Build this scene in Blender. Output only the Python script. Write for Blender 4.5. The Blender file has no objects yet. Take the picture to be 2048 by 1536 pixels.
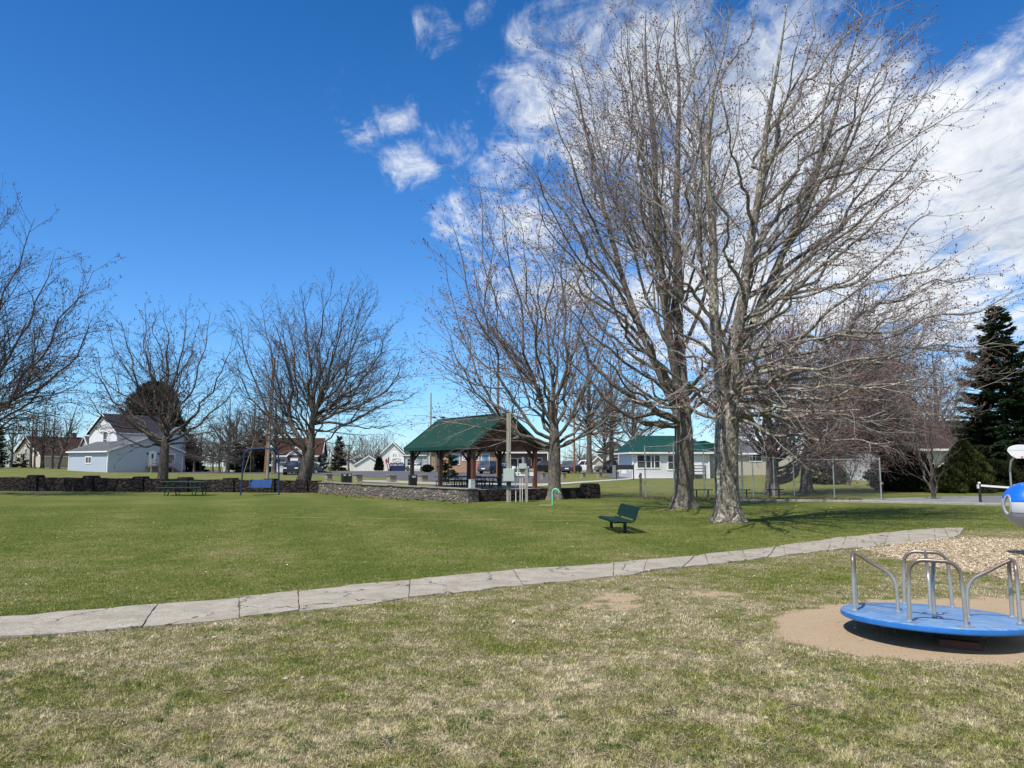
import bpy, bmesh, math, random
import numpy as np
from mathutils import Vector, Matrix
random.seed(7)
RNG = np.random.default_rng(11)
SC = bpy.context.scene
COL = SC.collection
R = math.radians
PI = math.pi
# ------------------------------------------------------------------ camera model (2048 x 1536 photo pixels)
F = 1480.0; TH = math.atan(160/1480); CT, ST = math.cos(TH), math.sin(TH); H = 1.7
def ray(px, py):
    u = (px-1024)/F; v = (768-py)/F
    return np.array([u, CT - v*ST, ST + v*CT])
def W(px, py, y):
    r = ray(px, py); t = y/r[1]
    return np.array([r[0]*t, y, H + r[2]*t])
def smooth(t):
    t = np.clip(t, 0, 1); return t*t*(3-2*t)
MOUNDS = []
def gz(x, y):
    z = np.interp(y, [0, 58, 100, 150, 200, 300, 700], [0, 0, .4, .35, -.3, -.6, -1.5])
    z = z + .8*smooth((-np.asarray(x)-45)/40)*smooth((np.asarray(y)-65)/60)
    for mx, my, h, s in MOUNDS:
        z = z + h*np.exp(-((x-mx)**2+(y-my)**2)/(s*s))
    return z
def G(px, py, off=0.0):
    r = ray(px, py); z = 0.0
    for _ in range(40):
        t = (z-H)/r[2]; x, y = r[0]*t, r[1]*t
        z = .5*z + .5*float(gz(x, min(max(y, 0), 690)))
    return np.array([x, y, z+off])
def GD(px, y):
    """ground point under photo column px at depth y"""
    x = (px-1024)/F*y*1.0
    z = float(gz(x, y)); py = 928
    for _ in range(6):
        r = ray(px, py); t = y/r[1]; x = r[0]*t; zz = H+r[2]*t
        z = float(gz(x, y)); py += (zz-z)/y*F
    return np.array([x, y, z])
T1P = G(1455, 1050); T2P = G(1367, 1021)
MOUNDS += [(T1P[0], T1P[1], .13, .95), (T2P[0], T2P[1], .12, 1.0)]
# ------------------------------------------------------------------ value noise for ground patterns
_tab = RNG.random((256, 256))
def vnoise(x, y, s):
    x = np.asarray(x)/s+101.3; y = np.asarray(y)/s+57.7
    xi = np.floor(x).astype(int); yi = np.floor(y).astype(int)
    fx = smooth(x-xi); fy = smooth(y-yi)
    a = _tab[xi % 256, yi % 256]; b = _tab[(xi+1) % 256, yi % 256]
    c = _tab[xi % 256, (yi+1) % 256]; d = _tab[(xi+1) % 256, (yi+1) % 256]
    return (a*(1-fx)+b*fx)*(1-fy)+(c*(1-fx)+d*fx)*fy
def fnoise(x, y, s, o=4):
    r = 0; w = 0
    for k in range(o):
        r = r + vnoise(x+13*k, y-7*k, s/2**k)*.5**k; w += .5**k
    return r/w
def inpoly(x, y, poly):
    x = np.asarray(x); y = np.asarray(y); r = np.zeros(x.shape, bool)
    n = len(poly); j = n-1
    for i in range(n):
        xi, yi = poly[i]; xj, yj = poly[j]
        c = ((yi > y) != (yj > y)) & (x < (xj-xi)*(y-yi)/(yj-yi+1e-12)+xi)
        r ^= c; j = i
    return r
# ------------------------------------------------------------------ materials
def newmat(name):
    m = bpy.data.materials.new(name); m.use_nodes = True
    nt = m.node_tree; b = nt.nodes['Principled BSDF']
    return m, nt, b
def N(nt, t, **kw):
    n = nt.nodes.new(t)
    for k, v in kw.items():
        if k.startswith('i_'):
            n.inputs[int(k[2:]) if k[2:].isdigit() else k[2:].replace('_', ' ')].default_value = v
        else: setattr(n, k, v)
    return n
def c4(c): return (c[0], c[1], c[2], 1)
def mixc(nt, fac, a, b, bt='MIX'):
    n = nt.nodes.new('ShaderNodeMix'); n.data_type = 'RGBA'; n.blend_type = bt
    for sock, v in ((n.inputs[0], fac), (n.inputs[6], a), (n.inputs[7], b)):
        if hasattr(v, 'is_linked'): nt.links.new(v, sock)
        elif isinstance(v, (int, float)): sock.default_value = v
        else: sock.default_value = c4(v)
    return n.outputs[2]
def math_(nt, op, a, b=None, clamp=False):
    n = nt.nodes.new('ShaderNodeMath'); n.operation = op; n.use_clamp = clamp
    for i, v in enumerate((a, b)):
        if v is None: continue
        if hasattr(v, 'is_linked'): nt.links.new(v, n.inputs[i])
        else: n.inputs[i].default_value = v
    return n.outputs[0]
def ramp(nt, fac, stops):
    n = nt.nodes.new('ShaderNodeValToRGB'); e = n.color_ramp.elements
    while len(e) < len(stops): e.new(.5)
    for i, (p, c) in enumerate(stops): e[i].position = p; e[i].color = c4(c) if not isinstance(c, float) else (c, c, c, 1)
    nt.links.new(fac, n.inputs[0]); return n.outputs[0]
def coords(nt, scale=(1, 1, 1), kind='Object', rot=(0, 0, 0)):
    t = N(nt, 'ShaderNodeTexCoord'); m = N(nt, 'ShaderNodeMapping')
    m.inputs['Scale'].default_value = scale; m.inputs['Rotation'].default_value = rot
    nt.links.new(t.outputs[kind], m.inputs['Vector']); return m.outputs[0]
def noise(nt, vec, scale, detail=5, rough=.6, dist=0):
    n = N(nt, 'ShaderNodeTexNoise'); n.inputs['Scale'].default_value = scale
    n.inputs['Detail'].default_value = detail; n.inputs['Roughness'].default_value = rough; n.inputs['Distortion'].default_value = dist
    if vec is not None: nt.links.new(vec, n.inputs['Vector'])
    return n.outputs[0]
def bump(nt, b, h, strength=.4, dist=.02):
    n = N(nt, 'ShaderNodeBump'); n.inputs['Strength'].default_value = strength; n.inputs['Distance'].default_value = dist
    nt.links.new(h, n.inputs['Height']); nt.links.new(n.outputs[0], b.inputs['Normal']); return n
def mat(name, c, c2=None, scale=6, rough=.7, metal=0, bmp=0, stretch=(1, 1, 1), spec=.4, bd=.01):
    m, nt, b = newmat(name)
    b.inputs['Roughness'].default_value = rough; b.inputs['Metallic'].default_value = metal
    b.inputs['Specular IOR Level'].default_value = spec
    if c2 is None: c2 = tuple(v*.8 for v in c)
    v = coords(nt, stretch); n = noise(nt, v, scale)
    col = ramp(nt, n, [(.3, c2), (.65, c)])
    nt.links.new(col, b.inputs['Base Color'])
    if bmp: bump(nt, b, n, bmp, bd)
    return m
def mat_bark(name, dark, mid, light, lichen=.5, sc=1.0, sparse=False):
    m, nt, b = newmat(name); b.inputs['Roughness'].default_value = .9; b.inputs['Specular IOR Level'].default_value = .2
    v = coords(nt, (1, 1, .28)); n1 = noise(nt, v, 16*sc, 6, .65, .4)
    v2 = coords(nt, (1, 1, .7)); n2 = noise(nt, v2, 13*sc, 6, .75); n3 = noise(nt, v2, 2.2*sc, 3)
    col = ramp(nt, n1, [(.34, dark), (.5, mid), (.7, tuple(x*1.25 for x in mid))])
    f = ramp(nt, n2, [(.5, 0.0), (.6, 1.0)]); f = math_(nt, 'MULTIPLY', f, ramp(nt, n3, [(.35, .15), (.6, 1.0)])); f = math_(nt, 'MULTIPLY', f, lichen)
    col = mixc(nt, f, col, light)
    nt.links.new(col, b.inputs['Base Color']); bump(nt, b, n1, .9, .03)
    return m
def mat_siding(name, c, lap=.15, axis=2, strength=.8, dirt=.9):
    m, nt, b = newmat(name); b.inputs['Roughness'].default_value = .55
    v = coords(nt); s = N(nt, 'ShaderNodeSeparateXYZ'); nt.links.new(v, s.inputs[0])
    z = math_(nt, 'FRACT', math_(nt, 'DIVIDE', s.outputs[axis], lap))
    n = noise(nt, v, 1.4, 4)
    line = ramp(nt, z, [(.0, tuple(x*.55 for x in c)), (.1, c), (1.0, c)])
    nt.links.new(mixc(nt, n, line, tuple(x*dirt for x in c)), b.inputs['Base Color'])
    bump(nt, b, z, strength, .02)
    return m
def mat_shingle(name, c, c2, w=.35, h=.16):
    m, nt, b = newmat(name); b.inputs['Roughness'].default_value = .9; b.inputs['Specular IOR Level'].default_value = .15
    v = coords(nt); t = N(nt, 'ShaderNodeTexBrick'); nt.links.new(v, t.inputs['Vector'])
    t.inputs['Color1'].default_value = c4(c); t.inputs['Color2'].default_value = c4(c2); t.inputs['Mortar'].default_value = c4(tuple(x*.5 for x in c2))
    t.inputs['Scale'].default_value = 1; t.inputs['Brick Width'].default_value = w; t.inputs['Row Height'].default_value = h; t.inputs['Mortar Size'].default_value = .012
    n = noise(nt, v, 2.5, 5)
    nt.links.new(mixc(nt, math_(nt, 'MULTIPLY', n, .5), t.outputs['Color'], tuple(x*.6 for x in c2)), b.inputs['Base Color'])
    return m
def mat_brick(name, c, c2, mortar, w=.4, h=.14, ms=.015, rotx=PI/2):
    m, nt, b = newmat(name); b.inputs['Roughness'].default_value = .9
    v = coords(nt, (1, 1, 1), 'Object', (rotx, 0, 0)); t = N(nt, 'ShaderNodeTexBrick'); nt.links.new(v, t.inputs['Vector'])
    t.inputs['Color1'].default_value = c4(c); t.inputs['Color2'].default_value = c4(c2); t.inputs['Mortar'].default_value = c4(mortar)
    t.inputs['Scale'].default_value = 1; t.inputs['Brick Width'].default_value = w; t.inputs['Row Height'].default_value = h; t.inputs['Mortar Size'].default_value = ms
    n = noise(nt, v, 3, 6)
    nt.links.new(mixc(nt, math_(nt, 'MULTIPLY', n, .6), t.outputs['Color'], tuple(x*.6 for x in c2)), b.inputs['Base Color'])
    bump(nt, b, t.outputs['Fac'], -.5, .01)
    return m
def mat_rubble(name, cols, mortar, scale=3.2, mw=.06):
    m, nt, b = newmat(name); b.inputs['Roughness'].default_value = .95; b.inputs['Specular IOR Level'].default_value = .15
    v = coords(nt, (1, 1, 1.35)); nz = noise(nt, v, 4, 3)
    vm = N(nt, 'ShaderNodeVectorMath', operation='ADD'); nt.links.new(v, vm.inputs[0])
    sc = N(nt, 'ShaderNodeVectorMath', operation='SCALE'); sc.inputs['Scale'].default_value = .15
    cc = N(nt, 'ShaderNodeCombineXYZ'); nt.links.new(nz, cc.inputs[0]); nt.links.new(nz, cc.inputs[2]); nt.links.new(cc.outputs[0], sc.inputs[0]); nt.links.new(sc.outputs[0], vm.inputs[1])
    v1 = N(nt, 'ShaderNodeTexVoronoi'); v1.inputs['Scale'].default_value = scale; nt.links.new(vm.outputs[0], v1.inputs['Vector'])
    v2 = N(nt, 'ShaderNodeTexVoronoi', feature='DISTANCE_TO_EDGE'); v2.inputs['Scale'].default_value = scale; nt.links.new(vm.outputs[0], v2.inputs['Vector'])
    s = N(nt, 'ShaderNodeSeparateColor'); nt.links.new(v1.outputs['Color'], s.inputs[0])
    k = len(cols)-1
    col = ramp(nt, s.outputs[0], [(.1+.8*i/k, c) for i, c in enumerate(cols)])
    n2 = noise(nt, v, 22, 6, .7)
    col = mixc(nt, ramp(nt, n2, [(.35, 0.0), (.75, .75)]), col, tuple(x*1.6 for x in cols[-1]))
    edge = ramp(nt, v2.outputs['Distance'], [(mw*.5, 1.0), (mw*1.4, 0.0)])
    nt.links.new(mixc(nt, edge, col, mortar), b.inputs['Base Color'])
    h = math_(nt, 'ADD', math_(nt, 'MINIMUM', v2.outputs['Distance'], .18), math_(nt, 'MULTIPLY', n2, .08))
    bump(nt, b, h, 1.0, .35)
    return m
def mat_glass(name='window_glass', c=(.02, .025, .03), rough=.06):
    m, nt, b = newmat(name); b.inputs['Roughness'].default_value = rough; b.inputs['Specular IOR Level'].default_value = .8
    v = coords(nt); n = noise(nt, v, .9, 2)
    nt.links.new(ramp(nt, n, [(.4, c), (.7, tuple(x*3 for x in c))]), b.inputs['Base Color']); return m
# ------------------------------------------------------------------ mesh builder
class MB:
    def __init__(s): s.v = []; s.f = []; s.mi = []; s.cur = 0
    def add(s, vs, fs):
        o = len(s.v); s.v += [tuple(map(float, p)) for p in vs]
        for f in fs: s.f.append(tuple(o+i for i in f)); s.mi.append(s.cur)
        return s
    def box(s, x0, x1, y0, y1, z0, z1, M=None):
        vs = [(x, y, z) for z in (z0, z1) for y in (y0, y1) for x in (x0, x1)]
        if M is not None: vs = [tuple(M @ Vector(p)) for p in vs]
        return s.add(vs, [(0, 2, 3, 1), (4, 5, 7, 6), (0, 1, 5, 4), (2, 6, 7, 3), (0, 4, 6, 2), (1, 3, 7, 5)])
    def bar(s, a, b, w, h, up=(0, 0, 1)):
        a = Vector(a); b = Vector(b); d = (b-a); L = d.length; d.normalize()
        u = Vector(up)
        if abs(d.dot(u)) > .98: u = Vector((1, 0, 0))
        y = u.cross(d).normalized(); z = d.cross(y)
        M = Matrix((d, y, z)).transposed().to_4x4(); M.translation = a
        return s.box(0, L, -w/2, w/2, -h/2, h/2, M)
    def prism(s, pts, a, b, axis='y', tap=1.0):
        """polygon pts (2D) extruded a..b along axis; axis y: pts are (x,z); axis x: (y,z); axis z: (x,y)"""
        n = len(pts); vs = []
        for k in (a, b):
            for p, q in pts: vs.append({'y': (p, k, q), 'x': (k, p, q), 'z': (p, q, k)}[axis])
        fs = [tuple(range(n)), tuple(range(2*n-1, n-1, -1))]+[(i, i+n, (i+1) % n+n, (i+1) % n) for i in range(n)]
        return s.add(vs, fs)
    def tube(s, pts, r, sides=8, caps=True, closed=False):
        pts = [Vector(p) for p in pts]; n = len(pts)
        rs = r if hasattr(r, '__len__') else [r]*n
        prev = None; vs = []
        for i, p in enumerate(pts):
            if closed: t = (pts[(i+1) % n]-pts[i-1]).normalized()
            else: t = (pts[min(i+1, n-1)]-pts[max(i-1, 0)]).normalized()
            if prev is None:
                u = t.cross(Vector((0, 0, 1)))
                if u.length < .1: u = t.cross(Vector((1, 0, 0)))
                u.normalize()
            else:
                u = (prev - t*prev.dot(t)).normalized()
            prev = u; w = t.cross(u)
            for k in range(sides):
                a = 2*PI*k/sides; vs.append(p+u*math.cos(a)*rs[i]+w*math.sin(a)*rs[i])
        fs = []
        for i in range(n if closed else n-1):
            for k in range(sides):
                i2 = (i+1) % n; k2 = (k+1) % sides
                fs.append((i*sides+k, i*sides+k2, i2*sides+k2, i2*sides+k))
        if caps and not closed: fs += [tuple(range(sides-1, -1, -1)), tuple(range((n-1)*sides, n*sides))]
        return s.add(vs, fs)
    def lathe(s, prof, c=(0, 0, 0), seg=24, axis='z', sx=1, sy=1):
        vs = []; n = len(prof)
        for k in range(seg):
            a = 2*PI*k/seg
            for r, z in prof:
                p = (r*math.cos(a)*sx, r*math.sin(a)*sy, z)
                if axis == 'y': p = (p[0], z, p[1])
                if axis == 'x': p = (z, p[0], p[1])
                vs.append((p[0]+c[0], p[1]+c[1], p[2]+c[2]))
        fs = [(k*n+i, ((k+1) % seg)*n+i, ((k+1) % seg)*n+i+1, k*n+i+1) for k in range(seg) for i in range(n-1)]
        return s.add(vs, fs)
    def build(s, name, mats, parent=None, smooth_=False, bevel=0, loc=None, rotz=0, seg=2):
        me = bpy.data.meshes.new(name); me.from_pydata(s.v, [], s.f)
        mats = mats if isinstance(mats, (list, tuple)) else [mats]
        for m in mats: me.materials.append(m)
        if len(mats) > 1: me.polygons.foreach_set('material_index', s.mi)
        bm = bmesh.new(); bm.from_mesh(me); bmesh.ops.recalc_face_normals(bm, faces=bm.faces); bm.to_mesh(me); bm.free()
        if smooth_:
            me.polygons.foreach_set('use_smooth', [True]*len(me.polygons))
        o = bpy.data.objects.new(name, me); COL.objects.link(o)
        if parent is not None: o.parent = parent
        if loc is not None: o.location = loc
        o.rotation_euler.z = rotz
        if bevel:
            md = o.modifiers.new('edge', 'BEVEL'); md.width = bevel; md.segments = seg; md.limit_method = 'ANGLE'
        if smooth_ == 'auto' :
            try: me.set_sharp_from_angle(angle=R(38))
            except Exception: pass
        return o
def tag(o, label, cat, group=None):
    o['label'] = label; o['category'] = cat
    if group: o['group'] = group
    return o
def thing(name, label, cat, loc=(0, 0, 0), rotz=0, group=None):
    o = bpy.data.objects.new(name, None); COL.objects.link(o); o.empty_display_size = .2
    o.location = tuple(map(float, loc)); o.rotation_euler = (0, 0, rotz)
    return tag(o, label, cat, group)
def structure(o): o['kind'] = 'structure'; return o
def stuff(o, label=None, cat=None):
    o['kind'] = 'stuff'
    if label: tag(o, label, cat)
    return o
KIDS = {}
def dup(root, loc, rotz=None, label=None, group=None, scale=None):
    r = root.copy(); COL.objects.link(r); r.location = tuple(map(float, loc))
    if rotz is not None: r.rotation_euler = (0, 0, rotz)
    if label: r['label'] = label
    if group: r['group'] = group
    if scale: r.scale = scale if hasattr(scale, '__len__') else (scale,)*3
    for ch in list(root.children):
        c = ch.copy(); COL.objects.link(c); c.parent = r
        for g in list(ch.children):
            d = g.copy(); COL.objects.link(d); d.parent = c
    return r
def fast_mesh(name, V, Fq, mats, mi=None, smooth_=True, attrs=None):
    """V (n,3), Fq (m,k) all faces with k corners"""
    me = bpy.data.meshes.new(name); k = Fq.shape[1]; m = len(Fq)
    me.vertices.add(len(V)); me.vertices.foreach_set('co', np.ascontiguousarray(V, np.float32).ravel())
    me.loops.add(m*k); me.loops.foreach_set('vertex_index', np.ascontiguousarray(Fq, np.int32).ravel())
    me.polygons.add(m); me.polygons.foreach_set('loop_start', np.arange(0, m*k, k, dtype=np.int32))
    me.polygons.foreach_set('loop_total', np.full(m, k, np.int32))
    if mi is not None: me.polygons.foreach_set('material_index', np.ascontiguousarray(mi, np.int32))
    me.polygons.foreach_set('use_smooth', np.full(m, bool(smooth_)))
    for mm in (mats if isinstance(mats, (list, tuple)) else [mats]): me.materials.append(mm)
    if attrs:
        for an, av in attrs.items():
            a = me.attributes.new(an, 'FLOAT', 'POINT'); a.data.foreach_set('value', np.ascontiguousarray(av, np.float32))
    me.update(calc_edges=True)
    o = bpy.data.objects.new(name, me); COL.objects.link(o); return o
# ------------------------------------------------------------------ palette
M_TWIG = mat('twig_bark', (.34, .31, .285), (.17, .145, .13), 3, .85, spec=.15)
M_TWIGD = mat('dark_twig_bark', (.105, .09, .082), (.05, .042, .038), 3, .85, spec=.15)
M_TWIGR = mat('red_twig_bark', (.30, .26, .24), (.16, .125, .115), 3, .85, spec=.15)
M_BUD = mat('red_bud', (.15, .045, .04), (.06, .022, .022), 3, .7)
M_BUDD = mat('dark_bud', (.075, .035, .035), (.04, .02, .02), 3, .7)
M_BARK = mat_bark('maple_bark', (.03, .024, .019), (.145, .122, .098), (.52, .51, .42), 1.0)
M_BARK2 = mat_bark('dark_maple_bark', (.04, .032, .026), (.13, .11, .09), (.32, .31, .26), .6)
M_BARKF = mat_bark('far_bark', (.03, .026, .024), (.085, .072, .062), (.26, .25, .22), .5, .6)
M_STEEL = mat('galvanised_steel', (.40, .40, .39), (.28, .28, .275), 30, .45, .4, spec=.5)
M_GALV = mat('fence_galvanised', (.36, .38, .38), (.26, .28, .28), 20, .55, .4)
M_WHITE = mat('white_trim_paint', (.80, .80, .79), (.70, .70, .69), 2, .5)
M_BLACKM = mat('black_metal', (.015, .015, .017), (.03, .03, .03), 10, .45, spec=.4)
M_RUBBER = mat('tyre_rubber', (.02, .02, .02), (.03, .03, .03), 10, .85)
M_RIM = mat('wheel_rim', (.45, .45, .46), (.35, .35, .36), 10, .35, .8)
M_GLASS = mat_glass()
M_GLASSB = mat_glass('sky_reflection_window_glass', (.10, .2, .28), .12)  # blue reflection of the sky put into the base colour
M_GREENMET = mat('green_steel_roof', (.006, .048, .033), (.005, .040, .028), .6, .5, spec=.3)
M_BROWNW = mat('dark_stained_wood', (.055, .028, .02), (.03, .016, .012), 6, .6, stretch=(1, 1, .2))
M_REDW = mat('red_brown_beam', (.13, .045, .03), (.08, .03, .02), 6, .6, stretch=(1, 1, .2))
M_SHAKE = mat_brick('cedar_shake', (.15, .075, .045), (.08, .04, .025), (.02, .01, .008), .16, .17, .012)
M_CONC = mat('concrete', (.33, .31, .275), (.24, .225, .20), 5, .9, bmp=.3)
M_ASPH = mat('asphalt', (.09, .09, .095), (.065, .065, .07), 1.5, .9, bmp=.2)
M_COURT = mat('court_surface', (.20, .205, .205), (.145, .148, .15), 1.2, .9)
M_GREYW = mat('weathered_wood', (.38, .355, .31), (.24, .22, .19), 9, .85, stretch=(1, 1, .08), bmp=.3)
M_POLEB = mat('brown_utility_pole', (.24, .115, .05), (.13, .06, .03), 5, .85, stretch=(1, 1, .06))
M_POLEG = mat('grey_utility_pole', (.30, .28, .25), (.20, .18, .16), 5, .85, stretch=(1, 1, .06))
M_CABLE = mat('black_cable', (.02, .02, .022), None, 3, .6)
M_BOXG = mat('grey_enclosure_paint', (.44, .50, .49), (.38, .43, .42), 2, .45)
M_PVC = mat('white_pvc', (.75, .75, .73), (.65, .65, .63), 4, .4)
M_MINT = mat('mint_paint', (.16, .55, .36), (.11, .44, .28), 8, .45)
M_BENCHG = mat('green_coated_steel', (.006, .028, .021), (.004, .018, .015), 8, .6, spec=.2)
M_TABLEG = mat('dark_green_paint', (.012, .05, .032), (.008, .03, .02), 6, .5)
M_BLUEP = mat('blue_steel_paint', (.014, .035, .10), (.01, .026, .075), 6, .5)
M_BLUEB = mat('bright_blue_bench', (.015, .075, .24), (.012, .055, .18), 6, .5)
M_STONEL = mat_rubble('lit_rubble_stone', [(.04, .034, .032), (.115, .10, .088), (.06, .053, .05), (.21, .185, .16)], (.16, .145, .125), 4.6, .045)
M_STONED = mat_rubble('shaded_dark_rubble_stone', [(.012, .010, .012), (.024, .019, .020), (.015, .013, .016), (.04, .033, .030)], (.016, .014, .013), 3.0, .05)  # dark stone with tree shade and self-shadow also put into its colours
M_STONEP = mat_rubble('tan_field_stone', [(.26, .22, .17), (.36, .31, .24), (.20, .17, .14), (.30, .27, .22)], (.32, .29, .25), 3.8, .05)
M_COPE = mat('concrete_coping', (.245, .22, .18), (.16, .14, .115), 6, .9, bmp=.3)
M_NEEDLE = mat('spruce_needles', (.034, .056, .020), (.014, .027, .011), 1.6, .8, spec=.2)
M_CEDAR = mat('cedar_foliage', (.068, .080, .018), (.022, .032, .010), 2.2, .8, spec=.2)
M_CEDARD = mat('dark_cedar_foliage', (.032, .04, .012), (.012, .018, .008), 2.0, .8, spec=.2)
M_DARKEV = mat('dark_evergreen', (.036, .040, .018), (.016, .019, .010), 1.5, .85, spec=.2)
M_LEAF = mat('dead_leaf', (.17, .115, .07), (.09, .06, .04), 40, .85)
# ------------------------------------------------------------------ path, patches, ground
PATH = [(-420, 1273, 1330), (-200, 1258, 1303), (0, 1238, 1279), (110, 1230, 1272), (320, 1210, 1255), (420, 1202, 1243), (600, 1184, 1221), (700, 1172, 1210), (850, 1158, 1194),
        (1024, 1141, 1174), (1189, 1130, 1158), (1309, 1120, 1142), (1449, 1106, 1128), (1540, 1096, 1115), (1640, 1081, 1104), (1724, 1072, 1096), (1790, 1064, 1090), (1874, 1058, 1082), (1925, 1056, 1069)]
PTOP = np.array([G(p, a)[:2] for p, a, b in PATH]); PBOT = np.array([G(p, b)[:2] for p, a, b in PATH])
PATHPOLY = [tuple(p) for p in PTOP]+[tuple(p) for p in PBOT[::-1]]
CHIPPX = [(1728, 1099), (1790, 1090), (1850, 1083), (1890, 1079), (1930, 1077), (2048, 1079), (2250, 1083), (2500, 1100), (2600, 1150), (2400, 1180), (2200, 1172), (2048, 1166), (1985, 1152), (1900, 1139), (1830, 1126), (1770, 1112)]
CHIPPOLY = [tuple(G(*p)[:2]) for p in CHIPPX]
MGC = np.array([0, 0]); 
_r = ray(1865, 1229); _t = (0.205-H)/_r[2]; MGC = np.array([_r[0]*_t, _r[1]*_t])
PATCHES = []   # (x, y, r, dry add)
def patch(px, py, r, v): g = G(px, py); PATCHES.append((g[0], g[1], r, v))
patch(280, 1330, 1.0, .10); patch(120, 1330, .6, .08); patch(420, 1310, .6, .1)
patch(250, 1395, .8, -.35); patch(560, 1330, .6, -.45); patch(640, 1270, .8, -.3); patch(80, 1390, .6, -.3)
patch(1550, 1160, 1.1, -.45); patch(1640, 1150, .9, -.45); patch(1450, 1145, .9, -.2)
patch(1250, 1200, 1.4, .25); patch(900, 1430, .9, .25); patch(300, 1480, .9, .25); patch(1300, 1500, .8, .2); patch(1250, 1350, .8, .15)
patch(1500, 1400, .9, -.1); patch(1350, 1440, .6, -.25); patch(1130, 1250, .7, -.15); patch(1880, 1420, .8, -.15); patch(980, 1300, .5, -.25)
patch(1900, 1165, .9, .25); patch(2040, 1190, 1., .3); patch(60, 1500, .5, -.3); patch(500, 1450, .4, -.3)
def sdpath(x, y):
    c = (PTOP+PBOT)/2; return y-np.interp(x, c[:, 0], c[:, 1])
_dp = np.array([G(*p)[:2]-MGC for p in ((1535, 1246), (1562, 1272), (1640, 1299), (1750, 1313), (1900, 1325), (2048, 1333), (2200, 1325), (2280, 1285), (2280, 1240), (2150, 1207), (2000, 1196), (1850, 1196), (1700, 1206), (1600, 1222))])
DTH = np.arctan2(_dp[:, 1], _dp[:, 0]); DRR = np.hypot(_dp[:, 0], _dp[:, 1]); _o = np.argsort(DTH); DTH = DTH[_o]; DRR = DRR[_o]
def dirtmask(x, y):
    dx = x-MGC[0]; dy = y-MGC[1]; th = np.arctan2(dy, dx)
    rr = np.interp(th, DTH, DRR, period=2*PI)
    n = fnoise(x+31, y+7, .45, 3)
    d = smooth((rr-np.hypot(dx, dy)+.5*(n-.5)+.3*(fnoise(x+3, y+71, .14, 2)-.5))/.5+.45)
    for px, py, rx, ry in ((1235, 1200, .40, .75), (1285, 1208, .34, .4), (1410, 1189, .52, .35), (1195, 1215, .3, .4), (1250, 1058, .0, .0), (1175, 1192, .3, .35)):
        g = G(px, py)
        if rx: d = np.maximum(d, .8*smooth((n+.6*(fnoise(x+7, y-3, .13, 2)-.5)-.36)*3)*smooth(.8*(1.2-((x-g[0])/rx/1.35)**2-((y-g[1])/ry/1.25)**2)))
    g = G(1215, 1073); d = np.maximum(d, .75*smooth((n-.3)*2.4)*smooth(1.1*(1-((x-g[0])/.42)**2-((y-g[1])/.75)**2)))
    g = T2P; d = np.maximum(d, .55*smooth((n-.3)*3)*smooth(1.6-np.hypot(x-g[0], y-g[1])/1.1))
    g = T1P; d = np.maximum(d, .25*smooth((n-.4)*3)*smooth(1.5-np.hypot(x-g[0], y-g[1])/.9))
    return d
def drymask(x, y):
    s = sdpath(x, y); n = fnoise(x, y, 2.4, 4); n2 = fnoise(x+9, y-5, .5, 3); n3 = fnoise(x+3, y-15, .16, 2)
    fore = .61+.36*(n-.5)+.6*(n2-.5)+.75*(n3-.5)
    for px, py, r, v in PATCHES: fore = fore+.52*v*np.exp(-((x-px)**2+(y-py)**2)/(r*r))
    back = .22+.5*(n-.5)+.5*(n2-.5)+.4*(n3-.5)+.25*np.exp(-np.abs(s)/.7)
    back = back+.24*smooth((y-34)/16)-.05*smooth((y-14)/8)
    for k in (G(230, 1045), G(120, 1075)): pass
    band = np.sin((x*.9+y*.35)*1.9+1.2*n); back = back+.085*band*smooth((8-x)/6)
    f = smooth(s/.5+.5)
    return np.clip(fore*(1-f)+back*f, 0, 1)
def axis(*seg):
    return np.concatenate([np.arange(a, b, s) for a, b, s in seg])
gy = axis((-12, 2, 1.0), (2, 14, .10), (14, 30, .22), (30, 62, .5), (62, 140, 2), (140, 700, 20))
gx = axis((-420, -60, 12), (-60, -16, 1.0), (-16, -8, .3), (-8, 12, .12), (12, 22, .3), (22, 60, 1), (60, 420, 12))
X, Y = np.meshgrid(gx, gy); V = np.stack([X.ravel(), Y.ravel(), gz(X.ravel(), Y.ravel())], 1)
nx, ny = len(gx), len(gy); ii = (np.arange(ny-1)[:, None]*nx+np.arange(nx-1)[None]).ravel()
Fq = np.stack([ii, ii+1, ii+nx+1, ii+nx], 1)
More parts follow.
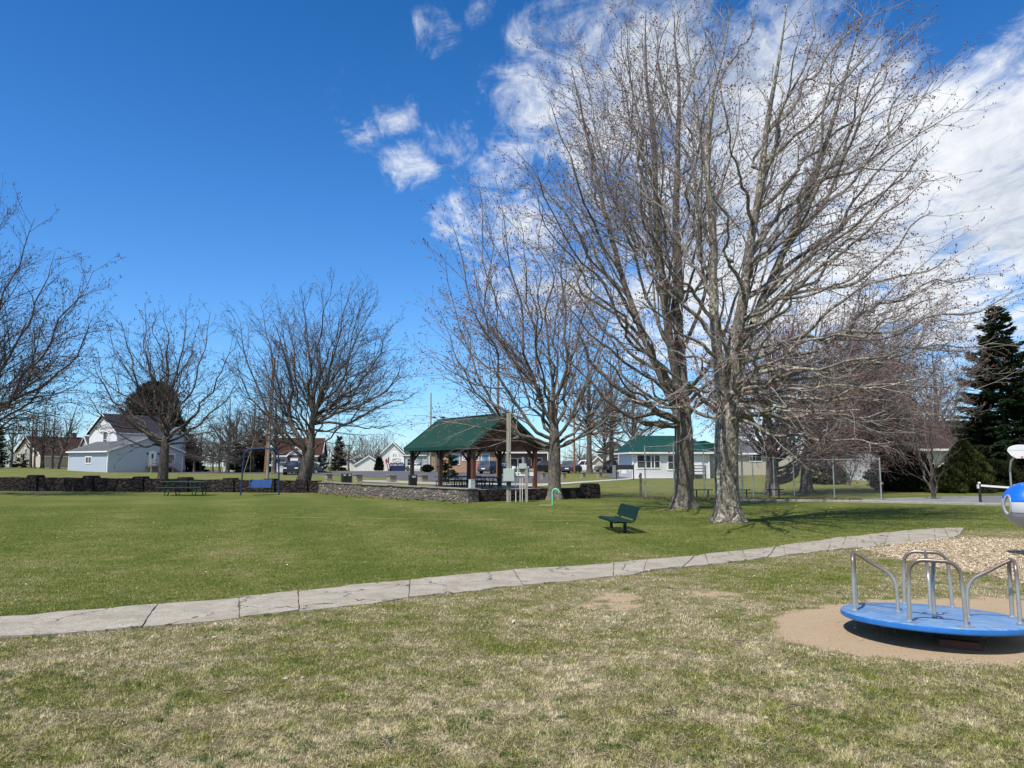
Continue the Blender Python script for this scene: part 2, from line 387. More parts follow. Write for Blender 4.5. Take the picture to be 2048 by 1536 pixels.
def mat_ground():
    m, nt, b = newmat('lawn_soil'); b.inputs['Roughness'].default_value = .95; b.inputs['Specular IOR Level'].default_value = .1
    a = N(nt, 'ShaderNodeAttribute', attribute_name='dry'); d = N(nt, 'ShaderNodeAttribute', attribute_name='dirt')
    v = coords(nt); n1 = noise(nt, v, 38, 6, .75); n2 = noise(nt, v, 4.5, 5, .7); n3 = noise(nt, v, .25, 4); n4 = noise(nt, coords(nt, (1, .35, 1)), 9, 5, .7)
    k = math_(nt, 'ADD', a.outputs['Fac'], math_(nt, 'MULTIPLY', math_(nt, 'SUBTRACT', n2, .5), .55))
    k = math_(nt, 'ADD', k, math_(nt, 'MULTIPLY', math_(nt, 'SUBTRACT', n3, .5), .35))
    k = math_(nt, 'ADD', k, math_(nt, 'MULTIPLY', math_(nt, 'SUBTRACT', n1, .5), .5))
    col = ramp(nt, k, [(.05, (.092, .122, .021)), (.35, (.146, .163, .036)), (.62, (.21, .185, .09)), (.95, (.28, .235, .148))])
    col = mixc(nt, ramp(nt, n1, [(.3, .6), (.58, 0.0)]), col, (.05, .055, .018), 'MIX')
    col = mixc(nt, ramp(nt, n1, [(.62, 0.0), (.72, .35)]), col, (.32, .29, .15))
    col = mixc(nt, ramp(nt, n4, [(.35, .35), (.6, 0.0)]), col, (.05, .06, .018))
    dn = ramp(nt, n1, [(.3, (.30, .21, .13)), (.55, (.375, .295, .20)), (.75, (.44, .355, .25))])
    dn = mixc(nt, ramp(nt, n2, [(.35, .5), (.65, 0.0)]), dn, (.33, .235, .145))
    df = math_(nt, 'ADD', d.outputs['Fac'], math_(nt, 'MULTIPLY', math_(nt, 'SUBTRACT', n1, .5), .8)); df = ramp(nt, df, [(.35, 0.0), (.62, 1.0)])
    nt.links.new(mixc(nt, df, col, dn), b.inputs['Base Color'])
    bump(nt, b, math_(nt, 'ADD', n1, n2), .55, .03); return m
ground = structure(fast_mesh('ground', V, Fq, mat_ground(), attrs={'dry': drymask(V[:, 0], V[:, 1]), 'dirt': dirtmask(V[:, 0], V[:, 1])}))
# ---- sidewalk: slabs with open joints and worn edges
def mat_path():
    m, nt, b = newmat('old_concrete'); b.inputs['Roughness'].default_value = .92; b.inputs['Specular IOR Level'].default_value = .2
    v = coords(nt); n1 = noise(nt, v, 60, 6, .7); n2 = noise(nt, v, 2.2, 5, .65)
    col = ramp(nt, n2, [(.3, (.27, .24, .195)), (.5, (.37, .335, .275)), (.72, (.44, .405, .34))])
    col = mixc(nt, ramp(nt, n1, [(.42, .65), (.56, 0.0)]), col, (.15, .135, .11))
    nz = N(nt, 'ShaderNodeTexNoise'); nz.inputs['Scale'].default_value = 3.5; nz.inputs['Detail'].default_value = 5; nt.links.new(v, nz.inputs['Vector'])
    vm = N(nt, 'ShaderNodeVectorMath', operation='MULTIPLY_ADD'); nt.links.new(nz.outputs['Color'], vm.inputs[0]); vm.inputs[1].default_value = (.55, .55, 0); nt.links.new(v, vm.inputs[2])
    vo = N(nt, 'ShaderNodeTexVoronoi', feature='DISTANCE_TO_EDGE'); vo.inputs['Scale'].default_value = .85; nt.links.new(vm.outputs[0], vo.inputs['Vector'])
    cr = ramp(nt, vo.outputs['Distance'], [(.003, 1.0), (.015, 0.0)])
    cr = math_(nt, 'MULTIPLY', cr, ramp(nt, noise(nt, v, 1.1, 3), [(.42, 0.0), (.50, 1.0)]))
    col = mixc(nt, ramp(nt, noise(nt, v, 7, 5, .7), [(.52, 0.0), (.68, .6)]), col, (.20, .175, .13))
    nt.links.new(mixc(nt, cr, col, (.06, .05, .035)), b.inputs['Base Color'])
    bump(nt, b, math_(nt, 'SUBTRACT', n1, math_(nt, 'MULTIPLY', cr, 3.0)), .35, .01); return m
def build_path():
    # resample both edges by arc length of the centreline
    c = (PTOP+PBOT)/2; s = np.concatenate([[0], np.cumsum(np.hypot(*np.diff(c, axis=0).T))])
    S = np.arange(0, s[-1], .12); ed = []
    for E, ph in ((PTOP, 0), (PBOT, 50)):
        x = np.interp(S, s, E[:, 0]); y = np.interp(S, s, E[:, 1])
        d = np.stack([np.gradient(x), np.gradient(y)], 1); d /= np.linalg.norm(d, axis=1)[:, None]
        w = (fnoise(S+ph, S*0+ph, .7, 4)-.5)*.26+(fnoise(S+ph, S*0+ph+9, .22, 2)-.5)*.17
        ed.append(np.stack([x-d[:, 1]*w, y+d[:, 0]*w], 1))
    mb = MB(); K = 9; i = 0; n = len(S); sk0 = 0.0
    while i < n-3:
        L = random.choice([6, 8, 10, 13, 15]) if S[i] < 11 else random.choice([4, 5, 7, 9]); j = min(i+L, n-1)
        dz = random.uniform(.017, .030); tl = random.uniform(-.012, .012); sk = random.uniform(-.22, .22)
        vs = []; m = j-i+1; gap = .004
        for a in range(m):
            for k in range(K):
                f = k/(K-1); si = S[i]+gap+(S[j]-S[i]-2*gap)*a/(m-1)+(sk0+(sk-sk0)*a/(m-1))*(f-.5)
                if a in (0, m-1): si += random.uniform(-.004, .012)*(1 if a == 0 else -1)
                p = [np.interp(si, S, ed[e][:, q]) for e in (0, 1) for q in (0, 1)]
                x = p[0]*(1-f)+p[2]*f; y = p[1]*(1-f)+p[3]*f
                edge = .006 if (k in (0, K-1) or a in (0, m-1)) else 0
                vs.append((x, y, float(gz(x, y))+dz+tl*(a/(m-1)-.5)-edge))
        fs = [(a*K+k, a*K+k+1, (a+1)*K+k+1, (a+1)*K+k) for a in range(m-1) for k in range(K-1)]
        nt_ = len(vs); ring = [k for k in range(K)]+[a*K+K-1 for a in range(1, m)]+[(m-1)*K+k for k in range(K-2, -1, -1)]+[a*K for a in range(m-2, 0, -1)]
        vs += [(vs[r][0], vs[r][1], vs[r][2]-.06) for r in ring]
        fs += [(ring[q], ring[(q+1) % len(ring)], nt_+(q+1) % len(ring), nt_+q) for q in range(len(ring))]
        mb.add(vs, fs); i = j; sk0 = sk
    structure(mb.build('path', mat_path()))
build_path()
# ---- sheets: wood chips, road, court, walks
def sheet(name, pxs, m, off, sub=0, poly=None, jit=0):
    pts = poly if poly is not None else [tuple(G(*p)[:2]) for p in pxs]
    if jit:
        out = []
        for i in range(len(pts)):
            a = np.array(pts[i]); b_ = np.array(pts[(i+1) % len(pts)]); L = np.linalg.norm(b_-a); k = max(1, int(L/.15))
            for q in range(k): out.append(tuple(a+(b_-a)*q/k+RNG.normal(0, jit, 2)))
        pts = out
    bm = bmesh.new(); vs = [bm.verts.new((p[0], p[1], 0)) for p in pts]; bm.faces.new(vs)
    bmesh.ops.triangulate(bm, faces=bm.faces)
    if sub:
        for _ in range(sub):
            es = [e for e in bm.edges if e.calc_length() > 3]
            if es: bmesh.ops.subdivide_edges(bm, edges=es, cuts=1); bmesh.ops.triangulate(bm, faces=bm.faces)
    for v in bm.verts: v.co.z = float(gz(v.co.x, v.co.y))+off
    bmesh.ops.recalc_face_normals(bm, faces=bm.faces)
    me = bpy.data.meshes.new(name); bm.to_mesh(me); bm.free(); me.materials.append(m)
    if len(me.polygons) and me.polygons[0].normal.z < 0: me.flip_normals()
    o = bpy.data.objects.new(name, me); COL.objects.link(o); return structure(o)
sheet('path_bed', None, mat('joint_soil', (.13, .105, .07), (.07, .055, .035), 20, .95), .003, poly=PATHPOLY, jit=.02)
def mat_chips():
    m, nt, b = newmat('wood_chip_bed'); b.inputs['Roughness'].default_value = .95
    v = coords(nt); n = noise(nt, v, 45, 6, .8); n2 = noise(nt, v, 3, 4)
    col = ramp(nt, n, [(.3, (.16, .11, .06)), (.5, (.42, .33, .22)), (.7, (.60, .50, .37))])
    nt.links.new(mixc(nt, ramp(nt, n2, [(.35, .35), (.6, 0.0)]), col, (.22, .16, .10)), b.inputs['Base Color']); bump(nt, b, n, .8, .03); return m
sheet('wood_chip_bed', None, mat_chips(), .006, poly=CHIPPOLY, jit=.04)
def chip_field():
    n = 130000; xs = RNG.uniform(5.0, 16, n); ys = RNG.uniform(9.0, 18.5, n)
    k = inpoly(xs+RNG.normal(0, .12, n), ys+RNG.normal(0, .12, n), CHIPPOLY) & (xs/ys < .82); xs = xs[k]; ys = ys[k]; n = len(xs)
    a = RNG.uniform(0, 2*PI, n); L = RNG.uniform(.006, .024, n)*RNG.uniform(.6, 1.3, n); w = RNG.uniform(.003, .008, n); tl = RNG.normal(0, .35, n)
    d = np.stack([np.cos(a)*np.cos(tl), np.sin(a)*np.cos(tl), np.sin(tl)], 1)*L[:, None]; e = np.stack([-np.sin(a), np.cos(a), RNG.normal(0, .3, n)], 1)*w[:, None]
    c = np.stack([xs, ys, gz(xs, ys)+RNG.uniform(.008, .035, n)], 1)
    V = np.stack([c-d-e, c+d-e, c+d+e, c-d+e], 1).reshape(-1, 3); Fq = np.arange(4*n).reshape(n, 4)
    rnd = np.repeat(RNG.random(n), 4)
    m, nt, b = newmat('wood_chip'); b.inputs['Roughness'].default_value = .85; at = N(nt, 'ShaderNodeAttribute', attribute_name='rnd')
    nt.links.new(ramp(nt, at.outputs['Fac'], [(0, (.16, .11, .06)), (.3, (.42, .33, .21)), (.7, (.58, .48, .33)), (1, (.70, .61, .46))]), b.inputs['Base Color'])
    stuff(fast_mesh('wood_chips', V, Fq, m, smooth_=False, attrs={'rnd': rnd}), 'pale loose wood chips spread over the playground bed behind the merry-go-round', 'wood chips')
chip_field()
# ---- grass blades
def mat_blade():
    m, nt, b = newmat('grass_blade'); b.inputs['Roughness'].default_value = .7; b.inputs['Specular IOR Level'].default_value = .2
    a = N(nt, 'ShaderNodeAttribute', attribute_name='dry')
    col = ramp(nt, a.outputs['Fac'], [(.0, (.086, .122, .018)), (.28, (.158, .182, .035)), (.52, (.215, .195, .078)), (.75, (.325, .278, .165)), (1, (.48, .42, .28))])
    tn = N(nt, 'ShaderNodeAttribute', attribute_name='tone'); sc = N(nt, 'ShaderNodeVectorMath', operation='SCALE'); nt.links.new(col, sc.inputs[0]); nt.links.new(tn.outputs['Fac'], sc.inputs['Scale']); col = sc.outputs[0]
    nt.links.new(col, b.inputs['Base Color']); return m
def blades():
    n = 2100000
    u = RNG.random(n); y0, y1 = 3.2, 30.0; y = 1/(1/y0-u*(1/y0-1/y1))   # density ~ 1/y^2 per unit depth
    x = (RNG.random(n)*2-1)*.80*y
    keep = RNG.random(n) < np.clip(.35+.9*(y/8), 0, 1)
    dm = dirtmask(x, y); keep &= RNG.random(n) > dm*1.25-.02
    keep &= ~inpoly(x+RNG.normal(0, .07, n), y+RNG.normal(0, .07, n), PATHPOLY) | ((fnoise(x, y, .5, 2) > .66) & (x > 1.5) & (y > 10)); keep &= ~inpoly(x, y, CHIPPOLY)
    for t in (T1P, T2P): keep &= np.hypot(x-t[0], y-t[1]) > .45
    x = x[keep]; y = y[keep]; n = len(x); d = drymask(x, y)
    d = np.clip(d+RNG.normal(0, .22, n), 0, 1); br = np.clip(.30+1.3*vnoise(x, y, .028)*(.5+vnoise(x+5, y+3, .09)), .35, 1.6)*RNG.uniform(.75, 1.2, n)
    br = 1+(br-1)*np.clip(1.25-y/16, .25, 1)
    lush = 1-d
    h = RNG.uniform(.006, .020, n)*(.75+.6*lush)*np.where(y > 9, .9, 1)*np.clip(br, .5, 1.3); w = RNG.uniform(.0014, .0030, n)*(1+np.maximum(0, y-5)*.17)
    a = RNG.uniform(0, 2*PI, n); le = np.abs(RNG.normal(0.75, .6, n))+.8*d*RNG.random(n)
    tip = np.stack([np.cos(a)*np.sin(le), np.sin(a)*np.sin(le), np.maximum(np.cos(le), .06)], 1)*(h*(1+.9*d))[:, None]
    b2 = a+PI/2+RNG.normal(0, .5, n); e = np.stack([np.cos(b2), np.sin(b2), 0*a], 1)*w[:, None]
    c = np.stack([x, y, gz(x, y)+.001], 1)
    V = np.stack([c-e, c+e, c+tip], 1).reshape(-1, 3)
    stuff(fast_mesh('grass', V, np.arange(3*n).reshape(n, 3), mat_blade(), smooth_=False, attrs={'dry': np.repeat(d, 3), 'tone': np.repeat(br, 3)}), 'short spring lawn, green beyond the path and straw coloured before it', 'grass')
blades()
def straw():
    n = 60000; y = 1/(1/3.2-RNG.random(n)*(1/3.2-1/13.)); x = (RNG.random(n)*2-1)*.78*y; d = drymask(x, y)
    k = (RNG.random(n) < .15+.85*d) & ~inpoly(x, y, PATHPOLY) & (dirtmask(x, y) < .5); x = x[k]; y = y[k]; n = len(x)
    a = RNG.uniform(0, 2*PI, n); L = RNG.uniform(.008, .028, n); w = RNG.uniform(.0008, .0022, n)
    dv = np.stack([np.cos(a), np.sin(a), RNG.normal(0, .22, n)], 1)*L[:, None]; e = np.stack([-np.sin(a), np.cos(a), 0*a], 1)*w[:, None]; c = np.stack([x, y, gz(x, y)+RNG.uniform(.006, .017, n)], 1)
    V = np.stack([c-dv-e, c-dv+e, c+dv+e*.5, c+dv-e*.5], 1).reshape(-1, 3)
    stuff(fast_mesh('dead_grass', V, np.arange(4*n).reshape(n, 4), mat('straw', (.52, .45, .29), (.26, .20, .11), 30, .8), smooth_=False), 'loose dead straw lying flat on the near lawn', 'dead grass')
straw()
def clods():
    n = 2600; th = RNG.uniform(0, 2*PI, n); r = np.sqrt(RNG.random(n))*2.0; x = MGC[0]+r*np.cos(th); y = MGC[1]+r*np.sin(th); k = dirtmask(x, y) > .45; x = x[k]; y = y[k]; n = len(x)
    s = np.exp(RNG.normal(-5.35, .5, n))[:, None, None]; o = np.array([[1, 0, 0], [0, 1, 0], [-1, 0, 0], [0, -1, 0], [0, 0, .7], [0, 0, -.5]])[None]
    V = (np.stack([x, y, gz(x, y)+.002], 1)[:, None]+o*s*RNG.uniform(.6, 1.4, (n, 6, 1))).reshape(-1, 3); q = np.array([[0, 1, 4], [1, 2, 4], [2, 3, 4], [3, 0, 4], [1, 0, 5], [2, 1, 5], [3, 2, 5], [0, 3, 5]])
    stuff(fast_mesh('dirt_crumbs', V, (np.arange(n)[:, None, None]*6+q[None]).reshape(-1, 3), mat('dirt_clod', (.40, .31, .21), (.20, .14, .085), 25, .95), smooth_=False), 'small crumbs of soil scattered over the bare ring of dirt', 'soil crumbs')
clods()
def tufts():
    V = []; T = []; D = []
    for _ in range(420):
        y = 1/(1/3.3-random.random()*(1/3.3-1/12)); x = random.uniform(-.75, .75)*y
        if sdpath(np.array([x]), np.array([y]))[0] > -.55 or dirtmask(np.array([x]), np.array([y]))[0] > .3 or vnoise(np.array([x]), np.array([y]), 1.3)[0] < .45: continue
        s = random.uniform(.015, .075)
        for k in range(int(18+s*1100)):
            a = random.uniform(0, 6.28); r = s*math.sqrt(random.random())*(1 if random.random() < .8 else 1.4); px = x+r*math.cos(a); py = y+r*math.sin(a)*.9; h = random.uniform(.018, .042); b = random.uniform(0, 6.28); w = random.uniform(.0015, .003); le = random.uniform(.2, 1.0)
            i = len(V); V += [(px-w*math.sin(b), py+w*math.cos(b), 0), (px+w*math.sin(b), py-w*math.cos(b), 0), (px+h*le*math.cos(b), py+h*le*math.sin(b), h)]; T.append((i, i+1, i+2))
    stuff(fast_mesh('grass_tufts', np.array(V), np.array(T), mat('tuft_green', (.10, .155, .03), (.05, .085, .015), 40, .7), smooth_=False), 'small greener tufts sprouting from the dry near lawn', 'grass tufts')
tufts()
# ---- roads and walks farther off
sheet('road', [(330, 942), (480, 943.2), (660, 943.5), (800, 943), (1000, 944.5), (1110, 946), (1105, 965), (1000, 966), (860, 962), (760, 955.5), (660, 951), (540, 948), (330, 946)], M_ASPH, .02, sub=4)
sheet('sidewalk', [(725, 960.5), (800, 962), (900, 966.5), (1085, 967.5), (1260, 957.8), (1260, 959.8), (1085, 971), (900, 971), (800, 967), (725, 964)], M_CONC, .03, sub=4)
sheet('driveway', [(1195, 954), (1215, 949), (1240, 948), (1262, 957), (1235, 958)], M_ASPH, .025, sub=2)
sheet('footpath', [(860, 975.8), (950, 975.3), (1070, 970.5), (1150, 964.5), (1283, 955.2), (1350, 955.0), (1350, 957.0), (1283, 957.3), (1150, 967.3), (1070, 973.2), (950, 978), (860, 979)], mat('pale_concrete', (.40, .38, .335), (.32, .30, .265), 3, .9), .035, sub=3)
sheet('court', [(1485, 1000.5), (1600, 1001.5), (1720, 1003.2), (1860, 1006), (2048, 1010), (2400, 1018), (2700, 990), (2048, 991.5), (1870, 993.5), (1740, 997.8), (1600, 998)], M_COURT, .008, sub=2)
def kerb():
    mb = MB(); pts = [G(*p) for p in [(1445, 1001.3), (1600, 1003), (1720, 1004.6), (1860, 1007.8), (2048, 1012), (2400, 1020.5)]]
    for a, b_ in zip(pts[:-1], pts[1:]): mb.bar(a+np.array([0, 0, .03]), b_+np.array([0, 0, .03]), .22, .12)
    structure(mb.build('court_kerb', M_CONC, bevel=.015))
kerb()
def dust(name, n, cx, label, size=(.03, .07)):
    V = []; F_ = []
    for x, y in cx(n):
        a = random.uniform(0, 6.28); s = random.uniform(*size); z = float(gz(x, y))+random.uniform(.005, .035); t = random.uniform(-.5, .5)
        d = Vector((math.cos(a), math.sin(a), t))*s; e = Vector((-math.sin(a), math.cos(a), random.uniform(-.4, .4)))*s*.6; c = Vector((x, y, z)); k = len(V)
        V += [c-d, c-e*.9, c+d, c+e*.9+Vector((0, 0, s*.3))]; F_ += [(k, k+1, k+2), (k, k+2, k+3)]
    stuff(fast_mesh(name, np.array(V), np.array(F_), M_LEAF, smooth_=False), label, 'leaf litter')
def alongfence(n):
    for _ in range(n):
        t = random.random(); p = G(1285+t*440, 995.5+2.2*t); q = G(1285+t*440, 1000+1.5*t); f = random.random()
        yield p[0]+(q[0]-p[0])*f, p[1]+(q[1]-p[1])*f
dust('leaf_litter', 2600, alongfence, 'brown dead leaves gathered along the foot of the chain-link fence')
def alongwall(n):
    for _ in range(n):
        t = random.random(); px = -30+t*980; b_ = np.interp(px, [-30, 400, 560, 650, 700, 945], [980, 976, 979, 986.5, 991.5, 1005])
        p = G(px, b_+abs(random.gauss(0, 2.0))); yield p[0], p[1]
dust('wall_leaf_litter', 1500, alongwall, 'dead leaves scattered in the grass along the stone wall foot', (.03, .08))
def lawnbits(n):
    for _ in range(n):
        p = G(random.uniform(-50, 2000), 985+abs(random.gauss(0, 1))*170)
        if p[1] > 8 and not inpoly(np.array([p[0]]), np.array([p[1]]), PATHPOLY)[0]: yield p[0], p[1]
def pale():
    global M_LEAF
    k = M_LEAF; M_LEAF = mat('bleached_leaf', (.55, .48, .36), (.36, .28, .18), 30, .85)
    dust('lawn_litter', 200, lawnbits, 'bleached bits of dead leaf lying scattered on the lawn', (.012, .034)); M_LEAF = k
pale()

def track():
    a = G(560, 1035.5); b = G(1215, 1043); pts = []; n = 60
    for i in range(n+1): p = a+(b-a)*i/n; pts.append((p[0], p[1]+.05*math.sin(i*.5)+.035+random.uniform(-.02, .02)))
    for i in range(n, -1, -1): p = a+(b-a)*i/n; pts.append((p[0], p[1]+.05*math.sin(i*.5)-.035+random.uniform(-.02, .02)))
    sheet('worn_track', None, mat('dry_grass_track', (.34, .31, .15), (.20, .20, .08), 3, .95), .012, poly=pts)
track()
# ------------------------------------------------------------------ bare trees
def tubes_np(P, Rr, S):
    """P (B,N,3), Rr (B,N) -> verts, quads"""
    B, n, _ = P.shape
    T = np.gradient(P, axis=1); T /= np.linalg.norm(T, axis=2, keepdims=True)+1e-9
    ref = np.where(np.abs(T[:, :1, 2:3]) > .85, np.array([1., .1, 0]), np.array([0, 0, 1.])); ref = np.broadcast_to(ref, T.shape)
    U = np.cross(T, ref); U /= np.linalg.norm(U, axis=2, keepdims=True)+1e-9; Vv = np.cross(T, U)
    a = np.arange(S)*2*PI/S
    ring = P[:, :, None]+(U[:, :, None]*np.cos(a)[None, None, :, None]+Vv[:, :, None]*np.sin(a)[None, None, :, None])*Rr[:, :, None, None]
    V = ring.reshape(-1, 3)
    b = np.arange(B)[:, None, None]*n*S; i = np.arange(n-1)[None, :, None]*S; k = np.arange(S)[None, None]; k2 = (k+1) % S
    Q = np.stack([b+i+k, b+i+k2, b+i+S+k2, b+i+S+k], -1).reshape(-1, 4); return V, Q
def children(rng, P, Rr, L, spacing, t0, ratio, ang, up, wander, n, rcap, rmin, tfall=.7, flat=0, minlen=.08, out=0, ctr=None, bend=0.0):
    B, m, _ = P.shape
    cnt = np.maximum(1, np.round(L*(1-t0)/spacing*rng.uniform(.8, 1.2, B))).astype(int)
    idx = np.repeat(np.arange(B), cnt); K = len(idx)
    first = np.concatenate([[0], np.cumsum(cnt)[:-1]]); j = np.arange(K)-first[idx]
    t = t0+(1-t0)*(j+rng.uniform(.1, .9, K))/cnt[idx]
    s = t*(m-1); i0 = np.minimum(s.astype(int), m-2); f = (s-i0)[:, None]
    A = P[idx, i0]; Bp = P[idx, i0+1]; start = A*(1-f)+Bp*f; tan = Bp-A; tan /= np.linalg.norm(tan, axis=1, keepdims=True)+1e-9
    rad = Rr[idx, i0]*(1-f[:, 0])+Rr[idx, i0+1]*f[:, 0]
    rv = rng.normal(size=(K, 3)); rv -= tan*(rv*tan).sum(1, keepdims=True); rv /= np.linalg.norm(rv, axis=1, keepdims=True)+1e-9
    if out and ctr is not None:
        o = start-ctr; o[:, 2] *= .4; o -= tan*(o*tan).sum(1, keepdims=True); o /= np.linalg.norm(o, axis=1, keepdims=True)+1e-9
        rv = rv+out*o; rv /= np.linalg.norm(rv, axis=1, keepdims=True)+1e-9
    an = ang*rng.uniform(.65, 1.35, K)
    d = tan*np.cos(an)[:, None]+rv*np.sin(an)[:, None]; d[:, 2] += bend*rng.uniform(.2, 1, K); d /= np.linalg.norm(d, axis=1, keepdims=True)
    l = np.maximum(minlen, L[idx]*ratio*(1.08-tfall*t)*rng.uniform(.55, 1.25, K))
    pts = [start]; p = start
    for q in range(n-1):
        d = d+rng.normal(0, wander, (K, 3)); d[:, 2] += up
        d /= np.linalg.norm(d, axis=1, keepdims=True); p = p+d*(l/(n-1))[:, None]; pts.append(p)
    Pn = np.stack(pts, 1)
    r0 = np.minimum(rad*.72, np.maximum(rmin, rcap*l)); tt = np.linspace(0, 1, n)[None]
    Rn = np.maximum(r0[:, None]*(1-tt)+rmin*.75*tt, rmin*.6)
    return Pn, Rn, l
def bez(S, E, a, b, n, rng, wob):
    S = np.array(S); E = np.array(E); C = S+(E-S)*np.array([a, a, b])
    t = np.linspace(0, 1, n)[:, None]
    P = (1-t)**2*S+2*t*(1-t)*C+t*t*E
    L = np.linalg.norm(E-S); w = np.zeros((n, 3))
    for k in (1.5, 3.1, 5.3): w += np.sin(t*k*PI*2+rng.uniform(0, 6.28, 3))*rng.normal(0, 1, 3)/k
    return P+w*wob*L*np.sin(np.minimum(t*1.5, .75)*PI)**1
def make_tree(name, label, cat, group, base, trunk, limbs, mats, seed, lv, dens=1.0, rmin=.005, bud=.012, extra=0, flare=.8, leaders=(), buds=True, lr=1.0):
    """trunk: list of world points + radius (x,y,z,r); limbs: (z on trunk, end xyz, r0, a, b)"""
    rng = np.random.default_rng(seed)
    base = np.array(base, float)
    tr = np.array(trunk, float)
    s = np.concatenate([[0], np.cumsum(np.linalg.norm(np.diff(tr[:, :3], axis=0), axis=1))])
    n = 40; ss = s[-1]*np.linspace(0, 1, n)**1.5
    tp = np.stack([np.interp(ss, s, tr[:, k]) for k in range(4)], 1)
    for _ in range(3):
        tp[1:-1, :3] = (tp[:-2, :3]+2*tp[1:-1, :3]+tp[2:, :3])/4
    tp[1:, 0] += .02*np.sin(ss[1:]*1.7+seed); tp[1:, 1] += .02*np.cos(ss[1:]*2.1+seed)
    hgt = tp[:, 2]-tp[0, 2]; hf = hgt/hgt[-1]
    tp[:, 3] *= 1-(1-lr)*1.7*smooth((hf-.12)/.3); amp = .016*hgt[-1]*smooth((hf-.25)/.4)*(lr < 1)
    tp[:, 0] += amp*(np.sin(hf*17+seed)+.6*np.sin(hf*31+2*seed)); tp[:, 1] += amp*np.cos(hf*19+seed)
    S = 22; P = tp[None, :, :3].copy(); P[0, 0, 2] -= .1
    V, Q = tubes_np(P, tp[None, :, 3], S)
    Vr = V.reshape(n, S, 3); c = P[0][:, None]; ph = np.arange(S)*2*PI/S
    fl = 1+flare*np.exp(-hgt/.28)[:, None]*(1+.45*np.sin(5*ph+seed)[None]+.25*np.sin(3*ph+1)[None])+(.05*np.sin(4*ph[None]+hgt[:, None]*1.5)+.045*rng.normal(size=(n, S)))*np.exp(-hgt/6)[:, None]
    Vr = c+(Vr-c)*fl[:, :, None]; V = Vr.reshape(-1, 3)
    VS = [V]; QS = [Q]; off = len(V)
    LP = []; LR = []; LL = []
    def on_trunk(z):
        k = np.interp(z, tp[:, 2], np.arange(n)); i = int(min(k, n-2)); f = k-i
        return tp[i]*(1-f)+tp[i+1]*f
    leadp = []
    for ld in leaders:
        ld = np.array(ld, float); sl_ = np.concatenate([[0], np.cumsum(np.linalg.norm(np.diff(ld[:, :3], axis=0), axis=1))]); sq = sl_[-1]*np.linspace(0, 1, 30)
        lp = np.stack([np.interp(sq, sl_, ld[:, k]) for k in range(4)], 1)
        for _ in range(4): lp[1:-1, :3] = (lp[:-2, :3]+2*lp[1:-1, :3]+lp[2:, :3])/4
        lp[1:-1, :3] += rng.normal(0, .012, (28, 3)); leadp.append(lp)
    def on_leader(k, z):
        lp = leadp[k-1]; kk = np.interp(z, lp[:, 2], np.arange(30)); i = int(min(kk, 28)); f = kk-i; return lp[i]*(1-f)+lp[i+1]*f
    limbs = [tuple(l)+(0,)*(6-len(l)) for l in limbs]
    base_l = list(limbs)
    for _ in range(extra):
        i, j = rng.integers(0, len(base_l), 2); A, B_ = base_l[i], base_l[j]; u = rng.uniform(0, 1); E = np.array(A[1])*(1-u)+np.array(B_[1])*u
        ax = on_trunk(A[0])[:3]; E = ax+(E-ax)*rng.uniform(.8, 1.12)
        E[1] += rng.normal(0, .18)*np.linalg.norm(E-ax); E[2] = max(E[2], base[2]+1.6)
        limbs.append((min(A[0], B_[0])+rng.uniform(0, .5)*(E[2]-min(A[0], B_[0]))*.5 if E[2] > A[0] else A[0], E, .6*min(A[2], B_[2]), A[3], A[4], A[5]))
    for (z, E, r0, a, b, ldi) in limbs:
        r0 = r0*lr; q = on_leader(ldi, z) if ldi else on_trunk(z); m = 18; P_ = bez(q[:3], E, a, b, m, rng, .040); t = np.linspace(0, 1, m)
        LP.append(P_); LR.append(np.minimum(r0, q[3]*.95)*(1-t)**.85+.010); LL.append(np.linalg.norm(np.diff(P_, axis=0), axis=1).sum())
    # trunk leader acts as a limb too
    m = 18; z0 = tp[0, 2]+hgt[-1]*.35; kk = np.linspace(np.interp(z0, tp[:, 2], np.arange(n)), n-1, m)
    P_ = np.stack([np.interp(kk, np.arange(n), tp[:, q]) for q in range(4)], 1)
    lead = (P_[None, :, :3], P_[None, :, 3]); leadL = np.array([np.linalg.norm(np.diff(P_[:, :3], axis=0), axis=1).sum()])
    LP = np.array(LP); LR = np.array(LR); LL = np.array(LL)
    V, Q = tubes_np(LP, LR, 8); VS.append(V); QS.append(Q+off); off += len(V)
    for lp in leadp:
        V, Q = tubes_np(lp[None, :, :3], lp[None, :, 3], 10); VS.append(V); QS.append(Q+off); off += len(V)
        kk = np.linspace(6, 29, 18); P_ = np.stack([np.interp(kk, np.arange(30), lp[:, q]) for q in range(4)], 1); LP = np.concatenate([LP, P_[None, :, :3]]); LR = np.concatenate([LR, P_[None, :, 3]]); LL = np.append(LL, np.linalg.norm(np.diff(P_[:, :3], axis=0), axis=1).sum())
    P1 = np.concatenate([LP, lead[0]]); R1 = np.concatenate([LR, lead[1]]); L1 = np.concatenate([LL, leadL])
    ctr = np.array([tp[n//2, 0], tp[n//2, 1], tp[0, 2]+hgt[-1]*.35])
    root = thing(name, label, cat, base, 0, group)
    mt, mc, mb_ = mats
    o = fast_mesh('trunk', np.concatenate(VS)-base, np.concatenate(QS), mt); o.parent = root
    CV = []; CQ = []; off = 0; cur = (P1, R1, L1); tips = []; MI = []
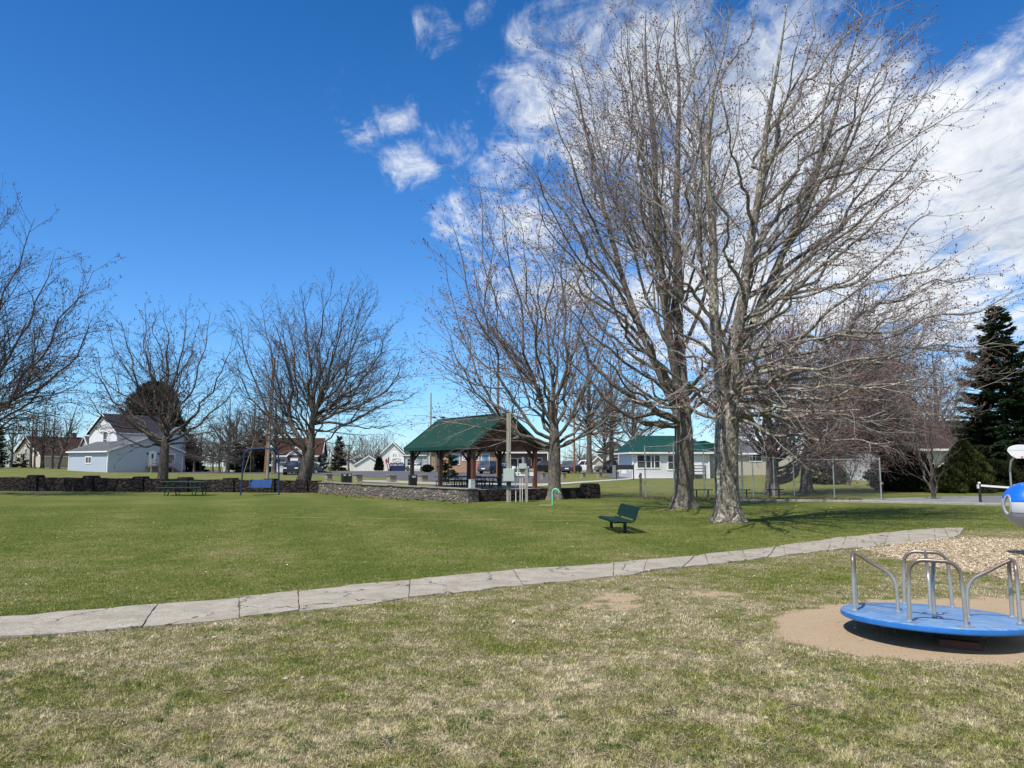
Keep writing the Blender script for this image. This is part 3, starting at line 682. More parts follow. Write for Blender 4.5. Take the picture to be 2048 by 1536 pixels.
    for li, p in enumerate(lv):
        P2, R2, L2 = children(rng, *cur, p['sp']/dens, p['t0'], p['ratio'], R(p['ang']), p['up'], p['wan'], p['n'], p['rc'], rmin, p.get('tf', .7), minlen=p.get('ml', .08), out=p.get('out', 0), ctr=ctr, bend=p.get('bend', 0))
        k = P2[:, :, 2].min(1) > base[2]+.6; P2 = P2[k]; R2 = R2[k]; L2 = L2[k]
        V, Q = tubes_np(P2, R2, p['S']); CV.append(V); CQ.append(Q+off); off += len(V); MI.append(np.zeros(len(Q), np.int32))
        cur = (P2, R2, L2)
        if li >= len(lv)-2: tips.append(P2)
    if buds and bud:
        T = []
        for P2 in tips:
            T.append(P2[:, -1]); k = rng.random(len(P2)) < .55; T.append(P2[k][:, -2]+rng.normal(0, .01, (k.sum(), 3)))
        T = np.concatenate(T); T = T[rng.random(len(T)) < .8]; B = len(T)
        s_ = bud*rng.uniform(.6, 1.5, (B, 1, 1)); oct_ = np.array([[1, 0, 0], [0, 1, 0], [-1, 0, 0], [0, -1, 0], [0, 0, 1.5], [0, 0, -1.2]])[None]
        V = (T[:, None]+oct_*s_*rng.uniform(.7, 1.3, (B, 1, 3))).reshape(-1, 3)
        q = np.array([[0, 1, 4, 4], [1, 2, 4, 4], [2, 3, 4, 4], [3, 0, 4, 4], [1, 0, 5, 5], [2, 1, 5, 5], [3, 2, 5, 5], [0, 3, 5, 5]])
        tri = (np.arange(B)[:, None, None]*6+q[None, :, :3]).reshape(-1, 3)
        bo = fast_mesh('buds', V-base, tri, mb_, smooth_=False); bo.parent = root
    co = fast_mesh('crown', np.concatenate(CV)-base, np.concatenate(CQ), mc); co.parent = root
    return root
LV_BIG = [dict(sp=.34, t0=.16, ratio=.40, ang=38, up=.02, wan=.14, n=8, rc=.0075, S=5, tf=.62, out=.8),
          dict(sp=.24, t0=.15, ratio=.42, ang=34, up=.025, wan=.17, n=6, rc=.0065, S=4, out=.35, ml=.3),
          dict(sp=.135, t0=.15, ratio=.45, ang=38, up=.03, wan=.16, n=4, rc=.007, S=3, ml=.14)]
LV_MID = [dict(sp=.36, t0=.15, ratio=.42, ang=36, up=.03, wan=.13, n=7, rc=.008, S=5, out=.7),
          dict(sp=.30, t0=.15, ratio=.45, ang=34, up=.03, wan=.16, n=5, rc=.007, S=3, ml=.35),
          dict(sp=.22, t0=.2, ratio=.48, ang=38, up=.04, wan=.15, n=3, rc=.008, S=3, ml=.2)]
LV_FAR = [dict(sp=.5, t0=.15, ratio=.42, ang=36, up=.03, wan=.11, n=6, rc=.013, S=4, out=.7),
          dict(sp=.42, t0=.15, ratio=.48, ang=36, up=.03, wan=.13, n=4, rc=.012, S=3, ml=.4),
          dict(sp=.36, t0=.2, ratio=.55, ang=38, up=.04, wan=.15, n=3, rc=.014, S=3, ml=.3)]
def px_tree(name, label, cat, group, base, tpx, lpx, mats, seed, lv, **kw):
    """tpx: (px,py,dy,r) up the trunk; lpx: (py on trunk, ex, ey, dy, r0, a, b)"""
    d = base[1]; tr = []
    for i, (px, py, dy, r) in enumerate(tpx):
        p = np.array(base) if i == 0 else W(px, py, d+dy)
        tr.append((p[0], p[1], p[2], r))
    tx = [(t[1]) for t in tpx]; tz = [t[2] for t in tr]
    lim = []
    LD = kw.pop('leaders', ()); lds = []
    for l in LD: lds.append([(*W(px, py, d+dy), r) for px, py, dy, r in l])
    for L_ in lpx:
        py, ex, ey, dy, r0, a, b = L_[:7]; k = L_[7] if len(L_) > 7 else 0
        if k: z = np.interp(-py, [-v[1] for v in LD[k-1]], [v[2] for v in lds[k-1]])
        else: z = np.interp(-py, [-v for v in tx], tz)
        lim.append((z, W(ex, ey, d+dy), r0, a, b, k))
    return make_tree(name, label, cat, group, base, tr, lim, mats, seed, lv, leaders=lds, **kw)
PT = 'bare maples around the lawn'
BARKS = (M_BARK, M_TWIG, M_BUD)
# the big maple by the path
px_tree('maple_tree', 'tallest bare budding maple, pale lichen-flecked trunk nearest the path', 'tree', PT, T1P,
    [(1455, 1048, 0, .325), (1455, 980, 0, .315), (1452, 880, 0, .32), (1452, 815, 0, .335), (1462, 730, .2, .21), (1482, 620, .3, .155), (1500, 500, .3, .125), (1516, 400, .2, .105), (1530, 281, .2, .085), (1545, 190, .0, .062), (1560, 100, -.2, .035), (1576, 5, -.2, .012)],
    [(500, 1870, 115, .8, .055, .6, .42), (540, 1835, 195, -.5, .055, .62, .45), (330, 1765, 65, -1, .045, .6, .45), (270, 1715, 20, .6, .04, .6, .5), (420, 1800, 100, 1.2, .05, .6, .45), (600, 1850, 290, 1.6, .06, .6, .45), (650, 1850, 360, -1.5, .06, .6, .5), (690, 1870, 440, .4, .055, .6, .55), (720, 1885, 510, -2, .055, .6, .58),
     (740, 1940, 545, 1.5, .065, .6, .62), (770, 2015, 600, -.8, .065, .55, .72), (790, 1985, 690, 1.5, .06, .5, .88), (815, 1950, 770, -1.8, .055, .5, 1.05), (835, 1900, 830, .6, .05, .5, 1.15), (790, 1800, 700, -4, .06, .5, .75), (800, 1700, 720, 4, .06, .5, .75), (800, 1860, 760, -2.5, .05, .5, .9), (760, 1900, 640, 2.5, .05, .55, .7), (780, 1780, 800, -1.2, .045, .5, 1.0), (810, 1720, 820, -3, .04, .5, 1.0),
     (838, 1700, 855, 2.5, .05, .5, 1.2), (832, 1790, 880, -2.8, .045, .5, 1.25), (842, 1620, 800, -3.5, .05, .5, .9), (845, 1570, 860, 3.2, .04, .5, 1.1), (825, 1860, 850, 3.0, .045, .5, 1.15), (800, 1940, 700, 3.5, .045, .55, .85), (770, 1880, 600, -4, .045, .55, .7), (840, 1300, 720, -2.5, .06, .55, .7), (845, 1240, 800, 1.5, .05, .55, .9), (835, 1340, 640, 3.5, .05, .55, .6), (820, 1380, 760, -4.5, .05, .5, .8), (810, 1500, 700, -5.5, .05, .5, .7),
     (350, 1640, 15, .8, .045, .6, .5), (430, 1600, 60, -2, .045, .6, .5), (560, 1640, 330, -2.8, .055, .6, .45), (600, 1700, 430, 2.5, .055, .6, .5), (640, 1740, 540, -3, .05, .6, .6), (520, 1620, 250, 2.8, .05, .6, .45), (700, 1620, 560, -4.5, .055, .6, .55), (450, 1450, 230, -3, .045, .6, .4), (600, 1430, 380, -4, .05, .6, .45), (780, 1440, 560, -5, .055, .6, .5), (815, 1560, 640, -5, .055, .6, .6), (400, 1560, 120, 2.5, .045, .6, .45),
     (560, 1330, 110, -.5, .05, .6, .4, 1), (600, 1260, 230, 1.4, .05, .6, .4, 1), (680, 1225, 420, -1.5, .055, .6, .45, 1), (720, 1270, 600, -2.5, .05, .5, .6, 1), (740, 1320, 700, 2.0, .045, .5, .8, 1), (400, 1370, 30, 1, .04, .6, .4, 1), (300, 1500, 15, -1, .03, .6, .5, 1), (500, 1340, 250, 2.5, .045, .6, .45, 1), (640, 1300, 480, -3.5, .05, .6, .5, 1),
     (520, 1785, 50, -1.2, .05, .7, .42, 2), (450, 1690, 20, .5, .045, .6, .5, 2), (560, 1840, 240, 1, .055, .65, .5, 2), (600, 1830, 330, -2.2, .055, .6, .55, 2), (400, 1760, 70, 2, .045, .65, .45, 2), (620, 1780, 440, 2.5, .05, .6, .6, 2), (500, 1700, 250, -2.5, .045, .6, .5, 2)],
    BARKS, 3, LV_BIG, dens=.70, rmin=.0043, bud=.017, flare=.85, extra=4,
    leaders=[[(1452, 835, 0, .22), (1437, 745, -.3, .16), (1426, 620, -.5, .13), (1427, 450, -.5, .105), (1412, 340, -.4, .08), (1418, 211, -.4, .06), (1445, 120, -.3, .035), (1462, 10, -.3, .012)],
             [(1458, 790, 0, .2), (1500, 660, .4, .13), (1560, 520, .7, .11), (1618, 390, .8, .085), (1665, 250, .6, .06), (1700, 120, .4, .036), (1728, 15, .2, .012)]])
# second big maple behind it
px_tree('maple_tree', 'tall bare maple with a dark trunk, just left of the tallest maple', 'tree', PT, T2P,
    [(1367, 1020, 0, .36), (1367, 960, 0, .335), (1368, 850, 0, .33), (1364, 790, 0, .26), (1358, 690, .2, .19), (1357, 560, .2, .16), (1351, 400, 0, .125), (1355, 300, 0, .10), (1361, 211, 0, .075), (1352, 110, 0, .04), (1348, 25, 0, .012)],
    [(838, 1142, 645, -1.5, .15, .60, .06), (850, 1180, 760, 1.5, .10, .6, -.1), (845, 1130, 720, -2.5, .08, .6, .0), (760, 1080, 400, -2.5, .065, .6, .32), (780, 1100, 520, 2, .07, .6, .4), (800, 1120, 600, -3, .06, .6, .4), (690, 1300, 30, .8, .05, .6, .4), (700, 1420, 60, 1.5, .07, .6, .4), (720, 1480, 170, 3, .07, .6, .4), (800, 1540, 420, 3.5, .08, .6, .4), (820, 1600, 600, 2.5, .07, .55, .6), (830, 1560, 760, 4.5, .06, .5, .8), (500, 1420, 130, -2.5, .05, .6, .4), (400, 1400, 50, 2, .04, .6, .5),
     (700, 1300, 260, -4.5, .07, .6, .4), (720, 1330, 330, 5, .07, .6, .4), (800, 1230, 560, -5, .07, .6, .5), (830, 1420, 700, -5, .06, .55, .7), (855, 1150, 820, .5, .05, .55, .4), (820, 1280, 640, -5, .055, .6, .5), (640, 1430, 330, -4, .055, .6, .5),
     (845, 1200, 700, -4, .06, .6, .2), (850, 1240, 840, -2, .05, .6, .2), (835, 1170, 600, 2, .06, .6, .25), (825, 1260, 700, 4, .05, .6, .4), (850, 1470, 760, 5, .05, .5, .8),
     (700, 1165, 130, -.5, .06, .62, .38, 1), (640, 1210, 80, 1.8, .055, .62, .4, 1), (560, 1250, 40, -1.5, .05, .6, .4, 1), (400, 1240, 60, 1, .04, .6, .4, 1), (300, 1330, 45, -1, .035, .5, .5, 1), (650, 1270, 170, -3, .05, .6, .4, 1), (600, 1200, 250, 3.5, .05, .6, .4, 1),
     (690, 1058, 285, .5, .06, .65, .35, 2), (560, 1100, 200, -1.5, .05, .6, .4, 2), (450, 1150, 160, 1.2, .045, .6, .45, 2), (720, 1065, 330, -3, .05, .6, .4, 2), (600, 1110, 330, 3, .05, .6, .4, 2), (640, 1140, 440, -4, .05, .6, .45, 2)],
    (M_BARK2, M_TWIG, M_BUD), 5, LV_BIG, dens=.60, rmin=.0050, bud=.018, flare=.7, extra=2,
    leaders=[[(1366, 820, 0, .19), (1347, 738, -.3, .15), (1325, 580, -.5, .125), (1312, 420, -.6, .10), (1310, 280, -.6, .08), (1290, 150, -.5, .055), (1290, 60, -.4, .028), (1292, 20, -.4, .012)],
             [(1362, 840, 0, .18), (1310, 730, .4, .13), (1255, 590, .8, .11), (1215, 450, 1.0, .085), (1185, 320, .9, .06), (1160, 210, .8, .04), (1143, 135, .8, .015)]])
# maple beside the pavilion
T3P = G(1107, 999)
px_tree('maple_tree', 'bare upswept maple rising beside the open pavilion gable', 'tree', PT, T3P,
    [(1107, 999, 0, .31), (1109, 960, 0, .285), (1110, 915, 0, .30), (1108, 860, 0, .27), (1104, 780, .2, .17), (1098, 640, .3, .12), (1090, 520, 0, .07), (1085, 410, 0, .02)],
    [(900, 890, 520, .5, .13, .75, .12), (890, 880, 620, -2, .10, .7, .1), (880, 915, 450, -1.2, .13, .72, .2), (870, 955, 420, 1.0, .13, .7, .25), (860, 1005, 392, -.5, .13, .7, .3), (850, 1040, 420, 2, .12, .65, .3), (870, 1140, 430, -1.5, .13, .5, .35), (860, 1190, 470, 1.5, .12, .6, .35), (880, 1235, 540, -1, .12, .65, .3), (890, 1270, 640, 1.8, .11, .7, .25), (895, 1300, 720, -1.5, .10, .7, .2), (905, 900, 700, -1.5, .05, .65, .2), (900, 1240, 800, -3, .07, .6, .4), (850, 1060, 560, -4, .11, .6, .35), (850, 1150, 580, 4, .11, .6, .35), (870, 1000, 640, 4, .10, .6, .35), (880, 1210, 680, -4.5, .09, .6, .3), (780, 1130, 470, 1.5, .08, .5, .4), (780, 1060, 480, -1.5, .08, .5, .4)],
    (M_BARK2, M_TWIGR, M_BUD), 8, LV_MID, dens=.70, rmin=.0056, bud=.022, flare=.7, extra=3, lr=.66)
# three maples along the far stone wall
T4P = GD(322, 48.5)
px_tree('maple_tree', 'bare spreading maple standing behind the green picnic table', 'tree', PT, T4P,
    [(322, 974, 0, .36), (327, 940, 0, .29), (329, 905, 0, .31), (333, 868, 0, .30), (338, 800, .3, .17), (335, 720, .2, .11), (330, 640, 0, .04), (330, 612, 0, .02)],
    [(895, 205, 860, .5, .10, .6, .35), (885, 170, 800, -1.5, .12, .65, .35), (880, 185, 720, 1, .12, .7, .3), (870, 245, 640, -1, .13, .7, .3), (860, 285, 618, 1.5, .12, .6, .35), (860, 375, 605, -.5, .12, .6, .35), (870, 425, 625, 1.2, .12, .65, .3), (880, 470, 680, -1, .13, .65, .28), (885, 478, 760, 1.5, .11, .65, .3), (890, 455, 850, -1.5, .09, .6, .4), (860, 300, 690, -4.5, .11, .6, .35), (860, 370, 690, 4.5, .11, .6, .35), (880, 230, 800, 4.5, .10, .6, .35), (880, 420, 790, -4.5, .10, .6, .35), (800, 310, 640, -2, .08, .5, .4), (800, 400, 650, 2, .08, .5, .4), (895, 200, 760, -3, .08, .6, .3)],
    (M_BARKF, M_TWIGD, M_BUDD), 13, LV_MID, dens=.82, rmin=.0078, bud=.023, flare=.5, extra=9, lr=.70)
T5P = GD(600, 45.5)
px_tree('maple_tree', 'bare round-crowned maple with a forked trunk by the blue swing', 'tree', PT, T5P,
    [(605, 982, 0, .44), (612, 945, 0, .38), (620, 890, 0, .37), (626, 830, 0, .30), (632, 760, .3, .20), (640, 690, .2, .13), (650, 620, 0, .06), (655, 572, 0, .02)],
    [(930, 555, 640, -.6, .24, .55, .38), (925, 480, 640, .6, .15, .75, .30), (920, 520, 608, 1.5, .13, .6, .4), (900, 470, 720, -2, .12, .7, .3), (830, 700, 575, .5, .13, .6, .4), (830, 745, 600, -1, .12, .65, .35), (835, 785, 650, 1.5, .12, .7, .3), (845, 815, 720, -1.2, .12, .75, .25), (850, 830, 780, 1, .10, .7, .3), (860, 800, 850, -1, .07, .6, .4), (830, 610, 585, -1.5, .12, .55, .4), (830, 570, 620, 1.5, .12, .6, .35), (850, 680, 640, -4.5, .12, .6, .35), (850, 640, 640, 4.5, .12, .6, .35), (850, 760, 720, 4.5, .10, .6, .35), (850, 740, 740, -4.5, .10, .6, .35), (870, 520, 740, 4, .10, .6, .35), (860, 580, 760, -4.5, .10, .6, .4), (865, 495, 800, 1, .08, .6, .4), (770, 690, 610, 1, .08, .5, .4)],
    (M_BARKF, M_TWIGD, M_BUDD), 17, LV_MID, dens=.92, rmin=.0070, bud=.016, flare=.55, extra=18, lr=.66)
T6P = GD(-90, 41)
px_tree('maple_tree', 'bare maple at the left edge, only its outer branches showing', 'tree', PT, T6P,
    [(-90, 985, 0, .45), (-88, 930, 0, .36), (-85, 850, 0, .33), (-80, 720, .2, .2), (-75, 560, 0, .1), (-70, 430, 0, .03)],
    [(880, 200, 640, .5, .15, .6, .35), (870, 175, 545, -1, .14, .65, .3), (850, 110, 500, 1.5, .14, .65, .3), (830, 60, 440, -1, .14, .6, .35), (800, 0, 420, 1, .13, .6, .35), (890, 150, 720, 2.5, .11, .6, .45), (895, 90, 800, -1.5, .09, .6, .5), (885, 140, 650, -4, .11, .6, .4), (880, 60, 610, 4, .11, .6, .4), (860, -200, 500, 0, .13, .6, .35), (880, -240, 650, 2, .12, .6, .35), (850, -30, 560, -4, .1, .6, .4), (895, 60, 830, 2, .07, .6, .5)],
    (M_BARKF, M_TWIGD, M_BUDD), 19, LV_MID, dens=.85, rmin=.0066, bud=.024, flare=.5, extra=6, lr=.72)
# two maples behind the tall fence
T7P = G(1545, 990)
px_tree('maple_tree', 'bare wide maple behind the fence with one thick low limb leaning right', 'tree', PT, T7P,
    [(1545, 990, 0, .36), (1545, 950, 0, .33), (1544, 900, 0, .30), (1540, 850, 0, .22), (1535, 760, .2, .15), (1540, 680, 0, .08), (1545, 600, 0, .03)],
    [(962, 1700, 690, -.5, .24, .75, .05), (935, 1640, 600, .8, .16, .6, .3), (920, 1590, 560, -.8, .14, .6, .3), (905, 1490, 590, .5, .14, .6, .3), (910, 1440, 650, -1, .12, .6, .3), (915, 1400, 740, 1, .11, .6, .35), (950, 1760, 740, 1.5, .12, .7, .2), (940, 1720, 800, -2, .09, .65, .3), (900, 1540, 640, -4, .12, .6, .35), (900, 1600, 650, 4, .12, .6, .35), (920, 1480, 780, -4, .09, .6, .4), (930, 1650, 770, 4, .09, .6, .4), (915, 1420, 840, 0, .07, .6, .5)],
    (M_BARK2, M_TWIGR, M_BUD), 23, LV_MID, dens=1.1, rmin=.0060, bud=.022, flare=.4, extra=16, lr=.8)
T8P = G(1613, 985)
px_tree('maple_tree', 'bare maple with reddish twigs behind the fence, right of the leaning one', 'tree', PT, T8P,
    [(1613, 985, 0, .34), (1613, 930, 0, .29), (1616, 880, 0, .27), (1625, 800, .2, .17), (1640, 700, 0, .1), (1650, 600, 0, .03)],
    [(935, 1830, 760, .5, .15, .65, .15), (920, 1900, 690, -1, .16, .65, .3), (910, 1860, 620, 1, .15, .65, .3), (900, 1800, 590, -1, .14, .6, .3), (890, 1730, 575, 1.2, .13, .6, .35), (890, 1690, 580, -1.2, .12, .55, .35), (900, 1560, 620, .8, .12, .6, .3), (925, 1800, 830, 2, .10, .6, .4), (930, 1740, 850, -2, .08, .6, .5), (900, 1700, 680, 4.5, .12, .6, .35), (900, 1720, 680, -4.5, .12, .6, .35), (910, 1820, 720, 4, .10, .6, .35), (910, 1860, 790, -4, .10, .6, .4), (925, 1660, 820, 3, .08, .6, .5), (915, 1780, 660, 0, .12, .6, .3), (925, 1920, 790, 1.5, .1, .6, .3)],
    (M_BARK2, M_TWIGR, M_BUD), 29, LV_MID, dens=1.12, rmin=.0060, bud=.020, flare=.4, extra=22, lr=.72)
# smaller bare trees farther off
def auto_tree(name, label, cat, group, base, h, spread, seed, mats, lv=LV_FAR, n=12, r=None, fork=.25, dens=1.0, rmin=.014, lean=(0, 0), buds=False, up=.35, low=.35):
    rng = np.random.default_rng(seed); r = r or h*.022
    tr = [(base[0], base[1], base[2], r*1.15), (base[0]+lean[0]*.1, base[1]+lean[1]*.1, base[2]+h*.12, r), (base[0]+lean[0]*.3, base[1]+lean[1]*.3, base[2]+h*fork*1.2, r*.85), (base[0]+lean[0]*.7, base[1]+lean[1]*.7, base[2]+h*.7, r*.4), (base[0]+lean[0], base[1]+lean[1], base[2]+h, r*.1)]
    lim = []
    for i in range(n):
        a = i*2.4+rng.uniform(-.4, .4); f = (i+.5)/n; zz = h*(low+(1-low)*f**.8)*rng.uniform(.9, 1.0); rad = spread*(1-.75*f**1.6)*rng.uniform(.75, 1.1)
        lim.append((base[2]+h*(fork+(.5-fork)*f*.8), (base[0]+lean[0]*zz/h+rad*math.cos(a), base[1]+lean[1]*zz/h+rad*math.sin(a), base[2]+zz), r*.5*(1-.4*f), .6, up))
    return make_tree(name, label, cat, group, base, tr, lim, mats, seed, lv, dens=dens, rmin=rmin, flare=.35, buds=buds, bud=.03 if buds else 0)
FARM = (M_BARKF, M_TWIGD, M_BUDD); FARR = (M_BARKF, M_TWIGR, M_BUD)
BT = 'bare trees beyond the park'
def ht(py, d, b): return W(1024, py, d)[2]-b[2]
for px, d, top, sp, sd, lab, kw in [
    (60, 118, 815, 2.2, 31, 'slim bare sapling before the red-roofed house, leftmost of its row', dict(n=9)),
    (68, 117, 850, 1.6, 32, 'short slim bare sapling close beside the leftmost sapling', dict(n=8)),
    (84, 118, 808, 3.2, 33, 'twiggy bare tree in the middle of the sapling row by the red roof', dict(n=12)),
    (103, 117, 812, 3.2, 34, 'dark-stemmed bare tree beside the chimney of the red-roofed house', dict(n=12)),
    (115, 116, 800, 2.6, 35, 'bare sapling leaning right, just left of the blue-grey house', dict(lean=(2.6, 0), n=10)),
    (22, 140, 830, 3.5, 36, 'bare bushy tree at the far left behind the small spruce', dict(n=14)),
    (-12, 130, 800, 4, 37, 'bare tree cut by the left picture edge beyond the stone wall', dict(n=14)),
    (455, 112, 792, 6.5, 41, 'dark bare tree right of the round pine, with a purplish crown', dict(n=16, dens=1.2)),
    (505, 118, 790, 6.0, 42, 'bare tree crowded behind the leaning brown utility pole', dict(n=16, dens=1.2)),
    (548, 104, 800, 5.0, 43, 'bare dark tree in front of the brown-roofed house', dict(n=15, r=.28)),
    (400, 120, 850, 5.0, 44, 'low dark bare tree right of the blue-grey house', dict(n=16, dens=1.3)),
    (425, 116, 872, 4.0, 45, 'low tangle of a bare tree before the purplish crown', dict(n=16, dens=1.3)),
    (388, 118, 845, 4.2, 63, 'dense low bare tree just right of the olive evergreen', dict(n=18, dens=1.7, low=.15)),
    (438, 108, 850, 4.6, 64, 'dense dark bare thicket tree before the white shed', dict(n=18, dens=1.7, low=.12)),
    (470, 122, 812, 4.6, 65, 'dense bare tree just left of the swing frame', dict(n=18, dens=1.6, low=.15)),
    (745, 172, 892, 6.0, 66, 'dense brown bare thicket left of the white gabled building', dict(n=22, dens=2.0, low=.1)),
    (697, 175, 862, 6.0, 46, 'small round bare tree in front of the white garage', dict(n=14)),
    (842, 138, 898, 2.6, 47, 'little bare tree before the white sedan', dict(n=9)),
    (1179, 100, 690, 6.5, 51, 'tall bare tree with a grey trunk behind the white pickup', dict(n=18, r=.36, fork=.3)),
    (1224, 104, 700, 6.5, 52, 'tall bare tree in front of the white gabled house', dict(n=18, r=.33, fork=.32)),
    (1210, 108, 800, 4.5, 53, 'short bushy bare tree beside the grey pickup', dict(n=16)),
    (1268, 92, 760, 5.5, 54, 'bare tree behind the left end of the green-roofed house', dict(n=16, r=.32)),
    (1160, 160, 870, 6, 55, 'low bare tree on the skyline above the white pickup', dict(n=14)),
    (1750, 80, 680, 7.5, 56, 'bare hazy tree standing above the dark red house roof', dict(n=18)),
    (1880, 84, 700, 7, 57, 'bare grey tree behind the dark red house roof, beside the tall spruce', dict(n=18)),
    (1830, 90, 790, 6, 58, 'small bare tree showing over the ridge of the dark red roof', dict(n=14))]:
    b = GD(px, d); auto_tree('bare_tree', lab, 'tree', BT, b, ht(top, d, b), sp, sd, FARM if px < 1700 else FARR, **kw)
# many-stemmed shrubs on the right
def clump(name, label, px, py, stems, h, spread, seed, mats, r=.05, rmin=.008):
    b = G(px, py); rng = np.random.default_rng(seed)
    lim = []; tr = [(b[0], b[1], b[2], r*1.6), (b[0], b[1], b[2]+.25, r*1.4), (b[0]+.02, b[1], b[2]+.6, r)]
    for i in range(stems):
        a = i*2*PI/stems+rng.uniform(-.3, .3); zz = h*rng.uniform(.75, 1.0)
        lim.append((b[2]+.1, (b[0]+spread*math.cos(a)*rng.uniform(.5, 1), b[1]+spread*math.sin(a)*rng.uniform(.5, 1), b[2]+zz), r, .35, .55))
    return make_tree(name, label, 'shrub', None, b, tr, lim, mats, seed, LV_FAR, dens=1.0, rmin=rmin, flare=.2, buds=False)
clump('bare_shrub', 'bare many-stemmed shrub inside the right end of the fence', 1700, 971, 6, 2.2, 1.1, 61, FARM, .045)
clump('bare_shrub', 'tall bare reddish shrub with several thin trunks between the two cedars', 1868, 998, 6, 4.3, 1.7, 62, FARM, .05)
def treeline():
    """distant bare wood on the skyline, one mass"""
    rng = np.random.default_rng(77); P = []; Rr = []
    for px in np.arange(-250, 2400, 5.5):
        d = rng.uniform(235, 300); h = 5.5+5*vnoise(np.array([px]), np.array([3.]), 70)[0]
        if 600 < px < 690: h += 2
        if 715 < px < 780: h += 5
        if 1090 < px < 1150: h *= .45
        b = GD(px, d); 
        for k in range(34):
            z0 = rng.uniform(.1, .75)*h; a = rng.uniform(0, 6.28); l = rng.uniform(.15, .38)*h
            s = np.array([b[0]+rng.normal(0, .9), b[1]+rng.normal(0, .9), b[2]+z0]); dv = np.array([math.cos(a)*.7, math.sin(a)*.7, 1.0])*l*.8
            P.append([s, s+dv*.5+rng.normal(0, .08*l, 3), s+dv]); Rr.append([.06, .04, .02])
        P.append([b, b+np.array([0, 0, h*.5]), b+np.array([.2, 0, h])]); Rr.append([.14, .1, .03])
    V, Q = tubes_np(np.array(P), np.array(Rr), 3)
    stuff(fast_mesh('far_woods', V, Q, mat('far_wood_twigs', (.16, .13, .12), (.10, .085, .08), .2, .9)), 'far-off bare wood along the skyline beyond the town', 'woods')
treeline()
# ------------------------------------------------------------------ evergreens
def leaf_cloud(C, D, L, Wd, rng):
    """clump blades at C pointing along D: crossing thin triangles"""
    n = len(C); D = D/(np.linalg.norm(D, axis=1, keepdims=True)+1e-9)
    rv = rng.normal(size=(n, 3)); e = np.cross(D, rv); e /= np.linalg.norm(e, axis=1, keepdims=True)+1e-9; f = np.cross(D, e)
    o = []
    for s in (e, f):
        o.append(np.stack([C-s*Wd[:, None], C+s*Wd[:, None], C+D*L[:, None]], 1))
    V = np.concatenate(o).reshape(-1, 3); return V, np.arange(len(V)).reshape(-1, 3)
def conifer(label, base, h, rad, seed, m=None, group=None, whorls=None, name='spruce_tree', droop=-.25, dens=1.0, low=.06, pw=.8, clump_l=.32, trunk=True):
    rng = np.random.default_rng(seed); base = np.array(base); root = thing(name, label, 'tree', base, 0, group)
    mb = MB(); mb.tube([(0, 0, -.1), (0, 0, h*.5), (0, 0, h*.98)], [h*.018, h*.011, .01], 8); mb.build('trunk', M_BARK2, root)
    nw = whorls or int(h*2.6); C = []; D = []; BP = []; BR = []
    for i in range(nw):
        f = low+(1-low)*(i+rng.uniform(-.3, .3))/nw; f = min(max(f, low), .99); rr = rad*((1-f)**pw)*rng.uniform(.8, 1.1)
        nb = int(7+4*(1-f))
        for k in range(nb):
            z = min(h*.985, h*f+rng.normal(0, .45*h/nw)); a = rng.uniform(0, 6.28); r_ = rr*rng.uniform(.6, 1.14)+.05; up = droop*(1-f)+.35*f
            tip = np.array([math.cos(a)*r_, math.sin(a)*r_, z+up*r_+.08*r_]); s = np.array([0, 0, z])
            mid = (s+tip)/2+np.array([0, 0, -.06*r_]); BP.append([s, mid, tip]); BR.append([.02+.012*r_, .014, .006])
            q = int(max(4, r_*13*dens)); t = rng.uniform(.12, 1, q)**.75
            side = np.array([-math.sin(a), math.cos(a), 0]); w = rng.normal(0, .16, q)*r_*(1.1-t)+rng.normal(0, .03, q)
            c = (1-t)[:, None]**2*s+2*(t*(1-t))[:, None]*mid+(t*t)[:, None]*tip+side*w[:, None]; c[:, 2] += rng.normal(0, .05, q)-.08*np.abs(w)
            C.append(c); dd = (tip-s)/np.linalg.norm(tip-s); D.append(dd[None]+side*np.sign(w)[:, None]*.8+rng.normal(0, .25, (q, 3))-np.array([0, 0, .1]))
    C = np.concatenate(C); D = np.concatenate(D); n = len(C)
    V, Fq = leaf_cloud(C, D, clump_l*rng.uniform(.6, 1.3, n), .07*clump_l/.32*rng.uniform(.6, 1.4, n), rng)
    V2, Q = tubes_np(np.array(BP), np.array(BR), 3); T2 = np.concatenate([Q[:, [0, 1, 2]], Q[:, [0, 2, 3]]])+len(V)
    o = fast_mesh('crown', np.concatenate([V, V2]), np.concatenate([Fq, T2]), [m or M_NEEDLE, M_BARK2], mi=np.concatenate([np.zeros(len(Fq)), np.ones(len(T2))]), smooth_=False); o.parent = root
    return root
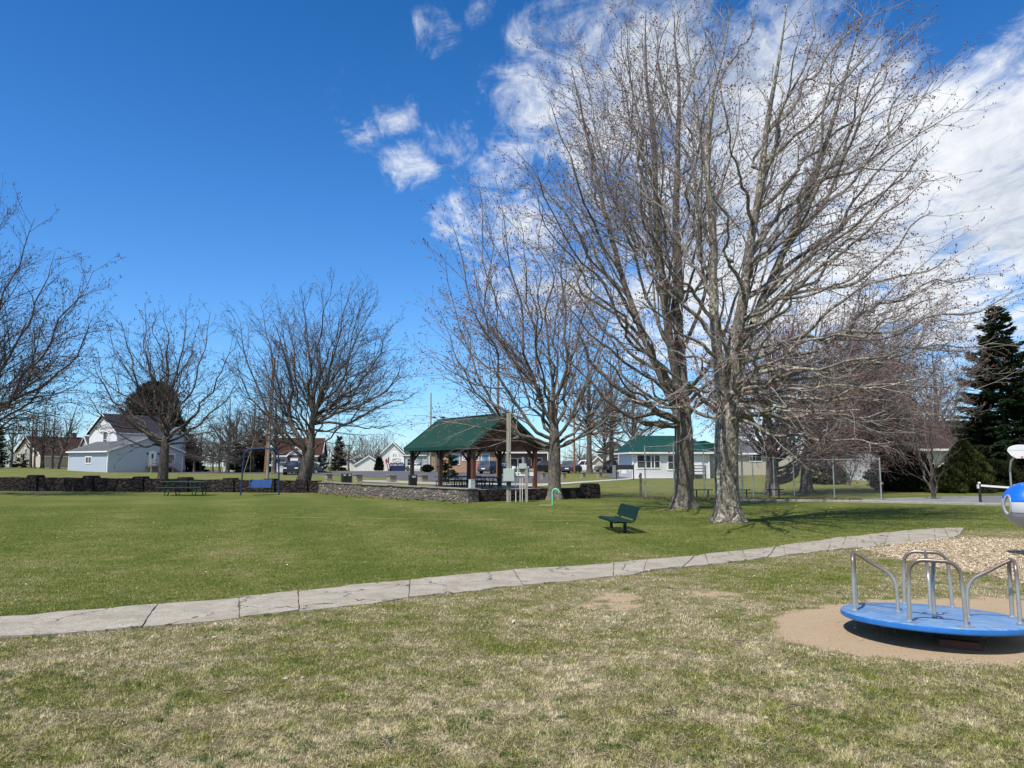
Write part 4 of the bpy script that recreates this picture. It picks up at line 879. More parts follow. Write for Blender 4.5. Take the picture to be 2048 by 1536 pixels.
def cedar(label, base, h, rad, seed, m, n=9000, shape=lambda f: (1-f)**.6*min(1, .55+3*f), name='cedar_bush', cat='shrub', group=None, ll=.24, lw=.05, out=.6, squash=1.0, lumps=14):
    rng = np.random.default_rng(seed); base = np.array(base); root = thing(name, label, cat, base, 0, group)
    mb = MB(); mb.tube([(0, 0, -.1), (0.03, 0, h*.4), (0, 0, h*.8)], [.03*h, .02*h, .01], 7); mb.build('trunk', M_BARK2, root)
    f = rng.random(n)**.9; a = rng.uniform(0, 6.28, n); sr = np.array([shape(x) for x in f])*rad
    lump = 1+.16*np.sin(a*3+f*9+seed)+.12*np.sin(a*5-f*14+seed*2)+.10*np.sin(a*9+f*31)
    rr = sr*lump*np.sqrt(rng.uniform(.35, 1.05, n))
    C = np.stack([np.cos(a)*rr, np.sin(a)*rr*squash, f*h+.03], 1); D = np.stack([np.cos(a)*out, np.sin(a)*out, np.full(n, .75)], 1)+rng.normal(0, .35, (n, 3))
    V, Fq = leaf_cloud(C, D, ll*rng.uniform(.5, 1.3, n), lw*rng.uniform(.6, 1.5, n), rng)
    o = fast_mesh('crown', V, Fq, m, smooth_=False); o.parent = root; return root
b = GD(2016, 56); conifer('tall dark spruce towering at the right edge', b, ht(611, 56, b), 4.6, 91, dens=2.3, clump_l=.36, pw=.74, low=.08, whorls=54)
b = GD(897, 62); conifer('small spruce with bare lower stem seen through the pavilion', b, ht(890, 62, b)*1.1, 1.15, 92, dens=2.2, clump_l=.24, low=.18)
b = GD(41, 122); conifer('small dark spruce in front of the red-roofed house gable', b, ht(908, 122, b), 1.5, 93, M_DARKEV, dens=1.6)
b = GD(643, 112); conifer('small dark spruce right of the brown-roofed house', b, ht(905, 112, b), 1.3, 94, M_DARKEV, dens=1.8)
b = GD(677, 190); conifer('ragged brownish evergreen left of the white garage', b, ht(872, 190, b), 2.6, 95, mat('brownish_evergreen', (.05, .045, .022), (.025, .022, .012), 1, .9), low=.05, dens=1.0, clump_l=.6)
b = GD(1648, 62); conifer('squat dark spruce between the beige houses behind the fence', b, ht(905, 62, b)*.9, 1.9, 96, M_DARKEV, dens=1.6)
b = GD(-6, 112); conifer('dark evergreen cut off by the left picture edge', b, ht(845, 112, b), 1.5, 97, M_DARKEV, dens=1.5)
b = GD(302, 134); cedar('big dark round-topped pine behind the blue-grey house', b, ht(768, 134, b), 4.7, 98, M_DARKEV, 10500, lambda f: math.sqrt(max(0, 1-((f-.42)/.58)**2)) if f > .42 else .75+.25*f/.42, 'pine_tree', 'tree', ll=.95, lw=.12, out=.9)
b = GD(352, 128); cedar('olive-brown evergreen at the right end of the blue-grey house', b, ht(835, 128, b), 2.4, 99, M_CEDARD, 6000, name='evergreen_tree', cat='tree', ll=.5, lw=.1)
b = GD(378, 122); conifer('dark broad evergreen beside the pale end wall of the blue-grey house', b, ht(868, 122, b), 2.6, 100, M_DARKEV, name='evergreen_tree', dens=2, clump_l=.6)
b = GD(512, 120); conifer('broad black-green evergreen behind the swing frame', b, ht(862, 120, b), 3.4, 101, M_DARKEV, name='evergreen_tree', dens=2, clump_l=.6, pw=.55)
b = GD(478, 118); conifer('low dark evergreen left of the swing frame', b, ht(885, 118, b), 1.9, 102, M_DARKEV, name='evergreen_tree', dens=2, clump_l=.5, pw=.6)
b = GD(1805, 47.5); cedar('dark bushy cedar right of the tall fence end', b, ht(897, 47.5, b), 1.9, 103, M_CEDARD, 20000, lambda f: (1-f)**.32*min(1, .75+2*f), ll=.2, lw=.04)
b = GD(1838, 46.5); cedar('low dark cedar bush filling in beside the taller dark cedar', b, ht(925, 46.5, b), 1.4, 104, M_CEDARD, 12000, lambda f: (1-f)**.4*min(1, .8+2*f), ll=.2, lw=.04)
b = GD(1932, 45); cedar('sunlit yellow-green cone-shaped cedar left of the net post', b, ht(884, 45, b), 1.75, 105, M_CEDAR, 20000, lambda f: (1-f)**.75*min(1, .8+2*f), ll=.2, lw=.04)
b = GD(1898, 44.5); cedar('low yellow-green cedar spreading at the foot of the conical one', b, ht(935, 44.5, b), 1.2, 106, M_CEDAR, 9000, lambda f: (1-f)**.5*min(1, .8+2*f), ll=.2, lw=.04)
b = GD(1985, 47); cedar('dark cedar in shade under the tall spruce', b, ht(925, 47, b), 2.0, 107, M_CEDARD, 14000, lambda f: (1-f)**.4*min(1, .8+2*f), ll=.22, lw=.045)
b = GD(2075, 49); cedar('dark cedar behind the basketball hoop', b, ht(900, 49, b), 2.2, 108, M_CEDARD, 12000, lambda f: (1-f)**.4*min(1, .8+2*f), ll=.22, lw=.045)
b = GD(758, 150); cedar('narrow dark column cedar beside the white gabled building', b, ht(917, 150, b), .75, 109, M_DARKEV, 3500, lambda f: (1-f)**.35, ll=.4, lw=.09)
b = GD(855, 118); cedar('round clipped dark bush behind the white sedan', b, ht(931, 118, b), .85, 110, M_DARKEV, 3000, lambda f: math.sqrt(max(0, 1-(2*f-1)**2)), name='round_bush', ll=.2, lw=.05)
b = GD(1215, 112); cedar('brownish round bush between the white and grey pickups', b, ht(932, 112, b), .9, 111, M_CEDARD, 2500, lambda f: math.sqrt(max(0, 1-(2*f-1)**2)), name='round_bush', ll=.2, lw=.05)
b = GD(1668, 63); cedar('low dark yew bush beside the squat spruce', b, ht(930, 63, b), 1.1, 112, M_DARKEV, 3000, lambda f: (1-f)**.4, name='round_bush', ll=.2, lw=.05)
# ------------------------------------------------------------------ merry-go-round (foreground)
def mat_deck():
    m, nt, b = newmat('worn_blue_deck_paint'); b.inputs['Roughness'].default_value = .38; b.inputs['Specular IOR Level'].default_value = .5
    v = coords(nt); n1 = noise(nt, v, 3.2, 6, .7, .6); n2 = noise(nt, v, 55, 5, .7); n3 = noise(nt, coords(nt, (1, 5, 1), rot=(0, 0, .5)), 5, 5, .7)
    col = ramp(nt, n1, [(.3, (.048, .145, .335)), (.6, (.085, .212, .42))])
    col = mixc(nt, ramp(nt, n3, [(.48, 0.0), (.64, .9)]), col, (.27, .37, .50))
    col = mixc(nt, math_(nt, 'MULTIPLY', ramp(nt, n2, [(.56, 0.0), (.64, 1.0)]), ramp(nt, n1, [(.40, 0.0), (.6, .9)])), col, (.16, .16, .17))
    n5 = noise(nt, v, 1.7, 6, .75, .8); col = mixc(nt, ramp(nt, n5, [(.54, 0.0), (.66, .5)]), col, (.26, .25, .22))
    n6 = noise(nt, v, 9, 5, .8); col = mixc(nt, ramp(nt, n6, [(.60, 0.0), (.66, .55)]), col, (.02, .10, .30))
    nt.links.new(col, b.inputs['Base Color'])
    nt.links.new(ramp(nt, n1, [(.3, .28), (.7, .55)]), b.inputs['Roughness']); bump(nt, b, n2, .08, .004); return m
def mat_rail():
    m, nt, b = newmat('hand_worn_steel_rail'); b.inputs['Metallic'].default_value = .55
    v = coords(nt); s = N(nt, 'ShaderNodeSeparateXYZ'); nt.links.new(v, s.inputs[0]); n = noise(nt, v, 14, 5, .7)
    h = math_(nt, 'ADD', s.outputs[2], math_(nt, 'MULTIPLY', math_(nt, 'SUBTRACT', n, .5), .25))
    st = mixc(nt, n, (.34, .335, .31), (.48, .47, .43)); br = mixc(nt, n, (.12, .09, .07), (.27, .21, .165))
    nt.links.new(mixc(nt, ramp(nt, h, [(.52, 0.0), (.68, .95)]), st, br), b.inputs['Base Color'])
    nt.links.new(ramp(nt, n, [(.3, .24), (.7, .40)]), b.inputs['Roughness']); return m
M_PLATE = mat('scuffed_plate', (.22, .25, .29), (.12, .15, .20), 25, .6)
M_DECK = mat_deck(); M_RAIL = mat_rail()
def merry():
    root = thing('merry_go_round', 'blue playground merry-go-round with four steel hand rails over a bare dirt ring', 'merry-go-round', (MGC[0], MGC[1], 0), R(-30))
    root.rotation_euler = (R(-2.7), 0, R(-30)); RD = .845; zt = .205
    mb = MB(); mb.lathe([(0, zt+.006), (RD*.6, zt+.003), (RD-.02, zt), (RD-.004, zt-.008), (RD, zt-.02), (RD, zt-.05), (RD-.012, zt-.06), (RD-.03, zt-.05), (RD-.03, zt-.022), (0, zt-.02)], seg=96)
    deck = mb.build('deck', [M_DECK, mat('shaded_blue_rim_paint', (.02, .15, .46), (.015, .11, .36), 9, .35)], root, smooth_='auto')  # less worn rim, with shade below the sunlit top put into its blue
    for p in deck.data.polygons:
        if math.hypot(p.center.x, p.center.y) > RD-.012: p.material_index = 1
    mb = MB(); mb.lathe([(.07, -.05), (.07, zt-.03), (.12, zt-.03), (.12, -.05)], seg=24)
    for k in range(6): a = k*PI/3; mb.bar((0, 0, zt-.055), ((RD-.035)*math.cos(a), (RD-.035)*math.sin(a), zt-.055), .05, .05)
    mb.build('base', M_BLACKM, root)
    mb = MB(); mb.box(.05, .38, -.50, -.38, -.03, .05); mb.build('support_block', M_REDW, root, bevel=.01)
    tr = .0188; hz = .57; ro = RD*.83; hw = .212
    for k in range(4):
        a = k*PI/2-PI/2+R(4); ex = Vector((math.cos(a), math.sin(a), 0)); ey = Vector((-math.sin(a), math.cos(a), 0))
        P = lambda r, s, z: ex*r+ey*s+Vector((0, 0, zt+z))
        pts = [P(ro, -hw-.015, 0), P(ro, -hw-.01, .2), P(ro, -hw, hz-.16)]; cr = .125
        for q in range(1, 8): t = q/8*PI/2; pts.append(P(ro, -hw+cr*(1-math.cos(t)), hz-cr+cr*math.sin(t)))
        pts += [P(ro, -hw+cr, hz), P(ro, 0, hz), P(ro, hw-cr, hz)]
        for q in range(1, 8): t = q/8*PI/2; pts.append(P(ro, hw-cr+cr*math.sin(t), hz-cr+cr*math.cos(t)))
        pts += [P(ro, hw, hz-.16), P(ro, hw+.01, .2), P(ro, hw+.015, 0)]
        mb = MB(); mb.tube(pts, tr, 14); rail = mb.build('hand_rail', M_RAIL, root, smooth_='auto')
        r1 = .305; pts = [P(ro-.012, 0, hz-.004), P(ro-.08, 0, hz-.04), P(r1+.2, 0, hz-.115), P(r1+.10, 0, hz-.172)]
        for q in range(1, 7):
            t = q/7; p0 = P(r1+.10, 0, hz-.172); p1 = P(r1+.02, 0, hz-.22); p2 = P(r1+.006, 0, hz-.34); pts.append(p0*(1-t)**2+p1*2*t*(1-t)+p2*t*t)
        pts += [P(r1+.005, 0, hz-.38), P(r1, 0, .1), P(r1, 0, 0)]
        mb = MB(); mb.tube(pts, tr*.95, 12)
        mb.build('inner_bar', M_RAIL, root, smooth_='auto')
        for s in (-hw-.015, hw+.015):
            mb = MB()
            for q in (-1, 1):
                c = P(ro, s+q*.048, .004); mb.lathe([(0, .008), (.009, .008), (.011, 0)], c, 8)
            mb.lathe([(tr+.001, .022), (tr+.012, .006), (tr+.014, 0)], P(ro, s, .002), 14)
            p = P(ro, s, .004); mb.bar(p-ey*.07, p+ey*.07, .05, .006); mb.build('mounting_plate', M_PLATE, rail)
        mb = MB(); c = P(r1, 0, .004); mb.bar(c-ey*.16, c+ey*.16, .034, .005); mb.lathe([(tr, .016), (tr+.012, .004)], P(r1, 0, .002), 12)
        mb.build('inner_plate', M_PLATE, root)
    # pen doodle of a face on the deck
    mk = mat('marker_ink', (.02, .03, .10), None, 3, .5); mb = MB(); c = Vector((.0, .01, zt+.0065)); rr = R(30)
    def arc(cx, cy, r, a0, a1, w=.0045, n=14, sy=1):
        pts = []
        for i in range(n+1):
            t = a0+(a1-a0)*i/n; x = cx+r*math.cos(t); y = cy+r*sy*math.sin(t); pts.append((x*math.cos(rr)-y*math.sin(rr), x*math.sin(rr)+y*math.cos(rr), zt+.0068))
        mb.tube(pts, [w]*len(pts), 4)
    arc(.0, .05, .13, PI*1.05, PI*1.95, sy=.85); arc(-.055, .04, .02, 0, 6.2); arc(.055, .045, .02, 0, 6.2); arc(-.15, .03, .03, .5, 2.6); arc(.15, .03, .03, .5, 2.6)
    mb.build('doodle', mk, deck)
merry()
# ------------------------------------------------------------------ play pod at the right edge
def pod():
    dy = 13.9; c = W(2057, 1012, dy); RS = .425
    root = thing('play_pod', 'grey egg-shaped climbing pod with oval hand holes and a bright blue cap', 'climbing pod', (c[0], c[1], float(gz(c[0], c[1]))))
    cz = c[2]-root.location.z
    mg = mat('grey_moulded_plastic', (.30, .32, .34), (.24, .26, .28), 2, .4); ml = mat('light_grey_plastic', (.46, .49, .52), (.40, .43, .46), 2, .4); mbl = mat('blue_plastic_cap', (.01, .14, .75), (.008, .10, .60), 2, .3, spec=.5)
    view = math.atan2(-c[1], -c[0])
    holes = [(view-R(52), .05, .22, .40), (view-R(128), .0, .34, .44), (view+R(95), .05, .22, .40)]
    nA, nZ = 180, 90; keep = {}
    def sph(a, e, r=RS): return Vector((r*math.cos(e)*math.cos(a), r*math.cos(e)*math.sin(a), cz+r*math.sin(e)))
    def edge_el(a): return R(8)+R(20)*math.cos(a-(view-R(50))+R(150))
    sets = {'shell': [], 'collar': [], 'cap': []}
    for i in range(nA):
        for j in range(nZ):
            a0, a1 = 2*PI*i/nA, 2*PI*(i+1)/nA; e0, e1 = -PI/2+PI*j/nZ, -PI/2+PI*(j+1)/nZ; am, em = (a0+a1)/2, (e0+e1)/2
            hole = False
            for ha, he, wa, we in holes:
                d = (am-ha+PI) % (2*PI)-PI
                if (d/wa)**2+((em-he)/we)**2 < 1: hole = True
            if hole: continue
            el = edge_el(am); k = 'cap' if em > el+R(24) else ('collar' if em > el-R(4) else 'shell')
            sets[k].append((a0, a1, e0, e1))
    for k, m, rr in (('shell', mg, RS), ('collar', ml, RS+.004), ('cap', mbl, RS+.012)):
        mb = MB()
        for a0, a1, e0, e1 in sets[k]: mb.add([sph(a0, e0, rr), sph(a1, e0, rr), sph(a1, e1, rr), sph(a0, e1, rr)], [(0, 1, 2, 3)])
        o = mb.build(k, m, root); bm = bmesh.new(); bm.from_mesh(o.data); bmesh.ops.remove_doubles(bm, verts=bm.verts, dist=1e-4); bmesh.ops.recalc_face_normals(bm, faces=bm.faces); bm.to_mesh(o.data); bm.free()
        o.data.polygons.foreach_set('use_smooth', [True]*len(o.data.polygons))
        md = o.modifiers.new('thick', 'SOLIDIFY'); md.thickness = .03; md.offset = -1
    for ha, he, wa, we in holes:
        pts = [sph(ha+wa*1.04*math.cos(t), he+we*1.04*math.sin(t), RS-.004) for t in np.linspace(0, 2*PI, 33)[:-1]]
        mb = MB(); mb.tube(pts, .026, 10, closed=True); mb.build('hand_hole_rim', mg, root, smooth_=True)
    for a in (view-R(75), view-R(20), view+R(40), view+R(140)):
        mb = MB(); p = sph(a, R(62), RS+.012); mb.lathe([(0, .012), (.012, .010), (.016, 0)], p, 10); mb.build('bolt', M_STEEL, root)
    lx = 1.3
    mb = MB(); mb.tube([(lx, .25, -.1), (lx, .25, cz-.35), (lx-.05, .24, cz-.12), (lx-.2, .2, cz), (RS*.9, .08, cz)], .045, 12)
    mb.build('support_pole', mbl, root, smooth_='auto')
pod()
# ------------------------------------------------------------------ green bench
def bench():
    a = G(1231, 1056); b = G(1259.5, 1066.5); d = (a-b)[:2]; d /= np.linalg.norm(d); c = (a+b)/2
    rz = math.atan2(d[1], d[0])     # local x = along the bench, local +y = facing side (left)
    root = thing('park_bench', 'dark green slatted steel bench on two posts before the tall maples', 'bench', (c[0], c[1], float(gz(c[0], c[1]))), rz)
    L = .95; hl = np.linalg.norm((a-b)[:2])/2*.98
    seatp = [(.40, .265), (.42, .29), (.36, .312), (.22, .295), (.05, .28), (-.06, .295)]
    backp = [(-.10, .36), (-.125, .42), (-.165, .54), (-.20, .615), (-.225, .63)]
    def slats(prof, name, half):
        mb = MB(); x0, x1 = ((-L, -.02), (.02, L))[half]; n = 13; w = (x1-x0)/n
        for i in range(n):
            xa = x0+i*w+.006; xb = x0+(i+1)*w-.006
            for (p, q) in zip(prof[:-1], prof[1:]):
                d_ = Vector((0, q[0]-p[0], q[1]-p[1])); nn = Vector((0, -d_.z, d_.y)).normalized()*.009
                vs = [(xa, *p), (xb, *p), (xb, *q), (xa, *q)]; vs = [Vector(v) for v in vs]; mb.add(vs+[v-nn for v in vs], [(0, 1, 2, 3), (7, 6, 5, 4), (0, 4, 5, 1), (1, 5, 6, 2), (2, 6, 7, 3), (3, 7, 4, 0)])
        for e in (prof[0], prof[-1]): mb.tube([(x0, e[0], e[1]), (x1, e[0], e[1])], .014, 6)
        for xx in (x0, x1): mb.tube([(xx, p[0], p[1]-.004) for p in prof], .013, 6)
        return mb.build(name, M_BENCHG, root)
    for h in (0, 1): slats(seatp, 'seat', h); slats(backp, 'backrest', h)
    for s in (-hl, hl):
        mb = MB(); mb.box(s-.035, s+.035, .08, .15, -.08, .27); mb.bar((s, .36, .265), (s, -.02, .265), .05, .035); mb.build('leg', M_BENCHG, root, bevel=.006)
        mb = MB(); mb.tube([(s, .0, .26), (s, -.09, .28), (s, -.14, .34), (s, -.17, .45), (s, -.21, .58)], .024, 8); mb.build('back_support', M_BLACKM, root)
bench()
# ------------------------------------------------------------------ picnic table, swing
def picnic(name, label, loc, rz, m, L=2.3, group=None):
    root = thing(name, label, 'picnic table', loc, rz, group)
    mb = MB()
    for i in range(5): y = -.36+i*.18; mb.box(-L/2, L/2, y-.083, y+.083, .72, .765)
    mb.build('tabletop', m, root, bevel=.008)
    for s in (-1, 1):
        mb = MB()
        for y in (.62, .79): mb.box(-L/2, L/2, s*y-.08, s*y+.08, .42, .455)
        mb.build('bench_seat', m, root, bevel=.008)
    for sx in (-1, 1):
        x = sx*L*.31; mb = MB()
        mb.tube([(x, -.3, .71), (x, .3, .71)], .03, 8); mb.tube([(x, -.85, .40), (x, .85, .40)], .028, 8)
        for s in (-1, 1): mb.tube([(x, s*.22, .71), (x, s*.42, .02), (x, s*.5, .02)], .03, 8); mb.tube([(x, s*.78, .40), (x, s*.74, .02)], .025, 8)
        mb.tube([(x, 0, .40), (x*.35, 0, .71)], .02, 6); mb.build('leg_frame', m, root)
    return root
g = G(371, 991); TBL = picnic('picnic_table', 'dark green picnic table on the lawn before the dark stone wall', (g[0], g[1], 0), R(-4), M_TABLEG, 2.45)
def swing():
    a = G(481, 991); b = G(558, 990); c = (a+b)/2; d = b-a; wd = np.linalg.norm(d[:2]); rz = math.atan2(d[1], d[0])
    root = thing('porch_swing', 'blue tubular frame with a hanging bright blue bench swing', 'swing', (c[0], c[1], 0), rz)
    h = W(525, 897, c[1])[2]; w = wd/2; t = .045
    pts = [(-w, 0, -.05), (-w+.05, 0, h*.5), (-w+.10, 0, h-.42)]
    for q in range(1, 8): s = q/8*PI/2; pts.append((-w+.10+.38*(1-math.cos(s)), 0, h-.42+.38*math.sin(s)+.04*q/8))
    pts += [(0, 0, h)]; pts += [(-p[0], p[1], p[2]) for p in pts[-2::-1]]
    mb = MB(); mb.tube(pts, t, 10); mb.build('frame', M_BLUEP, root, smooth_='auto')
    sl = .56; sw = MB()
    def seat(prof, name, sd):
        mb = MB()
        for i in range(len(prof)-1):
            (y0, z0), (y1, z1) = prof[i], prof[i+1]; mb.bar((-sl, (y0+y1)/2, (z0+z1)/2), (sl, (y0+y1)/2, (z0+z1)/2), .085, .022, up=Vector((0, -(z1-z0), (y1-y0))).normalized())
        mb.build(name, M_BLUEB, root)
    yo = -.05
    seat([(yo-.30, .42), (yo-.20, .43), (yo-.10, .42), (yo+.0, .41), (yo+.10, .40), (yo+.20, .39)], 'swing_seat', 0)
    seat([(yo+.22, .40), (yo+.25, .49), (yo+.28, .58), (yo+.31, .67), (yo+.34, .76), (yo+.37, .85)], 'swing_back', 0)
    for s in (-1, 1):
        mb = MB(); mb.tube([(s*sl, yo-.30, .43), (s*sl, yo-.28, .62), (s*sl, yo-.18, .66), (s*sl, yo+.3, .64)], .02, 6); mb.build('arm_rest', M_BLUEB, root)
        mb = MB(); mb.tube([(s*sl, yo-.28, .6), (s*(sl-.02), 0, h-.05)], .006, 4); mb.tube([(s*sl, yo+.34, .74), (s*(sl-.02), 0, h-.05)], .006, 4); mb.build('chain', M_STEEL, root)
swing()
# ------------------------------------------------------------------ stone walls
def wall_run(label, pts, th, hts, m, pill, cope=True, ph=.14, pw=.74, joints=True):
    """pts: ground polyline [(x,y)], wall thickness, heights; pill: list of (x,y, extra label)"""
    p0 = np.array([pts[0][0], pts[0][1], 0]); root = thing('stone_wall', label, 'wall', p0)
    for i in range(len(pts)-1):
        a = np.array(pts[i]); b = np.array(pts[i+1]); L = np.linalg.norm(b-a); rz = math.atan2(*(b-a)[::-1]); mb = MB()
        n = max(2, int(L/.5)); ha, hb = hts[i], hts[i+1]
        V = []
        for k in range(n+1):
            t = k/n; x = L*t; h = ha+(hb-ha)*t+random.uniform(-.02, .02)
            V += [(x, -th/2+random.uniform(-.02, .02), -.15), (x, -th/2+random.uniform(-.03, .03), h*.5), (x, -th/2+random.uniform(-.02, .02)+.02, h), (x, th/2-.02, h), (x, th/2, -.15)]
        fs = [(k*5+q, (k+1)*5+q, (k+1)*5+q+1, k*5+q+1) for k in range(n) for q in range(4)]+[(0, 1, 2, 3, 4), tuple(n*5+q for q in (4, 3, 2, 1, 0))]
        mb.add(V, fs); mb.build('wall_section', m, root, loc=(a[0]-p0[0], a[1]-p0[1], 0), rotz=rz)
        if cope:
            mb = MB(); k = max(1, int(L/1.8))
            for q in range(k): mb.box(L*q/k+.01, L*(q+1)/k-.01, -th/2-.03, th/2+.03, .0, .055)
            for v in range(len(mb.v)): x, y, z = mb.v[v]; mb.v[v] = (x, y, z+ha+(hb-ha)*x/L+random.uniform(-.004, .004)+.015)
            mb.build('coping', M_COPE, root, loc=(a[0]-p0[0], a[1]-p0[1], 0), rotz=rz, bevel=.012)
    for (x, y, rz, hh) in pill:
        mb = MB(); w = pw/2; mb.lathe([(w*1.02*1.414, -.1), (w*1.03*1.414, hh*.4), (w*1.414, hh*.8), (w*.98*1.414, hh), (0, hh)], (0, 0, 0), 4)
        o = mb.build('pillar', m, root, loc=(x-p0[0], y-p0[1], 0), rotz=rz+PI/4, bevel=.03)
        mb = MB(); e = .05 if cope else -.04; mb.box(-w-e, w+e, -w-e, w+e, hh+.003, hh+.06); mb.build('pillar_cap', m if not cope else M_COPE, o, rotz=-PI/4, bevel=.02)
WA = G(-110, 981)[:2]; WB = G(640, 985.5)[:2]; WC = G(938, 1004)[:2]; WD = G(1180, 996)[:2]
def along(a, b, px):
    lo, hi = 0, 1
    for _ in range(40):
        m_ = (lo+hi)/2; p = a+(b-a)*m_; x = 1024+F*p[0]/p[1]*.997
        if x < px: lo = m_
        else: hi = m_
    return a+(b-a)*lo
rzA = math.atan2(*(WB-WA)[::-1]); rzB = math.atan2(*(WC-WB)[::-1]); rzC = math.atan2(*(WD-WC)[::-1])
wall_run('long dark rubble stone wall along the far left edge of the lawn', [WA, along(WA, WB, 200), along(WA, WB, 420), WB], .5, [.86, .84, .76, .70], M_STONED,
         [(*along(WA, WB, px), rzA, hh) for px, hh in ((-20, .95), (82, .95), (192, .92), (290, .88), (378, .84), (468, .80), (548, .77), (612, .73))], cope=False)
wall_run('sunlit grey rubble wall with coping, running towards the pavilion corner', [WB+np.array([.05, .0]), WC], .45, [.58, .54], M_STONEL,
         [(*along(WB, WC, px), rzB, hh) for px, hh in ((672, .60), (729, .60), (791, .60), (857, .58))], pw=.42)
wall_run('low shaded rubble wall from the pavilion corner to beyond the upswept maple', [WC+np.array([.05, .05]), WD], .42, [.54, .52], M_STONED,
         [(WD[0], WD[1], rzC, .66)], cope=False, pw=.75)  # shade of this grazing-lit face is put in through the darker stone
cp = (WC[0], WC[1])
root = thing('corner_pillar', 'stout lit stone pillar where the two wall runs meet, grey box on top', 'pillar', (cp[0], cp[1], 0), rzB)
mb = MB(); mb.box(-.33, .33, -.33, .33, -.1, .56); mb.build('shaft', M_STONEL, root, bevel=.05); mb = MB(); mb.box(-.38, .38, -.38, .38, .563, .62); mb.build('pillar_cap', M_COPE, root, bevel=.02)
root = thing('wall_box', 'small pale grey box standing on the corner pillar of the wall', 'box', (cp[0]+.12, cp[1]+.02, .623), rzC)
mb = MB(); mb.prism([(-.13, 0), (.13, 0), (.11, .37), (-.11, .37)], -.1, .1); mb.build('housing', M_BOXG, root, bevel=.012); mb = MB(); mb.box(-.115, .115, -.105, .105, .373, .392); mb.build('lid', M_BOXG, root)
def stone_post(px, d, w, label, top, bot=None, cap=True):
    b = GD(px, d); h = ht(top, d, b); root = thing('stone_pillar', label, 'pillar', b, R(35), 'short field-stone pillars along the street')
    mb = MB(); w /= 2; mb.box(-w, w, -w, w, -.2, h-.08); mb.build('shaft', M_STONEP, root, bevel=.03)
    if cap: mb = MB(); mb.box(-w-.07, w+.07, -w-.07, w+.07, h-.077, h); mb.build('pillar_cap', M_COPE, root, bevel=.015)
for px, d, w, top, lab in ((657, 70, .55, 947, 'stone pillar left of the double trash bin'), (716, 68, .62, 948, 'stone pillar right of the double trash bin'), (783, 66, .66, 949.5, 'stone pillar before the white billboard'), (846, 67, .66, 949.5, 'stone pillar just left inside the pavilion post line'),
                           (1086, 75, .36, 945.5, 'field-stone pillar left of the upswept maple trunk'), (1127, 77, .36, 945, 'field-stone pillar right of the upswept maple trunk'), (1166, 79, .38, 944.5, 'field-stone pillar below the white pickup'), (1199, 80, .42, 944, 'rightmost field-stone pillar, beside the driveway')):
    stone_post(px, d, w, lab, top)
